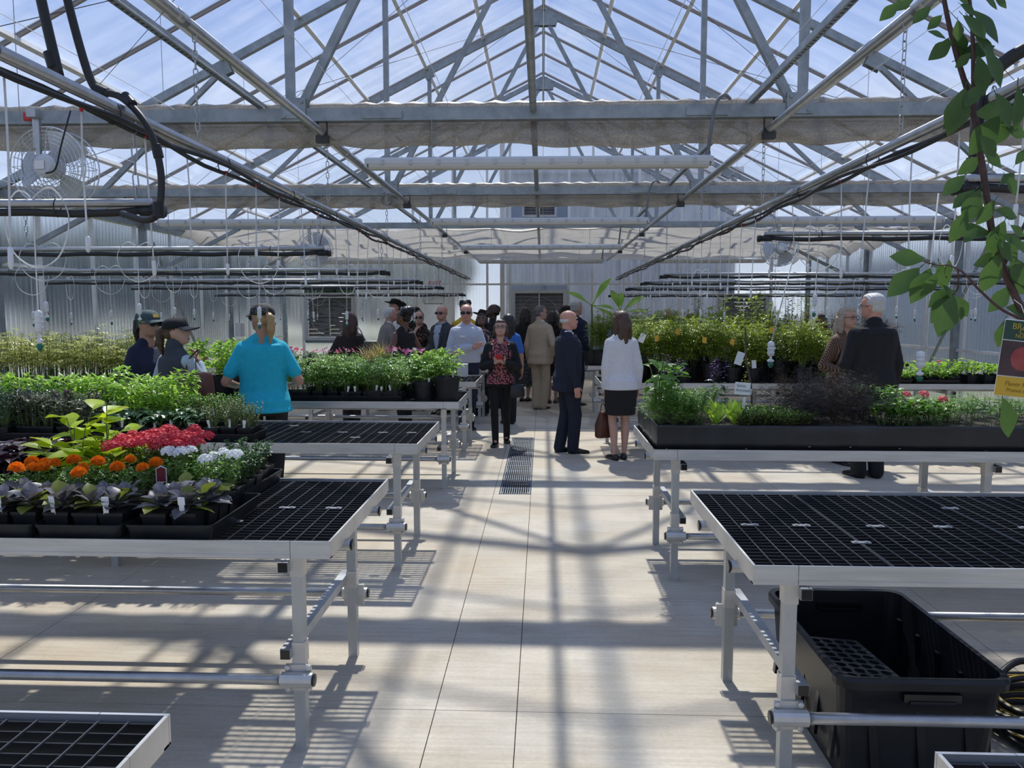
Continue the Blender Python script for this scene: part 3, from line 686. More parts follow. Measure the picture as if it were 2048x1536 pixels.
# lower irrigation pipes with black hoses twisted round and drop tubes
dt = MB(); dt.tube(bez([(0, 0, 0), (.004, 0, -.2), (0, 0, -.46)], 4), .0035, 6); dt_me = dt.mesh('drop_tube', 'clear_tube', True)
plug_me = MB().lathe([(.004, 0), (.0085, -.004), (.0085, -.05), (.004, -.06)], 8).mesh('plug', 'white_plastic', True)
barb_me = MB().lathe([(.006, 0), (.008, -.008), (.005, -.016)], 6).mesh('barb', 'red_plastic', True)
for s, nm in ((-1, 'left'), (1, 'right')):
    z = 2.515
    t = ypipe('irrigation_pipe', 'long pipe with black hoses and drop tubes over the %s bench ends' % nm, 'irrigation pipe', s * 1.665, z, .023, .2, 17.6, 'galvanized_bright', 'lengthwise irrigation pipes')
    for q in range(2):
        P = []; y = .2
        while y < 17.5: P.append((-s * .01 + .03 * math.sin(y * 1.9 + q * 2.5), y, -.038 - .024 * math.sin(y * 2.4 + q * 2) ** 2 - .012 * q)); y += .2
        MB().tube(P, .0105, 7).build('hose', 'black_rubber', t, True)
    ties = MB().tube([(.033 * math.cos(a), 0, -.02 + .042 * math.sin(a)) for a in [2 * PI * i / 12 for i in range(12)]], .0028, 4, closed=True).mesh('cable_tie', 'black_rubber')
    for k in range(16): link('cable_tie', ties, t, None, (0, .9 + k * 1.05, -.004))
    for k in range(40):
        y = .7 + k * .42
        d = link('drop_tube', dt_me, t, None, (U(-.01, .01), y, -.06), (U(-.06, .06), U(-.05, .05), U(0, 6)), (1, 1, U(.75, 1.2)))
        link('plug', plug_me, d, None, (0, 0, -.455)); link('barb', barb_me, d, None, (0, 0, .006))
    for k in range(6):
        y = 3.75 + (k - 1) * 2.27
        c = link('chain', ch_long, t, None, (0, y, .535))
# crosswise irrigation lines with misters
ring_me = MB().tube(bez([(0, 0, 0), (.0, .0, .06), (.11, .01, .10), (.2, .02, 0), (.14, .02, -.14), (0, .01, -.19), (-.14, 0, -.13), (-.18, 0, 0), (-.1, 0, .09), (-.01, .0, .06), (0, 0, -.05), (.0, 0, -.36)], 6), .0034, 6).mesh('mister', 'clear_tube', True)
mb_ = MB().lathe([(.003, .012), (.017, .006), (.019, -.004), (.019, -.062), (.015, -.07), (.003, -.074)], 12); mb_.lathe([(.021, -.01), (.021, -.016)], 12); mb_.lathe([(.021, -.03), (.021, -.036)], 12); mb_.lathe([(.021, -.05), (.021, -.056)], 12)
wt_me = mb_.mesh('weight', 'white_plastic', True)
nzm = MB().tube([(0, 0, 0), (0, 0, -.035)], .007, 8).ell((0, 0, -.03), (.02, .012, .011), 10, 6); nz_me = nzm.mesh('valve', 'white_plastic', True)
gn_me = MB().lathe([(.006, 0), (.017, -.004), (.017, -.012), (.01, -.022), (.004, -.028)], 10).mesh('nozzle', 'green_plastic', True)
def cross_line(s, y, z, xe, lab, n=6, first=.45, ring=True):
    t = thing('mist_line', lab, 'irrigation line', (s * xe, y, z), 0, 'crosswise mist lines hung over the benches')
    L = 6.7 - xe
    MB().tube([(0, 0, 0), (s * L, 0, 0)], .0175, 12).build('pipe', 'galvanized_bright', t, True)
    P = [(s * (L * i / 30), .0, -.034 - .010 * math.sin(i * .9) ** 2) for i in range(31)]
    MB().tube([(s * .03, 0, -.03)] + P[1:], .0155, 8).build('hose', 'black_rubber', t, True)
    MB().tube([(-s * .03, 0, -.035), (s * .05, 0, -.035)], .021, 8).tube([(-s * .05, 0, -.035), (-s * .028, 0, -.035)], .026, 8).tube([(0, 0, -.035), (0, 0, -.012)], .014, 8).build('end_valve', 'black_plastic', t, True)
    tie = MB().tube([(0, .024 * math.cos(a), -.018 + .038 * math.sin(a)) for a in [2 * PI * i / 12 for i in range(12)]], .0026, 4, closed=True).mesh('cable_tie', 'black_rubber')
    for k in range(int(L / .9)): link('cable_tie', tie, t, None, (s * (.4 + k * .9), 0, 0))
    link('chain', ch_short, t, None, (s * (1.665 - xe), 0, .33), None, (1, 1, 1.25))
    for xx in (3.9, 5.95): link('chain', ch_short, t, None, (s * (xx - xe), 0, .26)); MB().tube([(s * (xx - xe), 0, .25), (s * (xx - xe), 0, ZR - .5 * xx - .01 - z)], .003, 5).build('hanger_wire', 'galvanized', t)
    for k in range(n):
        d = link('mister', ring_me, t, None, (s * (first + k * .85 + U(-.15, .15)), .0, -.05), (0, U(-.04, .04), U(-.9, .9)), (.8, .8, U(.95, 1.12)))
        link('weight', wt_me, d, None, (0, 0, -.36)); link('valve', nz_me, d, None, (0, 0, -.435)); link('nozzle', gn_me, d, None, (0, 0, -.475))
for y, z, xe, l in ((3.15, 2.17, 1.60, 'over the marigolds, joined to the thick hose'), (5.75, 2.20, 1.63, 'over the herb bench, second from the front'), (8.0, 2.165, 1.63, 'over the tomato bench, third from the front'), (10.2, 2.155, 1.63, 'fourth from the front'), (12.4, 2.15, 1.63, 'fifth from the front'), (15.6, 2.11, 1.6, 'last before the far wall')):
    cross_line(-1, y, z, xe, 'black hose mist line on the left, ' + l)
for y, z, xe, l in ((3.0, 2.22, 1.58, 'behind the plum branch, closest'), (5.7, 2.29, 1.6, 'over the planter bed'), (9.7, 2.20, 1.5, 'over the potted shrubs'), (11.2, 2.17, 1.45, 'behind the one over the shrubs'), (13.2, 2.15, 1.45, 'second last'), (16.0, 2.10, 1.4, 'last before the far wall')):
    cross_line(1, y, z, xe, 'black hose mist line on the right, ' + l)
# long pull-down misters over the planter bed
def long_mister(x, y, z0, L, lab, dx=0.):
    t = thing('hanging_mister', lab, 'mister', (x, y, z0))
    MB().tube([(0, 0, 0), (dx * .5, 0, -L * .5), (dx, 0, -L)], .0045, 6).build('tube', 'clear_tube', t, True)
    a = link('weight', wt_me, t, None, (dx, 0, -L), None, 1.3); b = link('valve', nz_me, t, None, (dx, 0, -L - .09), None, 1.3); link('nozzle', gn_me, t, None, (dx, 0, -L - .145), None, 1.2)
long_mister(1.84, 5.7, 2.25, .75, 'long hanging mister above the handwritten sign in the planter', -.17)
long_mister(2.42, 4.9, 2.45, .98, 'long hanging mister above the pink flowers in the planter', -.06)
long_mister(2.05, 3.1, 2.2, .33, 'hanging mister with green nozzle just over the plum tag', 0)
# big black supply hoses at the upper left
sh = thing('supply_hose', 'thick black supply hoses looping down at the upper left', 'hose', (-1.8, 3.0, 2.6))
o = Vector((-1.8, 3.0, 2.6))
def abs_tube(P, r, n=12): return MB().tube([Vector(p) - o for p in bez(P, 8)], r, n)
abs_tube([(-1.98, 3.0, 3.3), (-1.93, 3.0, 2.95), (-1.87, 3.0, 2.63)], .019).build('riser', 'black_rubber', sh, True)
abs_tube([(-1.92, 3.06, 3.3), (-1.86, 3.06, 2.95), (-1.79, 3.06, 2.66), (-1.74, 3.06, 2.57)], .016).build('riser', 'black_rubber', sh, True)
abs_tube([(-1.76, 3.05, 2.58), (-1.66, 3.05, 2.565), (-1.53, 3.0, 2.44), (-1.485, 3.0, 2.27), (-1.50, 3.0, 2.12), (-1.56, 3.02, 2.085), (-1.70, 3.1, 2.12)], .0135).build('loop', 'black_rubber', sh, True)
for a, b, r in (((-1.90, 3.0, 2.72), (-1.885, 3.0, 2.66), .025), ((-1.765, 3.06, 2.6), (-1.72, 3.06, 2.58), .022), ((-1.50, 3.0, 2.37), (-1.49, 3.0, 2.32), .019), ((-1.50, 3.0, 2.15), (-1.50, 3.0, 2.09), .021), ((-1.64, 3.05, 2.57), (-1.6, 3.03, 2.53), .018)):
    abs_tube([a, b], r).build('coupling', 'black_plastic', sh, True)
MB().tube([Vector((-1.74, 3.06, 2.99)) - o, Vector((-1.60, 3.06, 2.985)) - o], .003, 5).build('tie_tail', 'black_rubber', sh)
s2 = thing('supply_pipe', 'black vertical supply pipe behind the plum branch', 'pipe', (1.62, 3.02, 2.2))
MB().tube([(0, 0, -.03), (0, 0, .36)], .023, 12).build('pipe', 'black_rubber', s2, True); MB().tube([(0, 0, .0), (0, 0, .10)], .031, 12).build('coupling', 'black_plastic', s2, True)
MB().tube(bez([(0, 0, .36), (.12, -.05, .47), (.4, -.1, .55), (.9, -.1, .62)], 6), .025, 12).build('hose', 'black_rubber', s2, True)
# ---- batten lights
def batten(x, y, z, L, lab, conduit=True):
    t = thing('batten_light', lab, 'light fixture', (x, y, z), 0, 'white waterproof batten lights')
    def prof(pts, l, name, mtl):
        MB().rings([[Vector((xx, p[0], p[1])) for p in pts] for xx in (-l / 2, l / 2)]).build(name, mtl, t)
    prof([(-.05, .0), (-.052, .03), (-.04, .045), (.04, .045), (.052, .03), (.05, 0)], L, 'body', 'lamp_body')
    prof([(-.049, .0), (.049, 0), (.047, -.022), (.035, -.038), (-.035, -.038), (-.047, -.022)], L - .03, 'lens', 'lamp_lens')
    cl = MB().box((0, -.054, .0), (.022, .008, .034)).box((0, .054, 0), (.022, .008, .034)).mesh('clip', 'galvanized_bright')
    n = int(L / .21)
    for k in range(n): link('clip', cl, t, None, (-L / 2 + .12 + k * (L - .24) / (n - 1), 0, .008))
    for s in (-1, 1):
        MB().box((s * (L / 2 + .008), 0, .008), (.018, .08, .06)).build('end_cap', 'lamp_body', t)
        MB().box((s * L * .31, 0, .05), (.07, .02, .008)).tube([(s * L * .31 - .012, 0, .05), (s * L * .31, 0, .12), (s * L * .31 + .012, 0, .05)], .0025, 5).build('hanger_hook', 'galvanized', t)
        MB().tube([(s * L * .31, 0, .12), (s * L * .31, .0, 3.15 - z)], .003, 5).build('hanger_wire', 'galvanized', t)
    if conduit:
        MB().tube(bez([(L / 2 - .02, 0, .05), (L / 2 - .01, -.03, .2), (L / 2 + .02, -.04, .40), (L / 2 + .08, -.03, .47), (L / 2 + .14, .04, .46)], 6), .013, 8).tube([(L / 2 - .02, 0, .03), (L / 2 - .02, 0, .08)], .02, 8).build('conduit', 'grey_conduit', t, True)
for i, (y, L) in enumerate(((5.82, 2.53), (9.47, 2.6), (13.12, 2.67), (16.77, 2.67))):
    batten(-.04, y, 2.82 + .0 * i, L, 'white batten light over the aisle, ' + ('nearest and longest in view', 'second from the front', 'third from the front', 'last, below the drawn curtain')[i])
for s in (-1, 1):
    for i, y in enumerate((9.47, 16.77)):
        batten(s * 3.48, y, 2.82, 2.5, 'white batten light over the %s benches, %s' % ('left' if s < 0 else 'right', ('near one', 'far one')[i]), False)
# ---- circulation fans
def haf(x, y, z, r, lab, face=-1, rz=0.):
    t = thing('circulation_fan', lab, 'fan', (x, y, z), rz, 'round circulation fans hung from trusses')
    f = face
    for k, rr in enumerate([r * q for q in (.18, .3, .4, .5, .6, .7, .8, .9, 1.0)]):
        for yy in (-.09, .09):
            yv = yy * (1 if rr > .9 * r else 1.0 + .25 * (1 - rr / r)); MB().tube([(rr * math.cos(a), yv, rr * math.sin(a)) for a in [2 * PI * i / 40 for i in range(40)]], .003 if rr < r else .006, 4, closed=True).build('guard_ring', 'fan_guard', t)
    sp = MB().tube([(.05, -.115, 0), (r * .9, -.092, 0), (r, -.07, 0), (r, .07, 0), (r * .9, .092, 0), (.05, .115, 0)], .0022, 4).mesh('guard_spoke', 'fan_guard')
    for k in range(24): link('guard_spoke', sp, t, None, None, (0, 2 * PI * k / 24, 0))
    bl_ = MB(); V = []; nA = 6
    for i in range(nA + 1):
        a = R(-34) + R(68) * i / nA
        for rr in (.2, .55, .95): V.append((r * rr * math.sin(a * (1.0 if rr > .3 else .6)), .05 * (i / nA - .5) * 1.6, r * rr * math.cos(a * (1.0 if rr > .3 else .6))))
    Fs = [(i * 3 + j, i * 3 + j + 1, (i + 1) * 3 + j + 1, (i + 1) * 3 + j) for i in range(nA) for j in range(2)]
    bl_.add(V, Fs); bl_.add([(p[0], p[1] + .004, p[2]) for p in V], [tuple(reversed(q)) for q in Fs]); bme = bl_.mesh('blade', 'fan_blade', True)
    for k in range(3): link('blade', bme, t, None, (0, 0, 0), (0, 2 * PI * k / 3 + .5, 0))
    MB().lathe([(.085, 0), (.085, .13), (.06, .15), (.0, .152)], 14, (0, 0 if f < 0 else 0, 0), rot=Matrix.Rotation(-f * PI / 2, 3, 'X')).build('motor', 'lamp_body', t)
    MB().box((-.02, f * .158, .0), (.07, .004, .06)).build('motor_plate', 'card_white', t)
    MB().box((-.06, f * .10, r * .95), (.05, .03, r * 1.0)).box((-.06, f * .12, r * 1.3), (.07, .09, .06)).box((-.04, f * .12, r * .4), (.03, .03, .14)).build('bracket', 'galvanized_bright', t)
    MB().tube(bez([(.02, f * .15, -.06), (.1, f * .16, -.03), (.15, f * .15, .15), (.2, f * .1, .4)], 6), .006, 6).build('power_cable', 'black_rubber', t, True)
haf(-3.66, 5.77, 2.80, .285, 'white caged circulation fan hanging near the upper left corner')
haf(-3.86, 13.07, 2.79, .285, 'white caged circulation fan over the left benches, farther back')
haf(3.92, 13.07, 2.78, .285, 'white caged circulation fan over the right benches')
# red tags on chords, cable coil
for x, y, l in ((-3.9, 5.84, 'near truss'), (-4.0, 13.14, 'far truss')): tag(MB().box((x, y, ZC), (.06, .014, .06)).box((x, y - .006, ZC), (.05, .01, .05)).build('red_marker', 'red_tag'), 'small red marker on the bottom chord of the %s' % l, 'marker')
m = MB()
for k in range(5): m.tube([(.06 * math.cos(a) * U(.9, 1.1), -.02 + k * .008, .06 * math.sin(a) * U(.9, 1.1)) for a in [2 * PI * i / 20 for i in range(20)]], .006, 5, closed=True)
tag(m.build('cable_coil', 'grey_conduit', None, True, loc=(-1.9, 9.48, 3.09)), 'small coil of grey cable hanging from the second truss', 'cable')
# ================================================================== PLANTS
def lm(name, a, b, tr=.46, rough=.36, sc=18): return mat(name, a, rough, noise=(sc, b, .3, .7), trans=tr)
lm('leaf_mid', (0.094, 0.213, 0.034), (0.171, 0.325, 0.051)); lm('leaf_light', (0.222, 0.410, 0.051), (0.393, 0.581, 0.094)); lm('leaf_dark', (0.031, 0.084, 0.025), (0.056, 0.140, 0.042), .3)
lm('leaf_parsley', (0.015, 0.055, 0.028), (0.030, 0.085, 0.035), .3); lm('leaf_lime', (0.320, 0.440, 0.015), (0.460, 0.560, 0.030), .45); lm('leaf_wine', (0.020, 0.008, 0.014), (0.045, 0.016, 0.028), .2, .35)
lm('leaf_mustard', (0.040, 0.034, 0.046), (0.210, 0.200, 0.215), .18, .34, 30); lm('leaf_mustard_green', (0.126, 0.182, 0.028), (0.224, 0.238, 0.042), .4)
lm('leaf_tomato', (0.128, 0.256, 0.048), (0.222, 0.376, 0.085)); lm('leaf_olive', (0.342, 0.376, 0.111), (0.564, 0.564, 0.222), .45); lm('leaf_sage', (0.098, 0.119, 0.084), (0.182, 0.203, 0.126), .3)
lm('leaf_sage_tip', (0.055, 0.035, 0.045), (0.100, 0.070, 0.080), .25); lm('leaf_rose', (0.130, 0.200, 0.015), (0.290, 0.360, 0.035), .42); lm('leaf_nandina', (0.126, 0.063, 0.035), (0.224, 0.126, 0.063), .35)
lm('leaf_fennel', (0.030, 0.025, 0.022), (0.060, 0.045, 0.040), .2); lm('leaf_lettuce', (0.266, 0.434, 0.042), (0.476, 0.630, 0.112), .45, sc=8); lm('leaf_banana', (0.224, 0.406, 0.042), (0.378, 0.560, 0.084), .5, sc=5)
lm('leaf_plum', (0.046, 0.098, 0.025), (0.075, 0.138, 0.034), .36, .55, 10); lm('leaf_grass', (0.308, 0.238, 0.084), (0.420, 0.364, 0.140), .35); lm('leaf_thyme', (0.168, 0.238, 0.063), (0.364, 0.392, 0.168), .4)
mat('stem_green', (.10, .15, .04), .6); mat('stem_brown', (.085, .055, .035), .7, noise=(30, (.13, .09, .06))); mat('stem_red', (.050, .022, .020), .55, noise=(25, (.09, .042, .036)))
mat('petal_orange', (.80, .17, .003), .6, noise=(40, (.90, .30, .01)), trans=.25); mat('petal_red', (.52, .012, .028), .6, noise=(60, (.72, .06, .09)), trans=.2)
mat('petal_white', (.80, .81, .80), .6, trans=.25); mat('petal_pink', (.68, .10, .30), .6, noise=(40, (.75, .25, .42)), trans=.25); mat('petal_violet', (.07, .012, .16), .6, trans=.25); mat('petal_coral', (.70, .12, .13), .6, trans=.25)
def leafm(m, p, d, n, L, W, seg=2, droop=.25, fold=.25, pk=.45, wave=0.):
    p = Vector(p); d = Vector(d).normalized(); n = Vector(n); sd_ = d.cross(n)
    if sd_.length < 1e-4: sd_ = d.orthogonal()
    sd_.normalize(); n = sd_.cross(d)
    if n.z < 0: n = -n
    V = [p]; Fs = []
    for i in range(1, seg + 1):
        t = i / seg; c = p + d * L * t - n * droop * L * t * t
        if i == seg: V.append(c); break
        q = (t / pk) ** .8 if t < pk else max(0., 1 - ((t - pk) / (1 - pk)) ** 1.7)
        wv = W * .5 * min(1, q); up_ = n * (fold * wv + (wave * W * (1 if i % 2 else -1)))
        V += [c - sd_ * wv + up_, c, c + sd_ * wv + up_]
    o = 0
    if seg == 1: return
    Fs += [(0, 2, 1), (0, 3, 2)]
    for i in range(1, seg - 1):
        a = 1 + (i - 1) * 3; Fs += [(a, a + 1, a + 4, a + 3), (a + 1, a + 2, a + 5, a + 4)]
    a = 1 + (seg - 2) * 3; e_ = len(V) - 1; Fs += [(a, a + 1, e_), (a + 1, a + 2, e_)]
    m.add(V, Fs)
def rdir(el_lo, el_hi):
    a = U(0, 2 * PI); e_ = U(el_lo, el_hi); return Vector((math.cos(a) * math.cos(e_), math.sin(a) * math.cos(e_), math.sin(e_)))
def bush(stems, H, spread, nl, L, W, start=.15, seg=2, droop=.3, tilt=(.05, .7), base=.02, sr=.002, top=0, compound=0):
    """leafy stems; material 0 = leaf, 1 = stem"""
    m = MB()
    for s in range(stems):
        a = 2 * PI * s / stems + U(-.4, .4); r = spread * math.sqrt(U(.05, 1)); h = H * U(.78, 1.05)
        b = Vector((base * math.cos(a), base * math.sin(a), 0)); e_ = Vector((r * math.cos(a), r * math.sin(a), h)); mid = (b + e_) / 2 + Vector((U(-.02, .02), U(-.02, .02), h * .08))
        m.mi = 1; m.tube([b, mid, e_], [sr * 1.3, sr, sr * .6], 4, False); m.mi = 0
        for k in range(nl):
            t = start + (1 - start) * (k + U(0, .8)) / nl; p = b.lerp(mid, t * 2) if t < .5 else mid.lerp(e_, t * 2 - 1)
            d = rdir(*tilt); q = 1 - .35 * abs(t - .6)
            if compound:
                for c in range(compound):
                    pp = p + d * L * (.35 + .65 * c / compound) - Vector((0, 0, .25 * L * (c / compound) ** 2)); sdv = d.cross(Vector((0, 0, 1))).normalized() * (1 if c % 2 else -1)
                    leafm(m, pp, (d * .5 + sdv * .9 if c < compound - 1 else d), (0, 0, 1), L * .42 * q * U(.8, 1.2), W * q, seg, droop, .3)
            else: leafm(m, p, d, Vector((0, 0, 1)) + Vector((U(-.3, .3), U(-.3, .3), 0)), L * q * U(.75, 1.2), W * q * U(.8, 1.1), seg, droop, .3)
        for k in range(top): leafm(m, e_, rdir(.3, 1.3), (0, 0, 1), L * U(.4, .8), W * .7, seg, droop, .3)
    return m
def parsley_m():
    m = MB()
    for s in range(34):
        d = rdir(.35, 1.45); h = U(.09, .19); e_ = d * h + Vector((0, 0, U(0, .03))); m.mi = 1; m.tube([(0, 0, 0), e_ * .5 + Vector((0, 0, .02)), e_], .0012, 3, False); m.mi = 0
        for k in range(11):
            leafm(m, e_ + Vector((U(-.022, .022), U(-.022, .022), U(-.02, .016))), rdir(-.2, .9), (0, 0, 1), U(.014, .024), U(.008, .014), 2, .4, .3)
    return m
def fennel_m():
    m = MB()
    for s in range(26):
        a = U(0, 2 * PI); r = U(.05, .24); h = U(.10, .34) * (1 - r * 1.2); e_ = Vector((r * math.cos(a), r * math.sin(a), h)); m.mi = 1; m.tube([(0, 0, 0), e_ * .5 + Vector((0, 0, .05)), e_], .0018, 3, False); m.mi = 0
        for k in range(95):
            p = e_ * U(.4, 1.08) + Vector((U(-.05, .05), U(-.05, .05), U(-.05, .05))); d = rdir(-.4, 1.2); q = U(.03, .06); sdv = d.orthogonal().normalized() * .0015
            m.add([p - sdv, p + sdv, p + d * q], [(0, 1, 2)])
    return m
def lettuce_leaf():
    m = MB(); leafm(m, (0, 0, 0), (.34, 0, .94), (-.94, 0, .34), .19, .052, 10, -.12, .3, .56, .006); return m
def grass_m(h, n, c):
    m = MB()
    for k in range(n):
        d = rdir(.75, 1.5); leafm(m, (U(-.03, .03), U(-.03, .03), 0), d, (0, 0, 1), h * U(.6, 1.1), .008, 4, .35, .2)
    return m
def dome(m, r, n, mk):
    for k in range(n):
        t = math.acos(1 - 1.05 * (k + .5) / n); a = k * 2.39996; mk(m, Vector((math.sin(t) * math.cos(a), math.sin(t) * math.sin(a), math.cos(t))), r)
def floret(m, d, r):
    p = d * r * U(.9, 1.05); x = d.orthogonal().normalized(); y = d.cross(x); q = .0085; a0 = U(0, 1.2)
    for k in range(5):
        a = a0 + k * 2 * PI / 5; e_ = x * math.cos(a) + y * math.sin(a); f_ = x * math.cos(a + .6) + y * math.sin(a + .6); g_ = x * math.cos(a - .6) + y * math.sin(a - .6)
        m.add([p, p + g_ * q * .8 + d * .001, p + e_ * q * 1.15 + d * .002, p + f_ * q * .8 + d * .001], [(0, 1, 2, 3)])
def petal(m, d, r):
    x = d.orthogonal().normalized(); y = d.cross(x); a = U(0, 6.3); s_ = (x * math.cos(a) + y * math.sin(a)); q = .011; up_ = d
    p = d * r * U(.82, 1.0); m.add([p - s_ * q * .5, p + up_ * .007 - s_ * q * .7 + y * .003, p + up_ * .008 + s_ * q * .7 - y * .003, p + s_ * q * .5], [(0, 1, 2, 3)])
def flower_mesh(kind):
    m = MB()
    if kind == 'marigold': m.ell((0, 0, 0), (.014, .014, .010), 8, 5); dome(m, .017, 70, petal); nm, mt_ = 'flower', 'petal_orange'
    elif kind == 'red': dome(m, .030, 26, floret); nm, mt_ = 'flower_cluster', 'petal_red'
    elif kind == 'white': dome(m, .026, 24, floret); nm, mt_ = 'flower_cluster', 'petal_white'
    elif kind == 'coral': dome(m, .022, 20, floret); nm, mt_ = 'flower_cluster', 'petal_coral'
    elif kind == 'pink':
        for k in range(5):
            a = k * 2 * PI / 5; leafm(m, (0, 0, 0), (math.cos(a), math.sin(a), .5), (0, 0, 1), .032, .034, 3, .2, .1, .65)
        nm, mt_ = 'flower', 'petal_pink'
    elif kind == 'violet':
        for k in range(16): leafm(m, (0, 0, k * .008), rdir(-.2, .7), (0, 0, 1), .026, .012, 2, .2, .3)
        nm, mt_ = 'flower_spike', 'petal_violet'
    return m.mesh(nm, mt_)
FLW = {k: flower_mesh(k) for k in ('marigold', 'red', 'white', 'coral', 'pink', 'violet')}
def var(fn, n, nm, mats_): return [fn().mesh(nm, mats_, False) for _ in range(n)]
FOL = {
    'marigold': var(lambda: bush(11, .12, .055, 12, .028, .011, .1, 2, .2, (-.1, .9)), 3, 'foliage', ['leaf_mid', 'stem_green']),
    'verbena': var(lambda: bush(13, .15, .075, 10, .030, .014, .1, 2, .2, (-.1, .9)), 3, 'foliage', ['leaf_mid', 'stem_green']),
    'mint': var(lambda: bush(16, .13, .07, 14, .026, .016, .1, 2, .2, (-.2, .8), top=4), 3, 'foliage', ['leaf_dark', 'stem_green']),
    'pepper': var(lambda: bush(6, .30, .075, 11, .085, .036, .25, 4, .45, (-.3, .7), top=6), 4, 'foliage', ['leaf_light', 'stem_green']),
    'basil': var(lambda: bush(7, .22, .07, 10, .055, .028, .2, 3, .5, (-.4, .6), top=5), 3, 'foliage', ['leaf_light', 'stem_green']),
    'parsley': var(parsley_m, 3, 'foliage', ['leaf_parsley', 'stem_green']),
    'cilantro': var(parsley_m, 2, 'foliage', ['leaf_mid', 'stem_green']),
    'sage': var(lambda: bush(9, .17, .065, 10, .060, .020, .1, 3, .3, (.0, 1.0), top=6), 3, 'foliage', ['leaf_sage', 'stem_green']),
    'sagetip': var(lambda: bush(7, .19, .05, 10, .045, .014, .3, 2, .2, (.2, 1.2), top=6), 2, 'foliage', ['leaf_sage_tip', 'stem_green']),
    'collard': var(lambda: bush(10, .10, .06, 3, .075, .050, .5, 4, .4, (-.2, .7)), 3, 'foliage', ['leaf_dark', 'stem_green']),
    'thyme': var(lambda: bush(16, .16, .07, 18, .016, .009, .1, 2, .1, (-.2, .9), top=4), 3, 'foliage', ['leaf_thyme', 'stem_green']),
    'oregano': var(lambda: bush(15, .17, .07, 14, .022, .013, .1, 2, .2, (-.2, .8), top=4), 3, 'foliage', ['leaf_mid', 'stem_green']),
    'tomato': var(lambda: bush(4, .33, .07, 9, .105, .026, .25, 2, .5, (-.2, .6), compound=5, sr=.003), 4, 'foliage', ['leaf_tomato', 'stem_green']),
    'seedling': var(lambda: bush(5, .43, .05, 7, .08, .018, .5, 2, .5, (-.2, .6), compound=5, sr=.0025, base=.035), 4, 'foliage', ['leaf_olive', 'stem_green']),
    'wine': var(lambda: bush(11, .13, .10, 7, .075, .055, .3, 4, .3, (-.3, .5)), 2, 'foliage', ['leaf_wine', 'stem_red']),
    'rose': var(lambda: bush(10, .48, .17, 20, .10, .022, .2, 2, .4, (-.2, .7), compound=5, sr=.003, top=5), 4, 'foliage', ['leaf_rose', 'stem_green']),
    'nandina': var(lambda: bush(9, .50, .16, 14, .10, .013, .35, 2, .3, (.0, .9), compound=5, sr=.003), 3, 'foliage', ['leaf_nandina', 'stem_red']),
    'tallshrub': var(lambda: bush(3, .85, .08, 36, .075, .026, .3, 3, .4, (-.2, .8), sr=.005), 2, 'foliage', ['leaf_rose', 'stem_brown']),
    'starter': var(lambda: bush(5, .10, .05, 6, .06, .026, .2, 3, .5, (-.1, .7)), 3, 'foliage', ['leaf_light', 'stem_green']),
    'lowdark': var(lambda: bush(12, .10, .08, 8, .04, .022, .1, 2, .3, (-.2, .8)), 3, 'foliage', ['leaf_dark', 'stem_green']),
    'grass': var(lambda: grass_m(.34, 70, 0), 2, 'foliage', ['leaf_grass', 'stem_green']),
    'greengrass': var(lambda: grass_m(.45, 60, 0), 1, 'foliage', ['leaf_light', 'stem_green']),
    'petunia': var(lambda: bush(14, .12, .12, 10, .035, .02, .1, 2, .4, (-.4, .6)), 2, 'foliage', ['leaf_mid', 'stem_green']),
    'fennel': var(fennel_m, 3, 'foliage', ['leaf_fennel', 'stem_brown']),
    'bigleaf': var(lambda: bush(4, .34, .10, 8, .10, .05, .25, 4, .4, (-.2, .6), sr=.004), 2, 'foliage', ['leaf_mid', 'stem_green']),
    'low': var(lambda: bush(22, .09, .10, 8, .024, .014, .1, 2, .3, (-.2, .9)), 3, 'foliage', ['leaf_mid', 'stem_red']),
    'geranium': var(lambda: bush(10, .15, .09, 5, .05, .05, .4, 3, .3, (.0, .7)), 2, 'foliage', ['leaf_mid', 'stem_green']),
    'bedtomato': var(lambda: bush(3, .17, .05, 6, .06, .02, .35, 2, .4, (.0, .6), compound=5), 3, 'foliage', ['leaf_tomato', 'stem_green']),
    'salvia': var(lambda: bush(4, .26, .07, 8, .06, .032, .2, 3, .4, (-.2, .5)), 2, 'foliage', ['leaf_dark', 'stem_green']),
}
def sqpot(w, h):
    m = MB(); t = .0025
    sq = lambda q, z: [Vector((x * q / 2, y * q / 2, z)) for x, y in ((-1, -1), (1, -1), (1, 1), (-1, 1))]
    shell(m, [sq(w * .72, 0), sq(w * .95, h * .86), sq(w, h * .86), sq(w, h), sq(w - 2 * t, h), sq(w * .72, .004)]); return m.mesh('pot', 'pot_black')
def rdpot(r, h):
    m = MB(); n = 20; rg = lambda q, z, k=0: [Vector((q * (1 + (.012 if (j % 2 and k) else 0)) * math.cos(2 * PI * j / n), q * (1 + (.012 if (j % 2 and k) else 0)) * math.sin(2 * PI * j / n), z)) for j in range(n)]
    shell(m, [rg(r * .8, 0, 1), rg(r * .95, h * .86, 1), rg(r * 1.03, h * .86), rg(r * 1.04, h), rg(r * .98, h), rg(r * .76, .01)]); return m.mesh('pot', 'pot_black')
POT = {'sq': (sqpot(.10, .088), .078, .043), 'sqbig': (sqpot(.125, .11), .10, .055), 'rd': (rdpot(.10, .19), .165, .095), 'rdbig': (rdpot(.13, .24), .21, .12), 'sqs': (sqpot(.07, .065), .055, .03)}
soilm = {}
for k, (pm, sz, sr_) in POT.items(): soilm[k] = (MB().box((0, 0, 0), (sr_ * 2, sr_ * 2, .01)) if k.startswith('sq') else MB().lathe([(sr_ * .94, -.005), (sr_ * .94, .005)], 16)).mesh('soil', 'soil')
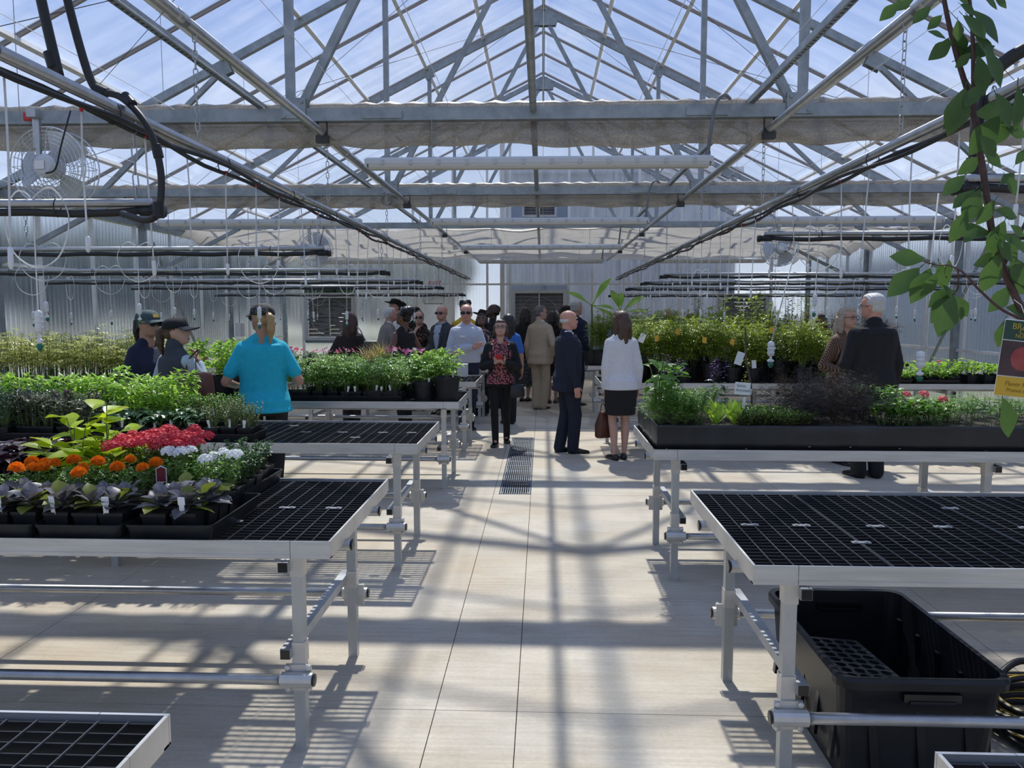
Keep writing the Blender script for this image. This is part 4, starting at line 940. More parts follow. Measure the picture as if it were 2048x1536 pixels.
tagm = MB().box((0, 0, .03), (.016, .0012, .06)).box((0, 0, .05), (.022, .0014, .026)).mesh('plant_tag', 'card_white')
def plant(name, kind, pot, x, y, z, label, group, sc=1., flower=None, nf=0, fr=.05, fz=.15, tg=False, cat='potted plant', fs=1.):
    t = thing(name, label, cat, (x, y, z), U(0, 6.28), group)
    pm, sz, sr_ = POT[pot]
    if pot.startswith('sq'): t.rotation_euler.z = U(-.12, .12)
    p = link('pot', pm, t); link('soil', soilm[pot], p, None, (0, 0, sz))
    f = link('foliage', random.choice(FOL[kind]), t, 'stuff', (0, 0, sz), (0, 0, U(0, 6.28)), (sc * U(.92, 1.08), sc * U(.92, 1.08), sc * U(.9, 1.1)))
    for k in range(nf):
        a = k * 2.4 + U(-.3, .3); r = fr * math.sqrt((k + .5) / nf); q = FLW[flower]
        link(q.name.split('.')[0], q, t, None, (r * math.cos(a), r * math.sin(a), sz + fz * U(.9, 1.08) - r * .25), (U(.3, 1.3) if flower == 'pink' else U(-.25, .25), U(-.25, .25), U(-.6, .6) if flower == 'pink' else U(0, 6)), fs * U(.85, 1.15))
    if tg: link('plant_tag', tagm, t, None, (U(-.02, .02), -sr_ * .8, sz), (U(-.2, .1), U(-.2, .2), -t.rotation_euler.z + U(-.3, .3)))
    return t
def flat_mesh(w, d, h=.058):
    m = MB(); shell(m, [ring(w - .03, d - .03, .015, 0), ring(w - .006, d - .006, .02, h - .008), ring(w, d, .02, h - .008), ring(w, d, .02, h), ring(w - .012, d - .012, .018, h), ring(w - .036, d - .036, .013, .004)]); return m.mesh('nursery_tray', 'pot_black')
flat_a = flat_mesh(.34, .53); flat_b = flat_mesh(.53, .29)
def tray(me, x, y, z, label, group='black nursery trays'): return tag(link('nursery_tray', me, None, None, (x, y, z), (0, 0, U(-.015, .015))), label, 'tray', group)
ZS = ZB - .010                                          # top of the bench grid
# ---- front left bench
for i, (x, y, l) in enumerate([(-1.41, 3.05, 'front right of the flowering bench, half empty'), (-1.755, 3.04, 'at the front of the flowering bench, under the pale-veined leaves'), (-2.10, 3.04, 'at the front of the flowering bench, left edge'), (-2.445, 3.04, 'at the front of the flowering bench, cut off by the frame'),
                                (-1.50, 3.59, 'behind, under the dark mint on the flowering bench'), (-1.845, 3.585, 'behind, under the red verbena'), (-2.19, 3.585, 'behind, under the lime vine'), (-2.535, 3.585, 'behind, under the wine-dark vine')]):
    tray(flat_a, x, y, ZS, 'black plastic tray ' + l)
zt_ = ZS + .006
must_leaf = []
for gr in (0, 1, 2):
    m = MB(); leafm(m, (0, 0, 0), (.8, 0, .55), (-.5, 0, .8), .098, .068, 6, .42, .30, .6, .016); must_leaf.append(m.mesh('leaf', 'leaf_mustard_green' if gr == 2 else 'leaf_mustard', True))
crease = None
def mustard(x, y, z, label, group, n=15, tg=False):
    t = thing('purple_mustard', label, 'potted plant', (x, y, z), 0, group); pm, sz, sr_ = POT['sq']
    p = link('pot', pm, t); link('soil', soilm['sq'], p, None, (0, 0, sz))
    for k in range(n):
        q = k / n; link('leaf', must_leaf[2 if random.random() < .22 else k % 2], t, None, (0, 0, sz + .015 + .03 * q), (U(-.3, .3), .35 - 1.0 * q + U(-.2, .2), k * 2.4 + U(-.3, .3)), U(.7, 1.12) * (1 - .2 * q))
    if tg: link('plant_tag', tagm, t, None, (U(-.03, .03), -.047, sz), (.12, 0, U(-.3, .3)), 1.2)
k = 0
for y in (2.87, 2.975, 3.08):
    for x in ((-1.36, -1.475) if y < 3.2 else ()) + (-1.65, -1.755, -1.86, -2.0, -2.11):
        if y > 3.0 and x < -1.6: continue
        mustard(x + U(-.01, .01), y + U(-.01, .01), zt_, 'purple-grey broad-leaved mustard in a square black pot at the front of the flowering bench', 'purple mustards', tg=(y < 2.9 and k % 2 == 0)); k += 1
for x, y in ((-1.70, 3.10), (-1.81, 3.10), (-1.70, 3.20), (-1.81, 3.21), (-1.95, 3.10), (-2.06, 3.10), (-1.95, 3.21), (-2.06, 3.21), (-2.17, 3.0), (-2.18, 3.11), (-2.18, 3.21), (-1.91, 3.0)):
    plant('marigold', 'marigold', 'sq', x, y, zt_, 'potted marigold with round bright orange blooms beside the white verbena', 'orange marigolds', 1.0, 'marigold', random.choice((1, 1, 2)), .055, .14, fs=1.2)
for x, y in ((-1.36, 3.19), (-1.475, 3.19), (-1.58, 3.20), (-1.37, 3.285), (-1.48, 3.285), (-1.59, 3.30)):
    plant('white_verbena', 'verbena', 'sq', x, y, zt_, 'potted verbena with white flower clusters in front of the red ones', 'white verbena pots', 1.0, 'white', random.choice((1, 2)), .06, .165, fs=1.1)
for x, y in ((-1.70, 3.42), (-1.81, 3.42), (-1.92, 3.42), (-1.70, 3.53), (-1.81, 3.53), (-1.92, 3.53), (-1.71, 3.64), (-1.82, 3.64), (-1.60, 3.42), (-1.60, 3.53)):
    plant('red_verbena', 'verbena', 'sq', x, y, zt_, 'potted verbena topped with a crowd of red flower clusters', 'red verbena pots', 1.05, 'red', 6 if x < -1.65 else 3, .075, .19, fs=1.05)
for x, y in ((-1.38, 3.42), (-1.49, 3.42), (-1.38, 3.53), (-1.49, 3.53), (-1.40, 3.64), (-1.5, 3.65), (-1.41, 3.75), (-1.52, 3.76)):
    plant('mint', 'mint', 'sq', x, y, zt_, 'small-leaved dark green herb pot at the right end of the flowering bench', 'dark green herb pots', .95)
# lime sweet potato vine: each leaf an own part
m = MB(); leafm(m, (0, 0, 0), (1, 0, .1), (0, 0, 1), .135, .095, 5, .18, .25, .35); lime_leaf = m.mesh('leaf', 'leaf_lime', True)
def lime_vine(x, y, z, label, n=26, H=.26):
    t = thing('lime_vine', label, 'potted plant', (x, y, z), 0, 'lime green vines'); p = link('pot', POT['sq'][0], t); link('soil', soilm['sq'], p, None, (0, 0, .078))
    sm = MB(); 
    for s in range(7):
        a = s * .9 + U(-.3, .3); r = U(.04, .16); h = U(.07, H) - r * .3; P = [(0, 0, .08), (r * .5 * math.cos(a), r * .5 * math.sin(a), .08 + h * .7), (r * math.cos(a), r * math.sin(a), .08 + h)]
        sm.tube(P, .0025, 5, False)
        for k in range(n // 7 + 1):
            q = .3 + .7 * k / (n // 7 + .01); b = Vector(P[0]).lerp(Vector(P[1]), q * 2) if q < .5 else Vector(P[1]).lerp(Vector(P[2]), min(1, q * 2 - 1))
            link('leaf', lime_leaf, t, None, b, (U(-.3, .3), U(-.55, .25), a + U(-1.4, 1.4)), U(.6, 1.05))
    sm.build('vine_stem', 'stem_green', t)
for x, y, H in ((-2.02, 3.44, .22), (-2.14, 3.42, .38), (-2.08, 3.56, .36), (-2.22, 3.52, .26), (-2.02, 3.68, .24), (-2.16, 3.70, .28)): lime_vine(x, y, zt_, 'lime green sweet potato vine with large pointed leaves beside the red verbena', 24, H)
for x, y in ((-2.40, 3.42), (-2.52, 3.44), (-2.36, 3.54), (-2.48, 3.56), (-2.60, 3.5), (-2.42, 3.68), (-2.55, 3.7)):
    plant('wine_vine', 'wine', 'sq', x, y, zt_, 'wine-black sweet potato vine at the left end of the flowering bench', 'wine-dark vines', 1.15)
# red picture label in the white verbena
pl_ = thing('plant_label', 'upright dark red picture label stuck among the white verbena', 'plant label', (-1.60, 3.13, ZS + .085), .1)
MB().prism([(-.022, -.03), (.022, -.03), (.022, .03), (.010, .036), (0, .043), (-.010, .036), (-.022, .03)], -.001, .001, Matrix.Translation((0, 0, .09)) @ FRONT).build('card', 'card_white', pl_)
mat('card_red', (.16, .01, .02), .5); MB().prism([(-.019, -.027), (.019, -.027), (.019, .028), (0, .037), (-.019, .028)], .001, .0016, Matrix.Translation((0, 0, .09)) @ FRONT).build('picture', 'card_red', pl_); MB().box((0, .0, .01), (.012, .0015, .11)).build('stake', 'card_white', pl_)
# ---- second left bench: herbs
for i, x in enumerate((-2.17, -2.75, -3.33, -3.91)): tray(flat_b, x, 5.10, ZS, 'black plastic tray at the front of the herb bench, ' + ('under the thyme', 'under the dark rosettes', 'under the purple sage', 'under the parsley')[i])
for i, x in enumerate((-2.45, -3.02, -3.6, -4.2)): tray(flat_b, x, 5.55, ZS, 'black plastic tray at the back of the herb bench, ' + ('right-hand one', 'second from the right', 'third from the right', 'under the leftmost peppers')[i])
def herb(kind, name, pts, label, group, sc=1., pot='sq', **k):
    for x, y in pts: plant(name, kind, pot, x + U(-.012, .012), y + U(-.012, .012), zt_, label, group, sc * U(.92, 1.08), **k)
herb('thyme', 'potted_thyme', [(-1.98, 5.04), (-2.09, 5.05), (-2.2, 5.04), (-1.99, 5.15), (-2.12, 5.16)], 'pale small-leaved thyme pot at the right end of the herb bench', 'thyme pots', 1.05, tg=True)
herb('oregano', 'potted_oregano', [(-2.28, 5.32), (-2.40, 5.33), (-2.16, 5.34), (-2.25, 5.46), (-2.38, 5.47), (-2.5, 5.35)], 'bushy green herb pot just behind the thyme', 'oregano pots', 1.1)
herb('collard', 'potted_kale', [(-2.34, 5.04), (-2.46, 5.05), (-2.58, 5.04), (-2.70, 5.05), (-2.82, 5.04), (-2.94, 5.05), (-2.47, 5.17), (-2.62, 5.17), (-2.76, 5.18), (-2.9, 5.18)], 'low dark broad-leaved rosette pot at the front of the herb bench', 'low dark rosette pots', 1.0, tg=True)
herb('sage', 'potted_sage', [(-3.10, 5.05), (-3.22, 5.05), (-3.34, 5.05), (-3.46, 5.06), (-3.15, 5.18), (-3.3, 5.18), (-3.44, 5.2), (-3.57, 5.12)], 'grey-green sage pot in the front row of the herb bench', 'sage pots', 1.1)
herb('sagetip', 'potted_purple_sage', [(-3.05, 5.12), (-3.28, 5.12), (-3.52, 5.08)], 'purple-tipped sage pot standing among the grey-green ones', 'purple sage pots', 1.15)
herb('parsley', 'potted_parsley', [(-3.52, 5.24), (-3.64, 5.02), (-3.66, 5.2), (-3.76, 5.10), (-3.82, 5.24), (-3.9, 5.05), (-4.0, 5.18), (-3.58, 5.36), (-3.74, 5.36), (-3.9, 5.36), (-4.05, 5.34)], 'dense dark green parsley pot at the left of the herb bench', 'parsley pots', 1.2)
herb('basil', 'potted_basil', [(-2.66, 5.34), (-2.78, 5.34), (-2.9, 5.36), (-2.66, 5.48), (-2.8, 5.5)], 'light green drooping basil pot behind the dark rosettes', 'basil pots', 1.15)
herb('pepper', 'potted_pepper', [(-2.62, 5.62), (-2.78, 5.66), (-2.95, 5.6), (-3.08, 5.46), (-3.1, 5.7), (-3.25, 5.6), (-3.3, 5.42), (-3.4, 5.7), (-3.46, 5.54), (-3.58, 5.68), (-3.62, 5.5), (-3.75, 5.62), (-3.9, 5.54), (-3.92, 5.72), (-4.06, 5.62), (-4.2, 5.5), (-4.22, 5.7), (-2.96, 5.76), (-3.25, 5.8), (-3.52, 5.82)], 'tall light green pepper plant at the back of the herb bench', 'pepper plants', .92, 'sqbig')
# ---- third left bench: tomatoes
for i in range(9): tray(flat_b, -1.62 - i * .56, 7.48, ZS, 'black tray on the tomato bench, %s from the big round pots' % ('first second third fourth fifth sixth seventh eighth ninth'.split()[i]))
pts = []
for j, y in enumerate((7.42, 7.56, 7.72, 7.88, 8.04, 8.2)):
    n = 11
    for i in range(n):
        x = -1.42 - i * .125 - (j % 2) * .05
        if y > 7.7: x += .35
        pts.append((x, y))
for x, y in pts: plant('tomato_plant', 'tomato', 'sq', x + U(-.02, .02), y + U(-.02, .02), zt_, 'leafy green tomato plant in a small black pot, crowded right of the turquoise shirt', 'crowded tomato plants', U(.82, 1.04), tg=(y < 7.5 and random.random() < .6))
for i, (x, y) in enumerate(((-1.16, 7.44), (-.93, 7.45))):
    plant('tomato_tub', 'tomato', 'rd' if i == 0 else 'rdbig', x, y, ZS, ('plant in a round ribbed pot left of the larger one, bench end', 'plant in the larger round ribbed pot at the tomato bench end')[i], None, .75, tg=True)
herb('basil', 'bench_end_plant', [(-1.2, 7.75), (-1.02, 7.72), (-1.1, 7.95), (-.95, 7.98), (-1.08, 8.15), (-1.26, 8.1)], 'glossy green pepper plant at the aisle end of the tomato bench', 'plants at the tomato bench end', 1.5)
for x in (-1.45, -1.62): plant('variegated_plant', 'thyme', 'sqbig', x, 7.40, ZS, 'small pale variegated plant in a twin black pot in front of the tomatoes', 'variegated plants', 1.3, tg=True)
pts = [(-3.95 - i * .13 + U(-.02, .02), y + (i % 2) * .04) for y in (7.42, 7.58, 7.76, 7.94, 8.12) for i in range(14)]
for x, y in pts: plant('tall_seedling', 'seedling', 'sqs', x, y, zt_, 'tall thin pale-leaved tomato seedling on the far left bench', 'tall pale seedlings', U(1.1, 1.42))
for x, y in ((-3.38, 7.48), (-3.15, 7.5), (-2.95, 7.47)): plant('potted_eggplant', 'pepper', 'rdbig', x, y, ZS, 'tall leafy plant in a large round black pot between the black cap and turquoise shirt', 'large-potted plants between the women', 1.25, 'pink', 2, .1, .2, fs=.8)
for x, y in ((-3.35, 7.85), (-3.1, 7.9), (-3.6, 7.7), (-3.62, 8.0), (-2.85, 7.85), (-3.3, 8.15)): plant('bushy_plant', 'pepper', 'sqbig', x, y, zt_, 'tall light plant behind the large-potted ones between the women', 'light plants between the women', 1.3)
# ---- fourth and fifth left benches
hook = MB().tube(bez([(0, 0, 0), (.0, 0, .12), (.03, 0, .2), (.065, 0, .19), (.07, 0, .155)], 6), .007, 6).mesh('hook', 'white_plastic', True)
def basket(x, y, label, hk=True, nf=9):
    t = plant('pink_basket', 'petunia', 'rd', x, y, ZS, label, 'pink flower baskets', 1.6, 'pink', nf, .15, .24, cat='flower basket')
    if hk: link('hook', hook, t, None, (U(-.05, .05), 0, .18), (0, U(-.3, .3), U(-.4, .4)), U(.9, 1.15))
for x, y, l in ((-3.2, 9.75, 'pink flower basket just right of the turquoise shirt'), (-2.85, 9.9, 'pink flower basket second from the turquoise shirt'), (-2.5, 9.75, 'pink flower basket below the brown-haired person'), (-1.95, 9.9, 'pink flower basket in front of the sleeveless black top'), (-1.65, 9.7, 'pink flower basket nearest the aisle')): basket(x, y, l)
for x, y in ((-2.28, 9.95), (-2.12, 10.05), (-2.2, 10.2)): plant('brown_grass', 'grass', 'rd', x, y, ZS, 'tuft of tawny ornamental grass in front of the tweed jacket', 'tawny grass tufts', 1.05)
plant('spiky_grass', 'greengrass', 'rd', -3.72, 9.85, ZS, 'spiky green grass plant behind the blonde ponytail', None, .95)
bt = thing('spray_bottle', 'white bottle with an orange label standing by the tawny grass', 'bottle', (-2.42, 9.62, ZS))
MB().lathe([(.045, 0), (.05, .01), (.05, .2), (.03, .24), (.018, .25)], 14).build('body', 'white_plastic', bt, True); MB().lathe([(.022, .25), (.022, .28), (.01, .285)], 12).build('cap', 'white_plastic', bt); mat('label_orange', (.62, .34, .06), .6); MB().lathe([(.0512, .05), (.0512, .16)], 14).build('label_band', 'label_orange', bt)
for i in range(9):
    for j in range(2): plant('low_dark_plant', 'lowdark', 'sqbig', -1.2 - i * .42 + U(-.05, .05), 11.95 + j * .4, ZS, 'low dark green plant on the last left bench in front of the crowd', 'low dark plants at the back', 1.3)
for i in range(6): plant('bench_pot', 'lowdark', 'rd', -3.9 - i * .3, 9.8 + (i % 2) * .3, ZS, 'low dark plant in a round pot at the left of the fourth bench', 'low round-pot plants', 1.2)
# ---- planter bed on the right bench
PX0, PX1, PY0, PY1, PZ = .72, 5.9, 4.80, 5.74, 1.022
pb = thing('planter_bed', 'long black plastic lined planter bed on the right bench', 'planter', (PX0, PY0, ZS))
def liner_side(a, b, h):
    m = MB(); n = int((Vector(b) - Vector(a)).length / .12) + 2; a = Vector(a); b = Vector(b); d = (b - a).normalized(); o = d.cross(Vector((0, 0, 1))); V = []
    for i in range(n + 1):
        p = a.lerp(b, i / n)
        for k, z in enumerate((0, .3, .6, .92, 1.0)): w_ = .004 * math.sin(i * 2.3 + k) + .003 * U(-1, 1); V.append(p + o * (w_ + .002) + Vector((0, 0, h * z)))
        for k, z in enumerate((1.0, 0)): V.append(p - o * .02 + Vector((0, 0, h * z)))
    q = 7; Fs = [(i * q + j, (i + 1) * q + j, (i + 1) * q + (j + 1) % q, i * q + (j + 1) % q) for i in range(n) for j in range(q)]
    return m.add(V, Fs)
hb = PZ - ZS; WL, WD = PX1 - PX0, PY1 - PY0
for a, b in (((0, 0, 0), (WL, 0, 0)), ((WL, 0, 0), (WL, WD, 0)), ((WL, WD, 0), (0, WD, 0)), ((0, WD, 0), (0, 0, 0))): liner_side(a, b, hb).build('liner_side', 'liner', pb, True)
MB().box((WL / 2, WD / 2, hb - .03), (WL - .03, WD - .03, .03)).build('soil', 'soil_bed', pb)
st = MB().box((0, 0, 0), (.012, .004, .003)).mesh('staple', 'galvanized_bright')
for k in range(14): link('staple', st, pb, None, (.1 + k * .37 + U(-.1, .1), -.007, U(.01, .03)), (0, U(-.5, .5), 0))
ZP = PZ - .012
def bed(name, kind, x, y, label, group=None, sc=1., flower=None, nf=0, fr=.05, fz=.15, fs=1., cat='plant'):
    t = thing(name, label, cat, (x, y, ZP), U(0, 6), group)
    link('foliage', random.choice(FOL[kind]), t, 'stuff', (0, 0, 0), None, (sc, sc, sc * U(.92, 1.1)))
    for k in range(nf):
        a = k * 2.4 + U(-.3, .3); r = fr * math.sqrt((k + .5) / nf); q = FLW[flower]; link(q.name.split('.')[0], q, t, None, (r * math.cos(a), r * math.sin(a), fz * U(.9, 1.08)), (U(-.25, .25), U(-.25, .25), U(0, 6)), fs * U(.85, 1.15))
    return t
for x, y in ((.78, 5.05), (.86, 5.3)): bed('tall_leafy_plant', 'bigleaf', x, y, 'tall broad-leaved plant at the aisle end of the planter bed', 'tall broad-leaved plants', 1.2)
for x, y in ((.76, 4.9), (.84, 4.87), (.92, 4.92), (1.0, 4.88), (.80, 5.0), (.90, 5.03), (.99, 5.02), (1.0, 5.14), (.74, 4.98), (.92, 5.15), (1.05, 5.3), (.95, 5.38), (.82, 5.2), (1.12, 5.15)): bed('flat_parsley', 'cilantro', x, y, 'mid green parsley clump at the aisle end of the planter bed', 'parsley clumps in the planter', 1.05)
ll = lettuce_leaf().mesh('leaf', 'leaf_lettuce', True)
def lettuce(x, y, label, n=9):
    t = thing('lettuce', label, 'lettuce', (x, y, ZP), 0, 'lettuces in the planter')
    for k in range(n): q = k / n; link('leaf', ll, t, None, (0, 0, 0), (0, .55 - .75 * q, k * 2.4 + U(-.2, .2)), (.8 + .25 * U(0, 1)) * (1 - .15 * q))
lettuce(1.10, 4.90, 'bright green lettuce with upright leaves at the front of the planter, larger one', 14); lettuce(1.225, 4.91, 'bright green lettuce at the front of the planter, smaller one nearer the sign', 12)
for x, y, l in ((.93, 5.45, 'salvia with violet flower spikes at the back of the planter, aisle side'), (1.20, 5.28, 'salvia with violet flower spikes behind the lettuce')): bed('salvia', 'salvia', x, y, l, 'violet salvias', 1.1, 'violet', 5, .08, .27)
for i in range(24): bed('creeping_herb', 'low', 1.30 + (i % 8) * .05 + U(-.02, .02), 4.89 + (i // 8) * .13 + U(-.03, .03), 'low reddish creeping herb between the sign and the dark fennel', 'creeping herbs', 1.1)
for x, y in ((1.72, 4.98), (1.88, 5.0), (2.03, 5.06), (1.80, 5.2), (1.98, 5.25), (1.64, 5.15), (2.12, 5.15)): bed('bronze_fennel', 'fennel', x, y, 'feathery dark bronze fennel in the middle of the planter', 'bronze fennel clumps', .92)
for x, y in ((2.2, 5.2), (2.28, 5.1), (2.36, 5.25), (2.25, 5.38), (2.42, 5.42), (2.15, 5.3)): bed('leafy_green', 'bigleaf', x, y, 'broad-leaved plant between the fennel and the pink flowers', 'broad leaves by the fennel', .68)
for x, y in ((2.16, 4.95), (2.25, 4.9), (2.34, 4.93), (2.43, 5.02), (2.33, 5.06), (2.48, 4.9), (2.22, 5.02), (2.40, 5.14), (2.52, 5.05)): bed('geranium', 'geranium', x, y, 'lobed-leaf geranium at the front of the planter', 'front geraniums', .95, 'coral', 0, .05, .19)
bed('zonal_geranium', 'geranium', 2.50, 5.2, 'geranium with two showy coral pink flower heads', None, 1.0, 'coral', 2, .08, .16, 1.3)
bed('zonal_geranium', 'geranium', 2.36, 5.0, 'geranium with one small coral flower at the planter front', None, .9, 'coral', 1, .03, .12, 1.0); bed('zonal_geranium', 'geranium', 2.66, 5.15, 'geranium with one coral flower among the young tomatoes', None, .9, 'coral', 1, .03, .14, 1.2)
for i in range(32): bed('bed_tomato', 'bedtomato', 2.56 + (i % 8) * .12 + U(-.03, .03), 4.88 + (i // 8) * .17 + U(-.03, .03), 'young tomato plant at the right of the planter bed', 'young tomatoes in the planter', U(.8, 1.05))
# handwritten sign and tagged sapling
sg = thing('garden_sign', 'white card on a stick with blue handwriting standing in the planter', 'sign', (1.29, 5.0, ZP), -.06)
MB().box((0, 0, .0), (.018, .006, .34), Matrix.Rotation(.1, 3, 'Y')).build('stick', 'card_white', sg); MB().box((.0, -.006, .225), (.098, .003, .08), Matrix.Rotation(.07, 3, 'Y')).build('card', 'card_white', sg)
mat('ink_blue', (.05, .10, .16), .6)
text('Salvia', .026, 'ink_blue', sg, Matrix.Translation((-.008, -.008, .243)) @ Matrix.Rotation(.07, 4, 'Y') @ FRONT, 'handwriting', .0005); text('Amistad', .026, 'ink_blue', sg, Matrix.Translation((.002, -.008, .213)) @ Matrix.Rotation(.07, 4, 'Y') @ FRONT, 'handwriting', .0005)
sp_ = thing('tagged_sapling', 'thin bare-stemmed sapling with hanging white tags behind the sign', 'sapling', (1.45, 5.35, ZP))
MB().tube(bez([(0, 0, 0), (-.01, 0, .2), (-.05, .0, .4), (-.06, 0, .62)], 5), [.007] * 15 + [.004], 6).build('stem', 'stem_brown', sp_, True)
f = MB()
for k in range(90): leafm(f, (-.02 - .05 * U(0, 1) + U(-.02, .02), U(-.02, .02), U(.08, .62)), rdir(-.5, .8), (0, 0, 1), U(.014, .03), .011, 2)
for k in range(160): leafm(f, (-.06 + U(-.17, .14), U(-.1, .1), .62 + U(-.06, .22)), rdir(-.5, .8), (0, 0, 1), U(.03, .05), .02, 2)
f.build('foliage', 'leaf_rose', sp_, kind='stuff')
for (x, z, a, l) in ((-.10, .40, .3, 1.5), (.0, .36, -.1, .9), (-.02, .17, .1, .7)): MB().box((x, -.02, z), (.034 * l, .002, .06 * l), Matrix.Rotation(a, 3, 'Y')).box((x - .004, -.0212, z), (.02 * l, .001, .006 * l), Matrix.Rotation(a, 3, 'Y')).build('hanging_tag', 'card_white', sp_)
# ---- shrubs on the far right benches
sx_ = [1.18 + i * .29 for i in range(9)]
for j, y in enumerate((9.52, 9.85, 10.18)):
    for i, x in enumerate(sx_):
        if j == 0 and i == 6: continue
        t = plant('rose_bush', 'rose', 'rd' if i % 3 else 'rdbig', x + U(-.05, .05) + (j % 2) * .12, y + U(-.04, .04), ZS, 'bushy yellow-green rose in a round black nursery pot on the shrub bench', 'potted roses on the shrub bench', U(.95, 1.2))
mat('tag_yellow', (.62, .36, .03), .6); mat('tag_clear', (.3, .32, .28), .4, trans=.4)
for x, z, a in ((1.63, 1.50, .35), (1.38, 1.42, -.1), (1.95, 1.40, .1), (2.28, 1.38, .5), (2.75, 1.52, .1)):
    q = tag(MB().box((x, 9.36, z), (.05, .002, .06), Matrix.Rotation(a, 3, 'Y')).box((x, 9.358, z - .025), (.05, .002, .03), Matrix.Rotation(a, 3, 'Y')).build('variety_tag', 'tag_yellow'), 'small yellow variety tag hung in a potted rose', 'tag', 'yellow tags in the roses')
wt = thing('white_tag', 'white bottle-shaped tag hung in the roses near the white blazer', 'tag', (1.20, 9.34, 1.42)); MB().box((0, 0, 0), (.07, .004, .11), Matrix.Rotation(.4, 3, 'Y')).build('card', 'card_white', wt); MB().tube([(.02, 0, .05), (.03, .02, .1)], .002, 4).build('string', 'card_white', wt)
plant('tall_shrub', 'tallshrub', 'rdbig', 2.9, 10.0, ZS, 'tall upright shrub with light leaves rising above the roses', None, 1.0); plant('tall_shrub', 'tallshrub', 'rdbig', 3.35, 10.05, ZS, 'tallest narrow shrub behind the striped blouse', None, 1.1)
for i in range(3): tray(flat_b, 3.62 + i * .56, 9.52, ZS, 'black tray of pale starters right of the roses, ' + ('beside the roses', 'behind the dark blazer', 'right of the dark blazer')[i])
for i in range(26): plant('pale_starter', 'starter', 'sqs', 3.42 + (i % 13) * .125, 9.45 + (i // 13) * .13, zt_, 'pale-leaved starter plant in the trays behind the dark blazer', 'pale starters', 1.1)
for i in range(12):
    t = plant('light_starter', 'starter', 'sqbig', 4.55 + (i % 6) * .2, 9.5 + (i // 6) * .25, ZS, 'light green starter in a tilted square pot right of the dark blazer', 'tilted square pots', 1.7, 'coral', 1 if i == 1 else 0, .03, .16)
    t.rotation_euler = (0, .12, .2)
plant('agave_pot', 'greengrass', 'rdbig', 5.95, 9.7, ZS, 'dark strappy plant in a round pot near the right wall', None, .55)
for i in range(8): plant('nandina', 'nandina', 'rdbig', 4.3 + (i % 4) * .42, 12.65 + (i // 4) * .4, ZS, 'sparse reddish nandina shrub on the back right bench', 'reddish nandinas', 1.25)
for i in range(18): plant('back_shrub', 'rose', 'rdbig', .95 + (i % 9) * .38 + U(-.06, .06), 12.6 + (i // 9) * .42, ZS, 'leafy shrub on the back right bench behind the roses', 'leafy back shrubs', U(1.15, 1.45))
for x in (2.6, 3.6, 4.1): plant('tall_back_shrub', 'tallshrub', 'rdbig', x, 13.1, ZS, 'tall upright shrub on the back right bench under the far fan', 'tall back shrubs', 1.25)
# ---- banana plants
def banana(x, y, label, leaves, H):
    t = thing('banana_plant', label, 'banana plant', (x, y, ZS), 0, 'banana plants'); p = link('pot', POT['rdbig'][0], t); link('soil', soilm['rdbig'], p, None, (0, 0, .21))
    MB().tube([(0, 0, .2), (.01, 0, .2 + H * .5), (0, 0, .2 + H)], [.03, .024, .012], 8).build('stem', 'stem_green', t, True)
    for (a, el, L, W) in leaves:
        m = MB(); d = Vector((math.cos(a) * math.cos(el), math.sin(a) * math.cos(el), math.sin(el))); n = Vector((0, 0, 1)) - d * d.z; q = Vector((0, 0, .2 + H))
        leafm(m, q + d * .08, d, n + Vector((0, -.5, 0)), L, W, 9, .12, .35, .55, .01); m.tube([q, q + d * .12], .008, 5); m.build('leaf', 'leaf_banana', t, True)
banana(.80, 12.62, 'banana plant with broad upright leaves above the navy suit', [(2.8, .55, .42, .14), (.5, .95, .52, .13), (.1, -.45, .42, .14), (-.4, -.1, .3, .12)], .78)
banana(1.28, 12.7, 'banana plant behind the woman in the white blazer', [(.5, .6, .5, .15), (2.1, 1.0, .4, .15), (-.5, .1, .4, .14), (1.4, 1.2, .3, .1)], .66)

# ---- plum branch in the foreground
random.seed(21)
pt = thing('plum_tree', 'young plum tree with red-brown stems leaning in at the right edge', 'tree', (1.32, 1.62, ZS))
o = Vector((1.32, 1.62, ZS))
p = link('pot', POT['rdbig'][0], pt); link('soil', soilm['rdbig'], p, None, (0, 0, .21))
def branch(P, r0, r1, name='branch'):
    Q = bez(P, 7); n = len(Q); MB().tube([q - o for q in Q], [r0 + (r1 - r0) * i / (n - 1) for i in range(n)], 8).build(name, 'stem_red', pt, True); return Q
br1 = branch([(1.32, 1.62, 1.07), (1.2, 1.62, 1.35), (1.06, 1.64, 1.62), (1.0, 1.65, 1.72), (.935, 1.65, 1.86), (.90, 1.65, 2.02), (.872, 1.65, 2.14), (.84, 1.66, 2.25), (.81, 1.66, 2.36), (.79, 1.67, 2.5)], .010, .0038, 'trunk')
br2 = branch([(.878, 1.65, 2.12), (.868, 1.64, 2.18), (.855, 1.63, 2.28), (.835, 1.63, 2.42)], .005, .003)
br3 = branch([(1.0, 1.62, 1.70), (.93, 1.60, 1.725), (.87, 1.58, 1.765), (.83, 1.57, 1.80), (.80, 1.57, 1.815)], .0035, .0015)
br4 = branch([(.955, 1.65, 1.82), (.985, 1.64, 1.9), (1.01, 1.63, 1.98), (1.05, 1.62, 2.06)], .004, .002)
br5 = branch([(1.02, 1.65, 1.68), (1.03, 1.64, 1.76), (1.0, 1.63, 1.86)], .003, .0015)
m = MB(); leafm(m, (0, 0, 0), (1, 0, 0), (0, 0, 1), .078, .043, 9, .14, .16, .5, .002); m.tube([(-.012, 0, .002), (0, 0, 0)], .001, 4); plum_leaf = m.mesh('leaf', 'leaf_plum', True)
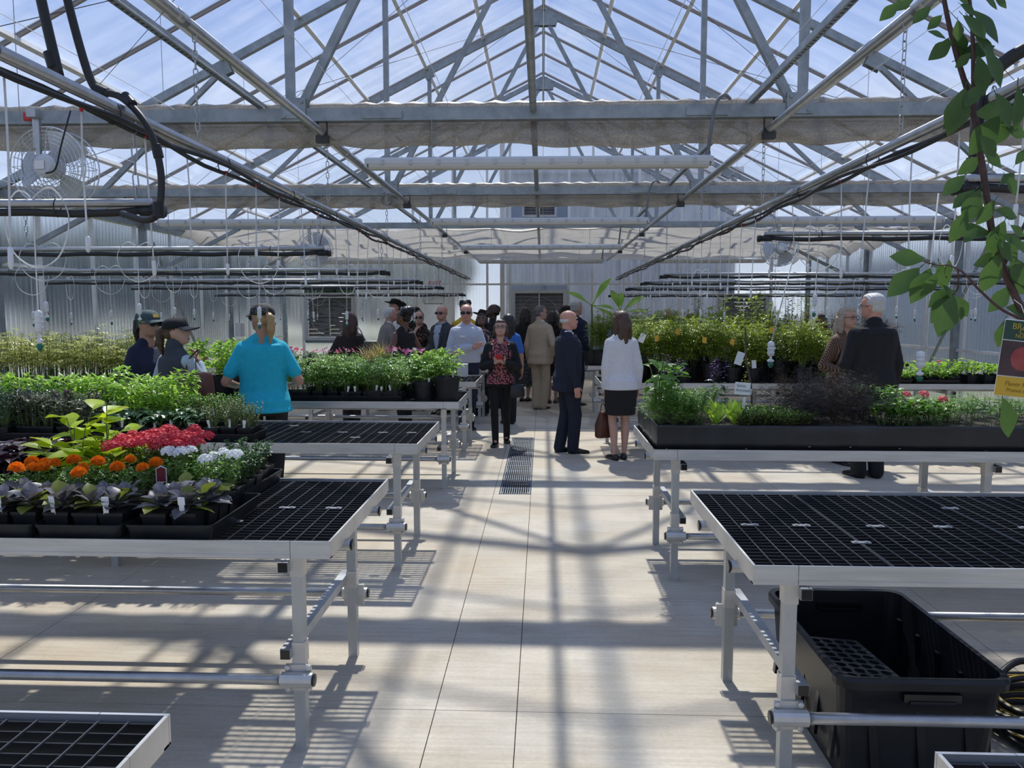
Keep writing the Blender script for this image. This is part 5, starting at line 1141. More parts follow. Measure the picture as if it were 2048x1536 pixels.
def pleaf(p, px, py, sc, tw=0., yoff=0.):
    """leaf whose tip heads for the direction (px right, py up) in the x-z plane"""
    d = Vector((px, U(-.15, .15) * math.hypot(px, py) + yoff, py)).normalized(); n = Vector((U(-.4, .4), -1, U(.0, .8))); sd_ = d.cross(n).normalized(); n = sd_.cross(d)
    if n.y > 0: sd_, n = -sd_, -n
    M = Matrix((d, -sd_, n)).transposed(); q = link('leaf', plum_leaf, pt, None, Vector(p) - o); q.rotation_euler = M.to_euler(); q.scale = (sc, sc, sc)
def at(px, py, yy):
    fw = Vector((-math.sin(YAW) * math.cos(PITCH), math.cos(YAW) * math.cos(PITCH), -math.sin(PITCH))); r_ = Vector((math.cos(YAW), math.sin(YAW), 0)); u_ = r_.cross(fw)
    d = fw + r_ * ((px - 1024) / F) - u_ * ((py - 768) / F); return Vector((0, 0, CAMH)) + d * (yy / d.y)
branch([br3[-1], at(1874, 530, 1.6), at(1846, 522, 1.6)], .0016, .001, 'twig'); branch([br3[-6], at(1916, 575, 1.6), at(1904, 592, 1.61)], .0018, .001, 'twig')
for bx, by, tx, ty in ((1800, 5, 1765, 35), (1830, -5, 1790, 15), (1862, 12, 1828, 42), (1884, 30, 1862, 52), (1892, 78, 1868, 66), (1898, 75, 1878, 110), (1905, 80, 1862, 116), (1915, 40, 1918, 65), (1920, 8, 1945, 22), (1925, 30, 1968, 72), (1936, 32, 1972, 62), (1965, -8, 1998, 12), (1985, -10, 2012, 10), (1915, 58, 1930, 108), (1942, 105, 1925, 122), (1968, 95, 2002, 165),
                       (1955, 110, 1972, 182), (1930, 175, 1905, 260), (1962, 168, 1930, 210), (1935, 205, 1895, 250), (1990, 185, 2030, 245), (2000, 230, 1950, 300), (2035, 170, 2048, 250), (2020, 235, 1990, 285), (1965, 300, 2000, 330), (2010, 255, 2052, 270), (1960, 270, 1990, 310), (1930, 350, 1890, 385), (1950, 380, 1910, 410), (1960, 378, 1935, 440), (1970, 395, 1985, 440),
                       (1990, 400, 1960, 445), (1935, 420, 1905, 480), (1990, 420, 2040, 430), (2010, 440, 1985, 500), (2010, 350, 2040, 385), (1995, 480, 2030, 520), (2000, 505, 1975, 580), (2020, 510, 2048, 565), (1955, 455, 1930, 480), (2030, 330, 2052, 300), (2000, 370, 2030, 345), (2020, 450, 2050, 470), (1985, 460, 1992, 505), (2005, 470, 2048, 495),
                       (1850, 520, 1790, 512), (1840, 535, 1782, 585), (1862, 535, 1830, 600), (1875, 545, 1850, 590), (1878, 525, 1895, 575), (1898, 518, 1898, 545), (1900, 575, 1860, 610), (1905, 585, 1868, 640), (1908, 590, 1880, 665), (1912, 592, 1938, 630), (1885, 570, 1905, 590), (2010, 640, 2000, 690), (2005, 795, 2030, 870), (1925, 610, 1918, 640)):
    yy = U(1.57, 1.66); a, b = at(bx, by, yy), at(tx, ty, yy); d = b - a; pleaf(a, d.x, d.z, max(.5, d.length / .070))
for k in range(26):
    Q = random.choice((br1[14:], br1[20:], br4, br5, br2)); q = random.choice(Q); a = U(-1, 1); pleaf(q, a, U(-.9, .4), U(.7, 1.15))
# hanging picture tag
tg_ = thing('fruit_tag', 'green and yellow fruit tag with a red plum picture hanging at the right edge', 'tag', at(2042, 718, 1.56), 0)
tg_.rotation_euler = (0, .1, .05)
mat('tag_green', (.012, .05, .028), .5); mat('tag_gold', (.62, .38, .03), .55); mat('tag_gold_text', (.45, .33, .03), .55); mat('tag_brown_text', (.30, .16, .01), .6); mat('plum_photo', (.035, .018, .02), .5, noise=(22, (.08, .035, .04))); mat('plum_red', (.26, .015, .02), .35, noise=(30, (.34, .07, .06)))
W_, H_ = .085, .152
MB().box((0, .0008, 0), (W_, .0012, H_)).build('card', 'card_white', tg_)
MB().box((0, -.0004, H_ * .36), (W_, .0008, H_ * .25)).build('green_band', 'tag_green', tg_); MB().box((0, -.0004, -.0008), (W_, .0008, H_ * .455)).build('photo', 'plum_photo', tg_); MB().box((0, -.0004, -H_ * .37), (W_, .0008, H_ * .25)).build('gold_band', 'tag_gold', tg_)
MB().lathe([(.0, 0), (.026, .0001), (.026, .0004)], 24, (.004, -.0008, 0), 1, .92, Matrix.Rotation(PI / 2, 3, 'X')).build('plum_print', 'plum_red', tg_)
for s_, sz_, z_, mt_ in (('BRAZOS', .017, H_ * .41, 'tag_gold_text'), ('Citrus', .013, H_ * .35, 'tag_gold_text'), ('NURSERY', .011, H_ * .29, 'tag_gold_text'), ('Flavor King', .0125, -H_ * .335, 'tag_brown_text'), ('Prunus spp', .011, -H_ * .415, 'tag_brown_text')):
    text(s_, sz_, mt_, tg_, Matrix.Translation((.004, -.0012, z_)) @ FRONT, 'lettering', .0002)
MB().tube([(0, 0, H_ / 2), (-.01, .01, H_ / 2 + .03), (-.02, .02, H_ / 2 + .04)], .001, 4).build('tie', 'card_white', tg_)
# ================================================================== PEOPLE
RAW = bpy.data.objects.new('raw', bpy.data.meshes.new('raw')); TMP.collection.objects.link(RAW)
RM = RAW.modifiers.new('r', 'REMESH'); RM.mode = 'VOXEL'; SM = RAW.modifiers.new('s', 'SMOOTH'); SM.factor = .5
def remesh(mb, vox, it=3):
    """fuse overlapping closed shapes into one continuous smooth surface"""
    me = mb.mesh('raw', 'soil'); RAW.data = me; RM.voxel_size = vox; SM.iterations = it
    vl = TMP.view_layers[0]; vl.update(); out = bpy.data.meshes.new_from_object(RAW.evaluated_get(vl.depsgraph)); TRASH.append(me); return out
def finish(me, name, mats_, parent):
    me.name = name; me.materials.clear()
    for q in (mats_ if isinstance(mats_, (list, tuple)) else [mats_]): me.materials.append(MT[q])
    me.polygons.foreach_set('use_smooth', [True] * len(me.polygons)); return link(name, me, parent)
def limb(m, P, r, n=10, flat=1.):
    P = [Vector(p) for p in P]; Q = []; rr = []
    for i in range(len(P) - 1):
        for k in range(3): t = k / 3; Q.append(P[i].lerp(P[i + 1], t)); rr.append(r[i] + (r[i + 1] - r[i]) * t)
    Q.append(P[-1]); rr.append(r[-1]); m.tube(Q, rr, n, flat=flat)
    for p, q in zip(P, r): m.ell(p, (q, q, q), n, 6)
def oval(c, a, b, n=16, M=None):
    out = []
    for j in range(n):
        t = 2 * PI * j / n; x = math.cos(t); y = math.sin(t); e_ = .85
        p = Vector((c[0] + a * math.copysign(abs(x) ** e_, x), c[1] + b * math.copysign(abs(y) ** e_, y), c[2])); out.append(M @ p if M else p)
    return out
TORSO = {'m': [(.465, .080, .066, -.004), (.50, .096, .076, -.010), (.535, .098, .078, -.010), (.58, .091, .070, .002), (.63, .088, .066, .004), (.69, .095, .068, .002), (.745, .104, .070, .0), (.785, .106, .063, -.006), (.815, .088, .048, -.010), (.84, .045, .038, -.010)],
         'f': [(.465, .084, .070, -.006), (.50, .102, .080, -.014), (.535, .100, .078, -.012), (.58, .084, .064, .002), (.625, .077, .060, .004), (.68, .084, .068, .010), (.725, .090, .074, .014), (.765, .092, .060, .0), (.805, .080, .045, -.008), (.835, .040, .034, -.010)]}
HEAD = [(.0, .15, .33, -.02), (.06, .22, .40, -.10), (.16, .275, .425, -.22), (.28, .31, .415, -.34), (.40, .33, .40, -.41), (.50, .34, .40, -.45), (.60, .352, .43, -.47), (.72, .35, .41, -.47), (.83, .315, .34, -.42), (.92, .235, .23, -.31), (.98, .12, .10, -.17), (1.0, .04, .02, -.08)]
POSE = {'down': ((.030, -.018, -.165), (.040, .022, -.305), (0, .2, -1), (-1, 0, 0)), 'front': ((.050, -.01, -.160), (-.020, .115, -.200), (-.75, .5, .05), (0, -.3, -1)), 'phone': ((.050, .0, -.155), (-.050, .120, -.120), (-.55, .35, .55), (-.3, -.8, .3)),
        'face': ((.035, .075, -.135), (-.055, .105, -.01), (-.3, -.1, .9), (-.6, -.6, 0)), 'crossA': ((.040, .040, -.150), (-.150, .100, -.150), (-1, -.25, .1), (0, -1, .2)), 'crossB': ((.040, .045, -.150), (-.145, .128, -.118), (-1, -.3, .25), (0, -1, .2)),
        'pocket': ((.065, -.045, -.150), (.020, .020, -.270), (-.1, .3, -1), (-1, 0, 0)), 'camera': ((.050, .095, -.080), (-.055, .115, .075), (-.4, .1, .8), (-.7, -.3, 0)), 'reach': ((.04, .06, -.15), (.0, .19, -.20), (0, 1, -.1), (0, 0, -1)), 'back': ((.055, -.06, -.15), (-.03, -.09, -.27), (-.8, 0, -.3), (0, -1, 0)),
        'bent': ((.075, -.02, -.155), (.04, .11, -.185), (-.5, .8, 0), (-.3, 0, -1)), 'carry': ((.020, -.01, -.165), (.015, .02, -.31), (0, .1, -1), (-1, 0, 0))}
def hand(m, w_, d, pn, k, curl, sc):
    d = Vector(d).normalized(); pn = Vector(pn); pn = (pn - d * pn.dot(d)).normalized(); ac = d.cross(pn) * k; w_ = Vector(w_)
    M = Matrix((ac, d, pn)).transposed(); m.ell(w_ + d * .045 * sc, (.040 * sc, .050 * sc, .015 * sc), 10, 8, M); m.tube([w_ - d * .03 * sc, w_ + d * .03 * sc], [.026 * sc, .024 * sc], 10)
    for i, (o_, L) in enumerate(((.029, .070), (.010, .080), (-.009, .076), (-.027, .060))):
        p = w_ + d * .084 * sc + ac * o_ * sc; a = 0.; P = [p - d * .015 * sc]; 
        for s_ in (.45, .32, .23): a += curl * (1 + .1 * i); v = d * math.cos(a) + pn * math.sin(a) + ac * o_ * 1.5; P.append(P[-1] + v.normalized() * L * s_ * sc + (d * .015 * sc if len(P) == 1 else Vector()))
        m.tube(P, [.0095 * sc, .0088 * sc, .008 * sc, .0062 * sc], 8); m.ell(P[-1], (.0065 * sc,) * 3, 8, 5)
    P = [w_ + d * .022 * sc + ac * .030 * sc]; v = (d * .65 + ac * .7 + pn * .25).normalized(); P.append(P[0] + v * .036 * sc); v = (d * .9 + ac * .25 + pn * (.2 + curl * .5)).normalized(); P.append(P[1] + v * .028 * sc)
    m.tube(P, [.013 * sc, .0105 * sc, .0075 * sc], 8); m.ell(P[-1], (.0075 * sc,) * 3, 8, 5)
def join_mesh(meshes):
    V = []; Q = []; o_ = 0
    for me in meshes:
        n = len(me.vertices); co = np.empty(n * 3, 'f'); me.vertices.foreach_get('co', co); V.append(co)
        li = np.empty(len(me.loops), 'i'); me.loops.foreach_get('vertex_index', li); Q.append(li + o_); o_ += n; TRASH.append(me)
    V = np.concatenate(V); Q = np.concatenate(Q); out = bpy.data.meshes.new('body'); nf = len(Q) // 4          # a voxel remesh is all quads
    out.vertices.add(o_); out.vertices.foreach_set('co', V); out.loops.add(len(Q)); out.loops.foreach_set('vertex_index', Q)
    out.polygons.add(nf); out.polygons.foreach_set('loop_start', np.arange(0, nf * 4, 4, dtype='i')); out.update(calc_edges=True); return out
def shoe(m, M, s, hl=0.):
    Y_ = [(-.088, .024, .035), (-.078, .034, .062), (-.045, .040, .078), (.0, .041, .075), (.045, .044, .060), (.09, .048, .048), (.13, .046, .040), (.158, .034, .032), (.172, .014, .022)]
    rs = []
    for y, w_, h_ in Y_:
        r = []
        for j in range(12):
            t = 2 * PI * j / 12; z = math.sin(t); zz = h_ * .5 + (h_ * .5) * z
            if z < 0: zz = max(0, h_ * .5 * (1 + z * 1.6))
            r.append(M @ Vector((w_ * s * math.cos(t) * (1 if z < .3 else .8), y * s, zz * s)))
        rs.append(r)
    m.rings(rs)
def person(label, x, y, rz, h, sex='m', bw=1., lean=0., head=(0., 0.), arms=('down', 'down'), feet=((.06, .02), (-.06, -.02)), top=None, bottom=None, shoes='shoe_black', skin='skin_light', hair=('short', 'hair_dark'), hat=None, glasses=None, shirt=None, vox=.013, detail=True, curl=.35):
    t = thing('person', label, 'person', (x, y, 0), rz); H = h
    LM = Matrix.Translation((0, 0, .53 * H)) @ Matrix.Rotation(-R(lean), 4, 'X') @ Matrix.Translation((0, 0, -.53 * H))
    wx, wy = bw * H, (bw * .9 + .1) * H
    def Mz(z): k = max(0., min(1., (z - .5) / .08)); return Matrix.Identity(4).lerp(LM, k)
    def torso(m, infl, z0=None, z1=.84, straight=0., extra=None):
        rows = TORSO[sex]; mxw = max(r[1] for r in rows[3:8]); rs = []
        if extra: rs += [oval((0, e_[3] * H, e_[0] * H), e_[1] * wx, e_[2] * wy, 18) for e_ in extra]
        for (z, a, b, yo) in rows:
            if (z0 and z < z0) or z > z1 + 1e-6: continue
            if straight and .5 <= z < .76: a = a + (mxw - a) * straight; b = b + (.072 - b) * straight
            rs.append(oval((0, yo * H, z * H), a * wx + infl, b * wy + infl, 18, Mz(z)))
        m.rings(rs)
    SW = .099 if sex == 'm' else .085
    sh = {k: LM @ Vector((k * SW * wx * (.5 + .5 / bw), -.008 * H, .782 * H)) for k in (1, -1)}
    HJ = {k: Vector((k * .050 * wx, 0, .505 * H)) for k in (1, -1)}
    ft = {1: Vector((feet[0][0], feet[0][1], 0)), -1: Vector((feet[1][0], feet[1][1], 0))}
    kn = {k: HJ[k].lerp(ft[k], .47) + Vector((0, .018 * H, .0)) for k in ft}; an = {k: ft[k] + Vector((0, -.02 * H, .045 * H)) for k in ft}
    for k in kn: kn[k].z = .275 * H
    EL, WR, HD, PN = {}, {}, {}, {}
    for k, a in ((1, arms[0]), (-1, arms[1])):
        e_, w_, d_, p_ = POSE[a]; f_ = lambda v: Vector((v[0] * k, v[1], v[2]))
        EL[k] = sh[k] + f_(e_) * H; WR[k] = sh[k] + f_(w_) * H; HD[k] = f_(d_); PN[k] = f_(p_)
    # body: one continuous surface with head, limbs and hands
    hh = .132 * H; NB = LM @ Vector((0, -.006 * H, .835 * H)); hp = LM @ Vector((0, .006 * H, .866 * H))
    HM = Matrix.Translation(hp) @ Matrix.Rotation(R(head[0]), 4, 'Z') @ Matrix.Rotation(-R(head[1] + lean * .4), 4, 'X') @ Matrix.Diagonal((hh, hh, hh, 1))
    cov = top.get('sleeve', 'long') in ('long', 'rolled') or top.get('sleeve2')
    m = MB(); torso(m, -.013, None, .79)
    m.rings([[HM @ p for p in oval((0, (f_ + b_) / 2, z), w_, (f_ - b_) / 2, 16)] for z, w_, f_, b_ in HEAD])
    for k in (1, -1): limb(m, [NB + Vector((k * .010 * H, 0, .0)), sh[k] + Vector((-k * .02 * H, 0, -.006 * H))], [.020 * H, .014 * H])
    limb(m, [NB - Vector((0, 0, .02 * H)), HM @ Vector((0, -.12, .22))], [.037 * H, .034 * H])
    m.rings([[HM @ Vector((sx * w_, yy, z)) for sx, yy in ((-1, .36), (-.35, yt), (.35, yt), (1, .36))] for z, w_, yt in ((.30, .085, .40), (.335, .095, .53), (.40, .06, .50), (.52, .045, .43))])
    for s_ in (1, -1): m.ell(HM @ Vector((s_ * .345, -.06, .42)), (.03 * hh, .085 * hh, .125 * hh), 8, 8, (HM.to_3x3().normalized() @ Matrix.Rotation(s_ * -.3, 3, 'Z')))
    ra = [.031 * H * (.6 + .4 * bw), .026 * H, .0165 * H]
    for k in (1, -1):
        limb(m, [sh[k] + Vector((-k * .008 * H, 0, 0)), EL[k], WR[k]], [ra[0] - (.007 if top.get('sleeve') != 'none' or cov else 0), ra[1] * .92 - (.005 if cov else 0), ra[2]])
        tr_ = bottom[0] == 'trousers'; tk = .046 * H * (.5 + .5 * bw) - (.008 if tr_ else 0); ck = kn[k].lerp(an[k], .32) + Vector((0, -.012 * H, 0))
        limb(m, [HJ[k], kn[k], ck, an[k]], [tk, (.026 if tr_ else .031) * H, (.024 if tr_ else .030) * H, .0175 * H]); limb(m, [an[k], ft[k] + Vector((0, .045 * H, .014 * H))], [.0175 * H, .011 * H])
    parts = [remesh(m, vox)]
    hm = MB()
    for k in (1, -1): hand(hm, WR[k], HD[k], PN[k], k, curl, H / 1.75)
    parts.append(remesh(hm, .0055 if vox < .0135 else .0075, 1)); body = finish(join_mesh(parts), 'body', skin, t)
    # face
    if detail:
        e_ = MB()
        for s_ in (1, -1): e_.ell(HM @ Vector((s_ * .145, .385, .49)), (.048 * hh, .03 * hh, .024 * hh), 8, 6)
        e_.build('eyes', 'eye_dark', t, True)
        e_ = MB(); e_.ell(HM @ Vector((0, .415, .185)), (.10 * hh, .03 * hh, .026 * hh), 8, 6, HM.to_3x3().normalized()); e_.build('mouth', 'lip_' + ('f' if sex == 'f' else 'm'), t, True)
        e_ = MB()
        for s_ in (1, -1): e_.tube([HM @ Vector((s_ * .07, .44, .575)), HM @ Vector((s_ * .15, .435, .60)), HM @ Vector((s_ * .235, .37, .575))], .014 * hh, 5)
        e_.build('eyebrows', hair[1], t)
    # bottom garment
    bk, bm = bottom[0], bottom[1]
    if bk == 'trousers':
        m = MB(); torso(m, .004, None, .60)
        for k in (1, -1):
            w_ = bottom[2] if len(bottom) > 2 else 1.; an2 = an[k] + Vector((0, .0, -.012 * H))
            limb(m, [HJ[k] + Vector((0, -.006 * H, .0)), kn[k], an2], [.051 * H * (.5 + .5 * bw), .040 * H * w_, .034 * H * w_])
        finish(remesh(m, vox), 'trousers', bm, t)
    elif bk in ('skirt', 'dress'):
        hz = bottom[2]; m = MB(); fl_ = bottom[3] if len(bottom) > 3 else 0.
        rows = [(hz, .094 + fl_, .074 + fl_, -.004), ((hz + .47) / 2, .100 + fl_ * .5, .078 + fl_ * .5, -.006), (.49, .106, .084, -.01), (.53, .104, .081, -.01), (.58, .090, .068, .002), (.62, .084, .064, .004)]
        m.rings([oval((0, r[3] * H, r[0] * H), r[1] * wx, r[2] * wy, 18) for r in rows]); finish(remesh(m, vox, 2), 'skirt', bm, t)
    # top garment
    tk_, tm = top['kind'], top['mat']; infl = top.get('infl', .012); hem = top.get('hem', .50)
    m = MB(); ex = [(hem, top.get('hw', .112), top.get('hd', .092), -.008), ((hem + .5) / 2, top.get('hw', .112), top.get('hd', .092), -.010)] if hem < .498 else None
    torso(m, infl, .5 if ex else hem - .005, .815, top.get('straight', 0.), ex)
    if top.get('collar'): limb(m, [NB + Vector((0, -.008 * H, -.03 * H)), NB + Vector((0, -.012 * H, top['collar'] * H))], [.054 * H, .041 * H])
    sl_ = top.get('sleeve', 'long')
    for k in (1, -1): limb(m, [NB + Vector((k * .020 * H, -.004 * H, -.006 * H)), sh[k] + Vector((-k * .012 * H, 0, .004 * H))], [.028 * H + infl * .5, .024 * H + infl * .8])
    for k in (1, -1):
        q = ra[0] + infl * .8
        if sl_ == 'long': limb(m, [sh[k] + Vector((-k * .01 * H, 0, 0)), EL[k], EL[k].lerp(WR[k], .92)], [q, ra[1] + infl * .8, ra[2] + .012])
        elif sl_ == 'short': limb(m, [sh[k] + Vector((-k * .01 * H, 0, 0)), sh[k].lerp(EL[k], .72)], [q, ra[1] + .016])
        elif sl_ == 'rolled': limb(m, [sh[k] + Vector((-k * .01 * H, 0, 0)), EL[k], EL[k].lerp(WR[k], .55)], [q, ra[1] + .012, ra[1] + .004])
        else: m.ell(sh[k] + Vector((-k * .022 * H, 0, .0)), (.034 * H, .036 * H, .036 * H))
    finish(remesh(m, vox, 3), tk_, tm, t)
    if top.get('sleeve2'):
        m = MB()
        for k in (1, -1): limb(m, [sh[k] + Vector((k * .004 * H, 0, 0)), EL[k], EL[k].lerp(WR[k], .92)], [ra[0] + .010, ra[1] + .010, ra[2] + .011])
        finish(remesh(m, vox, 2), 'sleeves', top['sleeve2'], t)
    if shirt:                                           # shirt front, tie and lapels showing in the jacket opening
        yo = .002 * H; yf = lambda z: Mz(z) @ Vector((0, 0, z * H))
        def front(z, dx, infl2):
            r = [q for q in TORSO[sex]]; a = np.interp(z, [q[0] for q in r], [q[1] for q in r]); b = np.interp(z, [q[0] for q in r], [q[2] for q in r]); yo2 = np.interp(z, [q[0] for q in r], [q[3] for q in r])
            if z < .76: b = b + (.072 - b) * top.get('straight', 0.)
            A = a * wx + infl; Bq = b * wy + infl; e_ = max(0., 1 - (abs(dx) / A) ** 2) ** .5
            return Mz(z) @ Vector((dx, yo2 * H + Bq * e_ + infl2, z * H))
        m = MB(); V = []; zz = [.60, .66, .71, .76, .80, .825]; ww = [.008, .026, .036, .042, .040, .034]
        for z, w_ in zip(zz, ww):
            for q in (-1, -.5, 0, .5, 1): V.append(front(z, q * w_ * H, .006 + .004 * (1 - abs(q))))
        Fs = [(i * 5 + j, i * 5 + j + 1, (i + 1) * 5 + j + 1, (i + 1) * 5 + j) for i in range(5) for j in range(4)]; m.add(V, Fs)
        m.tube([Mz(.83) @ Vector((.040 * H * math.cos(a), -.006 * H + .038 * H * math.sin(a), (.850 - .018 * max(0, math.sin(a))) * H)) for a in [2 * PI * i / 16 for i in range(16)]], .0065 * H, 6, closed=True, flat=1.5)
        sh_o = m.build('shirt', shirt[0], t, True)
        if len(shirt) > 1:
            m = MB(); V = []
            for z, w_ in zip((.60, .66, .72, .78, .81, .83), (.010, .017, .015, .011, .012, .016)):
                for q in (-1, 0, 1): V.append(front(z, q * w_ * H, .014))
            m.add(V, [(i * 3 + j, i * 3 + j + 1, (i + 1) * 3 + j + 1, (i + 1) * 3 + j) for i in range(5) for j in range(2)]); m.build('tie', shirt[1], t, True)
        for s_ in (1, -1):
            m = MB(); V = []
            for z, a_, b_ in zip((.59, .65, .72, .775, .79, .83), (.006, .024, .034, .040, .040, .034), (.014, .044, .062, .076, .058, .050)): V += [front(z, s_ * a_ * H, .010), front(z, s_ * b_ * H, .014)]
            m.add(V, [(i * 2, i * 2 + 1, i * 2 + 3, i * 2 + 2) for i in range(5)]); m.build('lapel', tm, t)
    # shoes
    for k in (1, -1):
        m = MB(); d_ = ft[k]; M = Matrix.Translation(d_ + Vector((0, 0, .0))) @ Matrix.Rotation(-k * .15, 4, 'Z'); shoe(m, M, H / 1.72); m.build('shoe', shoes, t, True)
    # hair
    hk, hmat = hair; m = MB(); E = lambda c, r: m.ell(HM @ Vector(c), [q * hh for q in r], 14, 10, HM.to_3x3().normalized())
    if hk in ('short', 'bob', 'long', 'pony', 'bun', 'wrap', 'curly'): E((0, -.085, .66), (.385, .425, .365)); E((0, -.16, .42), (.35, .33, .26))
    if hk == 'short': E((0, .06, .82), (.31, .34, .19))
    if hk == 'fringe': E((0, -.135, .47), (.372, .36, .19))
    if hk == 'thin': E((0, -.17, .46), (.372, .335, .22)); E((0, -.1, .76), (.33, .36, .24))
    if hk == 'curly':
        for i in range(14): a = i * 2.4; E((.27 * math.cos(a), -.06 + .28 * math.sin(a), .80 + .12 * math.sin(i * 1.7)), (.16, .16, .16))
    if hk in ('bob', 'long'):
        E((0, .08, .83), (.32, .34, .19)); lo = -.02 if hk == 'bob' else -.62
        for s_ in (1, -1): limb(m, [HM @ Vector((s_ * .33, -.02, .62)), HM @ Vector((s_ * .37, -.06, .25)), HM @ Vector((s_ * .33, -.12, lo + (.1 if hk == 'bob' else 0)))], [.12 * hh, .13 * hh, .09 * hh], 8)
        limb(m, [HM @ Vector((0, -.28, .55)), HM @ Vector((0, -.36, .15)), HM @ Vector((0, -.36, lo))], [.3 * hh, .30 * hh, .24 * hh], 10, .7)
        if hk == 'long':
            for s_ in (1, -1): limb(m, [HM @ Vector((s_ * .2, -.3, .4)), HM @ Vector((s_ * .25, -.38, -.2)), HM @ Vector((s_ * .22, -.36, -.68))], [.2 * hh, .17 * hh, .07 * hh], 8)
    if hk == 'pony': limb(m, [HM @ Vector((0, -.42, .66)), HM @ Vector((0, -.62, .52)), HM @ Vector((0, -.66, .1)), HM @ Vector((.02, -.58, -.42))], [.10 * hh, .15 * hh, .155 * hh, .04 * hh], 9)
    if hk == 'bun': E((0, -.3, .95), (.2, .2, .17))
    if hk == 'wrap': E((0, -.2, .86), (.42, .42, .34)); E((0, -.34, 1.02), (.30, .28, .2))
    if hk != 'bald':
        me = remesh(m, .008 if vox < .014 else .012, 1)
        if hk not in ('fringe', 'thin'):
            n = len(me.vertices); co = np.empty(n * 3, 'f'); no = np.empty(n * 3, 'f'); me.vertices.foreach_get('co', co); me.vertex_normals.foreach_get('vector', no); co = co.reshape(-1, 3); no = no.reshape(-1, 3)
            co += no * (.0022 if hk != 'wrap' else .001) * np.sin(co[:, 0:1] * 300 + 2 * np.sin(co[:, 2:3] * 40)); me.vertices.foreach_set('co', co.ravel())
        finish(me, 'hair' if hk != 'wrap' else 'headwrap', hmat, t)
    # headgear
    if hat:
        ho = []; hk2, hm2 = hat[0], hat[1]; N3 = HM.to_3x3().normalized()
        if hk2 == 'cap':
            m = MB(); m.rings([[HM @ p for p in oval((0, -.045 - .0 * q, z), w_, w_ * 1.16, 18)] for z, w_ in ((.60, .40), (.70, .41), (.82, .385), (.93, .31), (1.0, .19), (1.025, .05)) for q in (1,)]); c = m.build('cap', hm2, t, True)
            m = MB(); V = []
            for i in range(9):
                a = R(-70) + R(140) * i / 8
                for rr, dz in ((.36, .0), (.60, -.02), (.80, -.05)):
                    V.append(HM @ Vector((math.sin(a) * .385 * (1 if rr < .5 else 1.02), .02 + math.cos(a) * .42 + (rr - .36) * (.95 * math.cos(a) ** .5 if math.cos(a) > 0 else 0), .63 + dz - .10 * math.sin(a) ** 2 * (rr > .5))))
            Fs = [(i * 3 + j, i * 3 + j + 1, (i + 1) * 3 + j + 1, (i + 1) * 3 + j) for i in range(8) for j in range(2)]; m.add(V, Fs); m.add([Vector(p) + Vector((0, 0, .006)) for p in V], [tuple(reversed(f_)) for f_ in Fs]); m.build('brim', hat[2] if len(hat) > 2 else hm2, t, True)
            m = MB(); m.ell(HM @ Vector((0, -.045, 1.03)), [.03 * hh] * 3, 8, 5); m.build('button', hm2, t, True)
            if len(hat) > 3: m = MB(); m.box(HM @ Vector((0, .395, .80)), (.24 * hh, .03 * hh, .14 * hh), N3 @ Matrix.Rotation(.45, 3, 'X')); m.build('emblem', hat[3], t)
        else:
            m = MB(); m.rings([[HM @ p for p in oval((0, -.03, z), w_, w_ * 1.2, 18)] for z, w_ in ((.66, .40), (.8, .385), (1.0, .345), (1.1, .29), (1.12, .1))]); m.build('crown', hm2, t, True)
            m = MB(); V = []
            for i in range(24):
                a = 2 * PI * i / 24
                for rr in (.36, .56, .78): V.append(HM @ Vector((math.cos(a) * rr, -.03 + math.sin(a) * rr * 1.15, .67 + (.22 * abs(math.cos(a)) ** 2 * (rr - .36) / .42 if hk2 == 'cowboy' else -.02 * (rr - .36)))))
            Fs = [(i * 3 + j, i * 3 + j + 1, ((i + 1) % 24) * 3 + j + 1, ((i + 1) % 24) * 3 + j) for i in range(24) for j in range(2)]; m.add(V, Fs); m.add([Vector(p) + Vector((0, 0, .008)) for p in V], [tuple(reversed(f_)) for f_ in Fs]); m.build('brim', hm2, t, True)
    if glasses:
        m = MB(); fr = MB()
        for s_ in (1, -1):
            c = HM @ Vector((s_ * .165, .445, .485)); N3 = HM.to_3x3().normalized()
            if glasses == 'sun': m.ell(c, (.135 * hh, .03 * hh, .085 * hh), 10, 6, N3)
            fr.tube([HM @ Vector((s_ * .165 + .135 * math.cos(a), .455 - .03 * abs(math.cos(a)), .485 + .085 * math.sin(a))) for a in [2 * PI * i / 14 for i in range(14)]], .011 * hh, 4, closed=True)
            fr.tube([HM @ Vector((s_ * .29, .42, .50)), HM @ Vector((s_ * .355, .2, .50)), HM @ Vector((s_ * .36, -.08, .47))], .012 * hh, 4)
        fr.tube([HM @ Vector((-.04, .46, .49)), HM @ Vector((.04, .46, .49))], .011 * hh, 4); g_ = fr.build('glasses', 'glass_frame', t)
        if glasses == 'sun': m.build('lens', 'sun_lens', g_, True)
    t['_h'] = H; return t, dict(sh=sh, el=EL, wr=WR, HM=HM, hh=hh, LM=LM, Mz=Mz)
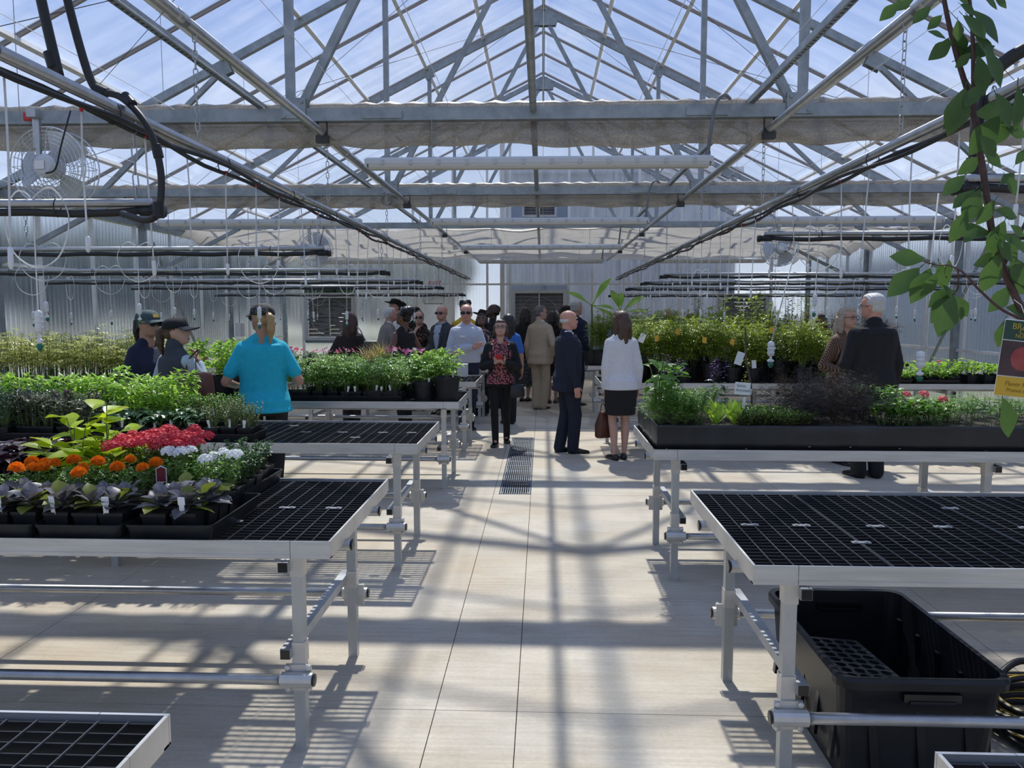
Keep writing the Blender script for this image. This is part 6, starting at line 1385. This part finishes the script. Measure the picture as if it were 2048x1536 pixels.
# materials of skin, hair, cloth
mat('skin_light', (.52, .30, .215), .5, noise=(25, (.56, .33, .25))); mat('skin_pink', (.55, .28, .20), .5, noise=(25, (.62, .30, .22))); mat('skin_tan', (.40, .215, .14), .5, noise=(25, (.45, .25, .17))); mat('skin_brown', (.13, .065, .04), .5, noise=(25, (.17, .085, .055))); mat('skin_dark', (.055, .030, .022), .45)
mat('eye_dark', (.02, .015, .012), .25); mat('lip_f', (.38, .10, .09), .45); mat('lip_m', (.36, .16, .12), .5); mat('glass_frame', (.02, .018, .02), .3); mat('sun_lens', (.008, .008, .010), .1)
mat('hair_dark', (.012, .009, .008), .45, noise=(60, (.03, .02, .016))); mat('hair_black', (.006, .005, .005), .4); mat('hair_brown', (.055, .028, .016), .45, noise=(70, (.10, .05, .028))); mat('hair_auburn', (.050, .022, .016), .45, noise=(60, (.08, .035, .022))); mat('hair_blonde', (.34, .21, .09), .5, noise=(70, (.50, .34, .16))); mat('hair_grey', (.30, .30, .29), .55, noise=(70, (.50, .50, .48))); mat('hair_greydark', (.09, .085, .08), .5, noise=(60, (.2, .19, .18))); mat('hair_white', (.50, .49, .46), .55, noise=(60, (.62, .61, .58))); mat('hair_greyblonde', (.32, .25, .17), .5, noise=(70, (.48, .41, .32)))
def cloth(n, c, c2=None, sc=30, **k): return mat(n, c, .85, noise=(sc, c2 or tuple(v * 1.25 for v in c), .35, .7), bump=.5, bscale=k.pop('bs', 14), **k)
cloth('cloth_navy', (.008, .012, .034)); cloth('cloth_suit', (.008, .012, .026), bs=9); cloth('cloth_vest', (.040, .046, .060)); cloth('cloth_paleblue', (.36, .44, .48)); cloth('cloth_turquoise', (.010, .38, .52), (.014, .45, .60)); cloth('cloth_black', (.008, .008, .009)); cloth('cloth_blackpants', (.006, .006, .007)); cloth('cloth_brownblack', (.018, .011, .010)); cloth('cloth_tweed', (.20, .175, .15), (.30, .27, .235), 140); cloth('cloth_grey', (.040, .043, .047)); cloth('cloth_tan', (.44, .345, .225), (.50, .395, .27)); cloth('cloth_white', (.62, .62, .63), (.68, .68, .69)); cloth('cloth_shirtwhite', (.66, .67, .70)); cloth('cloth_yellow', (.55, .34, .02)); cloth('cloth_blue', (.03, .12, .40)); cloth('cloth_olive', (.16, .10, .045)); cloth('cloth_tie', (.28, .26, .26), (.45, .42, .42), 80); cloth('cloth_rust', (.10, .035, .02)); cloth('cap_teal', (.045, .075, .080)); cloth('cap_grey', (.07, .07, .075)); mat('cap_emblem', (.55, .36, .04), .6); mat('shoe_black', (.008, .008, .009), .25); mat('shoe_brown', (.05, .028, .02), .35)
def pattern(n, kind, a, b, c=None, sc=60.):
    m = mat(n, a, .8); t = m.node_tree; N = t.nodes.new; L = t.links.new; p = t.nodes['Principled BSDF']; co = N('ShaderNodeTexCoord')
    if kind == 'stripe': q = N('ShaderNodeTexWave'); q.inputs['Scale'].default_value = sc; q.inputs['Distortion'].default_value = .5; q.inputs['Detail'].default_value = 1; q.bands_direction = 'X'; o_ = q.outputs['Fac']
    elif kind == 'cells': q = N('ShaderNodeTexVoronoi'); q.inputs['Scale'].default_value = sc; o_ = q.outputs['Distance']
    else: q = N('ShaderNodeTexNoise'); q.inputs['Scale'].default_value = sc; q.inputs['Detail'].default_value = 2; o_ = q.outputs[0]
    L(co.outputs['Object'], q.inputs['Vector']); r = N('ShaderNodeValToRGB'); L(o_, r.inputs[0]); r.color_ramp.interpolation = 'CONSTANT' if kind != 'stripe' else 'LINEAR'; E = r.color_ramp.elements
    E[0].color = (*a, 1); E[1].color = (*b, 1); E[0].position = .0 if kind != 'stripe' else .35; E[1].position = {'stripe': .6, 'cells': .5, 'floral': .57}[kind]
    if c: e_ = E.new({'stripe': .9, 'cells': .28, 'floral': .64}[kind]); e_.color = (*c, 1)
    L(r.outputs[0], p.inputs['Base Color']); return m
pattern('cloth_bluestripe', 'stripe', (.42, .45, .53), (.56, .59, .65), sc=45.); pattern('cloth_brownstripe', 'stripe', (.012, .008, .008), (.23, .13, .07), sc=24.); pattern('cloth_floral', 'floral', (.008, .007, .007), (.30, .14, .04), (.10, .03, .02), 22.); pattern('cloth_redpattern', 'cells', (.45, .06, .09), (.03, .01, .015), (.50, .16, .16), 45.); pattern('cloth_florared', 'floral', (.02, .015, .015), (.5, .42, .38), (.4, .03, .03), 20.); pattern('cloth_speckle', 'cells', (.45, .45, .43), (.02, .02, .02), (.05, .05, .05), 60.); pattern('cap_camo', 'floral', (.020, .020, .018), (.14, .14, .12), (.05, .05, .045), 26.); pattern('cloth_check', 'cells', (.5, .52, .56), (.3, .33, .4), None, 70.)
def PX(px, top, y): p = at(px, top, y); return p.x, p.z
def pp(label, px, topy, y, rz, dh=0., x=None, **k):
    x_, z_ = PX(px, topy, y); return person(label, x_ if x is None else x, y, R(rz), z_ - dh, **k)
JK = dict(kind='jacket', hem=.455, infl=.020, straight=.55, collar=.006, hw=.114, hd=.094)
TE = dict(kind='t_shirt', sleeve='short', infl=.016, hem=.48, straight=.35, hw=.114, hd=.096)
# left group
pp('woman in a navy t-shirt, teal-grey cap and sunglasses, facing right', 293, 613, 6.80, -105, .03, sex='f', bw=1.12, top=dict(TE, mat='cloth_navy'), bottom=('trousers', 'cloth_blackpants'), arms=('front', 'front'), skin='skin_tan', hair=('pony', 'hair_black'), hat=('cap', 'cap_teal', 'cap_teal', 'cap_emblem'), glasses='sun', head=(-8, 2), vox=.012)
v, J = pp('woman in a black cap and dark vest with pale blue sleeves', 352, 630, 6.30, -32, .02, sex='f', bw=1.10, top=dict(kind='vest', sleeve='none', infl=.022, hem=.47, mat='cloth_vest', straight=.5, collar=.028, sleeve2='cloth_paleblue', hw=.106, hd=.09), bottom=('trousers', 'cloth_blackpants'), arms=('face', 'bent'), skin='skin_light', hair=('pony', 'hair_brown'), hat=('cap', 'cloth_black', 'cap_grey'), head=(-52, -4), vox=.012)
v2, J2 = pp('woman in a turquoise t-shirt with a blonde ponytail, seen from behind', 522, 602, 6.60, 14, .02, sex='f', bw=1.22, top=dict(TE, mat='cloth_turquoise'), bottom=('trousers', 'cloth_blackpants', 1.15), arms=('bent', 'bent'), skin='skin_tan', hair=('pony', 'hair_blonde'), hat=('cap', 'cap_camo', 'cap_camo'), glasses='sun', head=(34, -2), vox=.012)
# far crowd on the left
pp('long-haired person in a dark brown coat, seen from behind', 700, 624, 11.15, -4, sex='f', bw=1.12, top=dict(JK, mat='cloth_brownblack'), bottom=('trousers', 'cloth_black'), arms=('bent', 'bent'), skin='skin_brown', hair=('long', 'hair_auburn'), vox=.014)
pp('grey-haired man in a tweed jacket stooping to the right', 762, 614, 13.55, -72, -.02, lean=16, top=dict(JK, mat='cloth_tweed'), bottom=('trousers', 'cloth_grey'), arms=('reach', 'reach'), skin='skin_pink', hair=('short', 'hair_white'), head=(0, -14), vox=.015, shirt=('cloth_shirtwhite',))
pp('man in a black cowboy hat and white shirt behind the tweed jacket', 788, 596, 15.4, 140, .04, top=dict(kind='shirt', mat='cloth_shirtwhite', infl=.016), bottom=('trousers', 'cloth_navy'), skin='skin_light', hair=('short', 'hair_dark'), hat=('cowboy', 'cloth_black'), head=(0, -12), vox=.017)
pp('person in a dark flat cap beside the cowboy hat', 801, 612, 15.9, 175, .02, x=-2.62, top=dict(kind='shirt', mat='cloth_black', infl=.016), bottom=('trousers', 'cloth_black'), skin='skin_light', hair=('short', 'hair_black'), hat=('cap', 'cloth_black'), vox=.017)
v, J7 = pp('woman in a sleeveless black top and tall black headwrap with hoop earring', 806, 613, 11.2, 48, .03, sex='f', bw=1.1, top=dict(kind='sleeveless_top', sleeve='none', mat='cloth_black', infl=.012, hem=.47), bottom=('trousers', 'cloth_black'), arms=('bent', 'bent'), skin='skin_brown', hair=('wrap', 'hair_black'), head=(28, -6), vox=.013)
c = J7['HM'] @ Vector((.36, -.02, .22)); c2 = J7['HM'] @ Vector((-.36, -.02, .22))
for q in (c, c2): MB().tube([q + Vector((.0, .03 * math.cos(a), .03 * math.sin(a))) for a in [2 * PI * i / 18 for i in range(18)]], .003, 5, closed=True).build('hoop_earring', 'label_orange', v, True)
pp('woman in sunglasses and a dark floral blouse, hand at her mouth', 838, 622, 13.6, 178, sex='f', top=dict(kind='blouse', mat='cloth_floral', infl=.016, collar=.006), bottom=('trousers', 'cloth_black'), arms=('face', 'front'), skin='skin_light', hair=('bun', 'hair_black'), glasses='sun', head=(4, -4), vox=.014)
pp('balding man in sunglasses and a dark grey suit', 884, 611, 13.1, 150, bw=1.08, top=dict(JK, mat='cloth_grey'), bottom=('trousers', 'cloth_grey'), arms=('front', 'front'), skin='skin_pink', hair=('fringe', 'hair_grey'), glasses='sun', head=(6, 0), shirt=('cloth_check',), vox=.014)
v, J10 = pp('bald man in a pale blue striped shirt with folded arms', 925, 608, 11.33, -168, x=-1.12, bw=1.08, top=dict(kind='shirt', mat='cloth_bluestripe', infl=.016, hem=.53, straight=.4, collar=.008), bottom=('trousers', 'cloth_navy'), arms=('crossB', 'crossA'), skin='skin_pink', hair=('fringe', 'hair_grey'), glasses='sun', head=(-12, 0), vox=.013, curl=.15)
MB().box((.075, .168, 1.38), (.075, .004, .028), Matrix.Rotation(-.12, 3, 'Y')).build('name_badge', 'card_white', v)
pp('person in a yellow shirt with dark curls, behind the folded arms', 934, 601, 13.3, 200, x=-1.33, top=dict(kind='shirt', mat='cloth_yellow', infl=.016), bottom=('trousers', 'cloth_black'), skin='skin_tan', hair=('curly', 'hair_black'), vox=.016)
pp('dark-haired woman with bowed head between the striped shirt and black hat', 944, 626, 12.9, 165, x=-1.02, sex='f', top=dict(kind='blouse', mat='cloth_florared', infl=.014), bottom=('trousers', 'cloth_black'), skin='skin_brown', hair=('bob', 'hair_black'), head=(10, -24), vox=.016)
pp('person in a black brimmed hat and dark top left of the black-shirted man', 962, 616, 14.9, 110, .05, sex='f', top=dict(kind='blouse', mat='cloth_black', infl=.014), bottom=('trousers', 'cloth_black'), arms=('reach', 'reach'), skin='skin_brown', hair=('short', 'hair_black'), hat=('round', 'cloth_black'), head=(10, -16), vox=.016)
pp('man in a black shirt looking down to the left', 990, 609, 13.9, 95, -.03, bw=1.05, lean=6, top=dict(kind='shirt', mat='cloth_black', sleeve='rolled', infl=.018), bottom=('trousers', 'cloth_black'), arms=('reach', 'reach'), skin='skin_dark', hair=('thin', 'hair_black'), head=(5, -26), vox=.015)
pp('woman with long dark hair and a blue top behind the red phone', 1017, 627, 11.9, 10, sex='f', top=dict(kind='blouse', mat='cloth_blue', sleeve='short', infl=.014), bottom=('trousers', 'cloth_black'), skin='skin_tan', hair=('long', 'hair_dark'), vox=.015)
# in the aisle
v, J16 = pp('woman in a black cardigan and red patterned top looking at a phone', 1003, 639, 10.02, 180, x=-.545, sex='f', bw=1.06, top=dict(kind='blouse', mat='cloth_redpattern', sleeve='none', infl=.012, hem=.49), bottom=('trousers', 'cloth_blackpants', .82), arms=('phone', 'phone'), feet=((.06, .16), (-.07, -.16)), skin='skin_light', hair=('bob', 'hair_brown'), glasses='clear', head=(0, -16), vox=.012, curl=.45)
def cardigan(t, J, H, mtl):
    m = MB(); rs = []; W = H
    for (z, a, b, yo) in [(.47, .108, .086, -.01)] + TORSO['f'][1:9]:
        o_ = []; i_ = []
        for k in range(21):
            th = R(-235) + R(290) * k / 20; o_.append(Vector((math.cos(th) * (a * W + .026), yo * H + math.sin(th) * (b * W + .026), z * H)))
            i_.append(Vector((math.cos(th) * (a * W + .016), yo * H + math.sin(th) * (b * W + .016), z * H)))
        rs.append(o_ + i_[::-1])
    m.rings(rs)
    for k in (1, -1): limb(m, [J['sh'][k], J['el'][k], J['el'][k].lerp(J['wr'][k], .9)], [.044 * H, .038 * H, .026 * H])
    finish(remesh(m, .010, 2), 'cardigan', mtl, t)
cardigan(v, J16, v['_h'], 'cloth_black')
hc_ = (J16['wr'][1] + J16['wr'][-1]) / 2
W16 = Matrix.Translation(v.location) @ Matrix.Rotation(PI, 4, 'Z')
ph = thing('phone', 'red phone held in the hands of the woman in the aisle', 'phone', W16 @ (hc_ + Vector((0, .045, .06))), PI)
MB().box((0, 0, 0), (.075, .010, .148), Matrix.Rotation(-.75, 3, 'X') @ Matrix.Rotation(.35, 3, 'Y')).build('case', 'red_plastic', ph); MB().box((0, -.006, -.002), (.066, .002, .135), Matrix.Rotation(-.75, 3, 'X') @ Matrix.Rotation(.35, 3, 'Y')).build('screen', 'black_gloss', ph)
mat('leather_black', (.010, .012, .014), .35); mat('leather_brown', (.070, .022, .013), .45, noise=(12, (.10, .034, .02)), bump=.2, bscale=20); mat('leather_tote', (.085, .028, .018), .5, noise=(10, (.12, .042, .028)), bump=.2, bscale=20)
def bag(name, label, loc, w_, d_, h_, mtl, rz=0., strap=None, soft=.8):
    t = thing(name, label, 'bag', loc, rz); m = MB()
    m.rings([[Vector((x_, y_, z)) for x_, y_ in rrect(w_ * q, d_ * qq, min(w_ * q, d_ * qq) * .3, 3)] for z, q, qq in ((0, .9, .7), (.02, 1, .95), (h_ * .5, 1, 1), (h_ * .9, soft, .6), (h_, soft * .97, .35))]); m.build('body', mtl, t, True)
    if strap: MB().tube([Vector(p) for p in bez(strap, 6)], .009, 6, flat=.5).build('strap', mtl, t, True)
    return t
bag('crossbody_bag', 'small black crossbody bag at the hip of the phone woman', at(1034, 786, 9.93) - Vector((0, 0, .06)), .20, .07, .17, 'leather_black', .2, [(-.05, 0, .16), (-.12, -.05, .35), (-.20, -.11, .52), (-.17, -.05, .68)], .85)
pp('woman in black with a patterned long skirt behind the tan suit', 1050, 614, 15.0, -20, x=-.33, sex='f', top=dict(kind='cardigan', mat='cloth_black', infl=.018, hem=.46), bottom=('skirt', 'cloth_speckle', .16, .01), skin='skin_light', hair=('long', 'hair_dark'), vox=.016)
v, J18 = pp('man in a tan suit with his hand in his pocket', 1079, 611, 13.76, -28, x=-.035, bw=1.06, top=dict(JK, mat='cloth_tan', hem=.44), bottom=('trousers', 'cloth_tan', 1.25), shoes='shoe_brown', arms=('pocket', 'down'), skin='skin_light', hair=('short', 'hair_greydark'), head=(-44, 0), shirt=('cloth_shirtwhite',), vox=.013)
pp('woman in a black dress with bare legs right of the tan suit', 1103, 622, 14.7, -8, x=.2, sex='f', top=dict(kind='dress_top', mat='cloth_black', infl=.016), bottom=('dress', 'cloth_black', .30), skin='skin_light', shoes='shoe_brown', hair=('long', 'hair_black'), vox=.015)
v, J20 = pp('photographer in an olive-brown shirt and black cap raising a camera', 1126, 611, 15.3, 95, x=.47, lean=0, top=dict(kind='shirt', mat='cloth_olive', sleeve='rolled', infl=.018), bottom=('trousers', 'cloth_black'), arms=('camera', 'camera'), skin='skin_tan', hair=('short', 'hair_dark'), hat=('cap', 'cloth_black'), vox=.015)
cp = Matrix.Translation(v.location) @ Matrix.Rotation(R(95), 4, 'Z') @ (J20['HM'] @ Vector((0, .72, .45)))
ck_ = thing('camera_held', 'small camera held up by the photographer in the cap', 'camera', cp, R(95)); MB().box((0, 0, 0), (.12, .05, .07)).box((0, 0, .04), (.04, .04, .02)).build('camera_body', 'lamp_body', ck_); MB().lathe([(.03, .02), (.03, .07), (.024, .072)], 14, rot=Matrix.Rotation(-PI / 2, 3, 'X')).build('lens', 'black_gloss', ck_, True)
pp('grey-haired man in a navy jacket behind the navy suit', 1149, 602, 14.3, -40, x=.62, bw=1.08, top=dict(JK, mat='cloth_navy'), bottom=('trousers', 'cloth_navy'), skin='skin_light', hair=('short', 'hair_grey'), head=(-20, 0), vox=.015)
pp('bald man in a navy suit with patterned tie, in profile facing right', 1138, 620, 9.43, -74, x=.315, bw=1.1, top=dict(JK, mat='cloth_suit', hem=.44), bottom=('trousers', 'cloth_suit', 1.22), feet=((.07, .08), (-.07, -.05)), arms=('down', 'down'), skin='skin_pink', hair=('fringe', 'hair_white'), head=(-6, -2), shirt=('cloth_shirtwhite', 'cloth_tie'), vox=.011)
v, J23 = pp('woman in a white blazer and black skirt, seen from behind', 1237, 621, 9.03, 12, x=.915, sex='f', bw=1.07, top=dict(kind='blazer', mat='cloth_white', infl=.015, hem=.475, straight=.25, collar=.006, hw=.112, hd=.092), bottom=('skirt', 'cloth_black', .305), feet=((.055, .03), (-.075, -.01)), arms=('down', 'carry'), skin='skin_light', hair=('long', 'hair_brown'), head=(18, 0), vox=.011)
bag('handbag', 'reddish brown handbag hanging beside the legs of the white-blazer woman', at(1207, 875, 9.08), .20, .13, .31, 'leather_brown', .5, [(-.05, 0, .29), (-.02, 0, .42), (.05, 0, .29)], .6)
bag('tote_bag', 'reddish brown leather tote hanging from the vest woman', at(386, 812, 6.08), .42, .13, .28, 'leather_tote', -.45, [(-.10, .02, .27), (-.09, .06, .38), (-.06, .13, .45), (-.03, .07, .38), (.03, .02, .27)], 1.0)
bag('dark_bag', 'bulky black bag slung at the right of the brown coat', at(742, 715, 10.95) - Vector((0, 0, .12)), .30, .18, .36, 'leather_black', .2, [(-.08, 0, .34), (-.14, .08, .5), (-.2, .12, .56)], .7)
# right side
pp('grey-haired man with bowed head behind the roses', 1340, 619, 14.4, 70, -.02, top=dict(JK, mat='cloth_black'), bottom=('trousers', 'cloth_black'), skin='skin_pink', hair=('short', 'hair_grey'), head=(5, -18), vox=.015)
pp('black-haired person behind the roses right of the grey-haired man', 1381, 627, 14.9, 0, top=dict(kind='shirt', mat='cloth_black', infl=.016), bottom=('trousers', 'cloth_black'), skin='skin_brown', hair=('short', 'hair_black'), vox=.016)
pp('dark-haired woman in a rust top behind the shrubs', 1643, 629, 13.95, 160, sex='f', top=dict(kind='blouse', mat='cloth_rust', infl=.016), bottom=('trousers', 'cloth_black'), skin='skin_brown', hair=('long', 'hair_dark'), head=(5, -10), vox=.016)
pp('woman with long grey-blonde hair, glasses and a brown striped blouse', 1694, 613, 8.9, -150, sex='f', bw=1.08, top=dict(kind='blouse', mat='cloth_brownstripe', infl=.020, hem=.46, straight=.4), bottom=('trousers', 'cloth_blackpants'), arms=('bent', 'bent'), skin='skin_light', hair=('long', 'hair_greyblonde'), glasses='clear', head=(6, 0), vox=.012)
pp('tall grey-haired man in a black blazer, seen from behind', 1742, 586, 8.10, 10, x=3.40, bw=1.16, top=dict(JK, mat='cloth_black', hem=.44), bottom=('trousers', 'cloth_blackpants', 1.2), feet=((.10, .02), (-.08, .05)), arms=('down', 'front'), skin='skin_pink', hair=('short', 'hair_white'), glasses='clear', head=(34, 0), vox=.011)
bpy.data.scenes.remove(TMP); TRASH.append(RAW); bpy.data.batch_remove(TRASH)
for q in bpy.data.objects:
    if '_h' in q: del q['_h']
# ---- tables and odds and ends near the far crowd
def table(x, y, w_, d_, h_, label):
    t = thing('table', label, 'table', (x, y, 0)); MB().box((0, 0, h_ - .015), (w_, d_, .03)).build('tabletop', 'white_plastic', t)
    lg = MB().tube([(0, 0, 0), (0, 0, h_ - .03)], .015, 8).mesh('leg', 'galvanized_bright')
    for sx in (-1, 1):
        for sy in (-1, 1): link('leg', lg, t, None, (sx * (w_ / 2 - .08), sy * (d_ / 2 - .06), 0))
table(-2.2, 13.0 + 1.55, 1.5, .6, .76, 'white folding table among the crowd by the far door')
mat('card_grey', (.5, .51, .52), .6)
cb_ = thing('white_box', 'white lidless box on the last left bench below the floral blouse', 'box', (-2.05, 12.2, ZS)); shell(MB(), [ring(.5, .3, .02, 0), ring(.52, .32, .02, .16), ring(.5, .3, .02, .16), ring(.48, .28, .02, .01)]).build('body', 'white_plastic', cb_)
lc = thing('black_case', 'soft black case standing on the white box', 'case', (-2.0, 12.2, ZS + .012)); MB().rings([[Vector((x_, y_, z)) for x_, y_ in rrect(.42 * q, .18 * q, .04, 3)] for z, q in ((0, .95), (.03, 1), (.26, .97), (.3, .85))]).build('body', 'leather_black', lc, True); MB().tube(bez([(-.08, 0, .29), (-.05, 0, .35), (.05, 0, .35), (.08, 0, .29)], 5), .01, 6).build('handle', 'leather_black', lc, True)
wc = thing('paper_carton', 'small white carton on the bench end in front of the striped shirt', 'box', at(925, 722, 10.35) - Vector((0, 0, .12))); wc.location.z = ZS; MB().box((0, 0, .08), (.14, .12, .16)).build('body', 'card_white', wc); MB().box((0, 0, .165), (.145, .125, .01)).build('lid', 'card_white', wc)
# electrical boxes on the left wall
for x_, y_, z_, l in ((-6.72, 16.9, 1.35, 'grey electrical box on the left wall column by the far end'), (-6.72, 13.3, 1.2, 'grey electrical box on the left wall behind the seedlings')):
    t = thing('electrical_box', l, 'electrical box', (x_, y_, z_)); MB().box((0, 0, 0), (.12, .22, .3)).build('box', 'lamp_body', t); MB().box((.062, 0, 0), (.006, .2, .28)).build('cover', 'lamp_body', t); MB().tube([(0, 0, .15), (0, 0, 1.6)], .013, 8).build('conduit', 'galvanized_bright', t)
# ================================================================== LABELS that single out each plant in a row
BASE = {'purple mustards': 'purple-grey mustard pot on the flowering bench', 'orange marigolds': 'orange marigold pot on the flowering bench', 'white verbena pots': 'white verbena pot on the flowering bench', 'red verbena pots': 'red verbena pot on the flowering bench',
        'dark green herb pots': 'dark mint pot on the flowering bench', 'lime green vines': 'lime sweet potato vine on the flowering bench', 'wine-dark vines': 'wine-dark vine on the flowering bench', 'thyme pots': 'pale thyme pot on the herb bench',
        'oregano pots': 'bushy oregano pot on the herb bench', 'low dark rosette pots': 'dark rosette pot on the herb bench', 'sage pots': 'grey-green sage pot on the herb bench', 'purple sage pots': 'purple sage pot on the herb bench', 'parsley pots': 'dark parsley pot on the herb bench',
        'basil pots': 'drooping basil pot on the herb bench', 'pepper plants': 'light green pepper on the herb bench', 'crowded tomato plants': 'leafy tomato on the crowded tomato bench', 'plants at the tomato bench end': 'glossy plant at the tomato bench end', 'variegated plants': 'pale variegated plant before the tomatoes',
        'tall pale seedlings': 'tall pale seedling on the far left', 'large-potted plants between the women': 'large-potted plant between the women', 'light plants between the women': 'light tall plant between the women', 'tawny grass tufts': 'tawny grass tuft by the tweed jacket',
        'low dark plants at the back': 'low dark plant on the last left bench', 'low round-pot plants': 'low round-pot plant on the fourth left bench', 'tall broad-leaved plants': 'tall broad-leaved plant in the planter', 'parsley clumps in the planter': 'parsley clump in the planter', 'creeping herbs': 'creeping reddish herb in the planter',
        'bronze fennel clumps': 'bronze fennel clump in the planter', 'broad leaves by the fennel': 'broad-leaved plant beside the fennel', 'front geraniums': 'flowerless geranium in the planter', 'young tomatoes in the planter': 'young tomato in the planter', 'potted roses on the shrub bench': 'yellow-green rose on the shrub bench',
        'pale starters': 'pale starter behind the dark blazer', 'tilted square pots': 'light starter in tilted square pot', 'reddish nandinas': 'reddish nandina on the back right bench', 'leafy back shrubs': 'leafy shrub on the back right bench', 'tall back shrubs': 'tall upright shrub on the back right bench', 'yellow tags in the roses': 'yellow tag in the roses'}
ORD = 'first second third fourth fifth sixth seventh eighth ninth tenth eleventh twelfth thirteenth fourteenth fifteenth sixteenth'.split()
fam = {}
for q in C.objects:
    if q.parent is None and q.get('group') in BASE: fam.setdefault(q['group'], []).append(q)
for gname, L_ in fam.items():
    pos = {q.name: ((q.location if q.type == 'EMPTY' else q.matrix_basis @ (sum((Vector(b) for b in q.bound_box), Vector()) / 8))) for q in L_}
    L_.sort(key=lambda q: pos[q.name].y); rows = [[L_[0]]]
    for q in L_[1:]:
        if pos[q.name].y - pos[rows[-1][0].name].y > .085: rows.append([q])
        else: rows[-1].append(q)
    for i, r_ in enumerate(rows):
        r_.sort(key=lambda q: abs(pos[q.name].x))
        for j, q in enumerate(r_):
            rn = '' if len(rows) == 1 else ', front row' if i == 0 else ', back row' if i == len(rows) - 1 else ', %s row' % ORD[min(i, 15)]
            q['label'] = BASE[gname] + rn + ('' if len(r_) == 1 else ', %s from the aisle' % ORD[min(j, 15)])
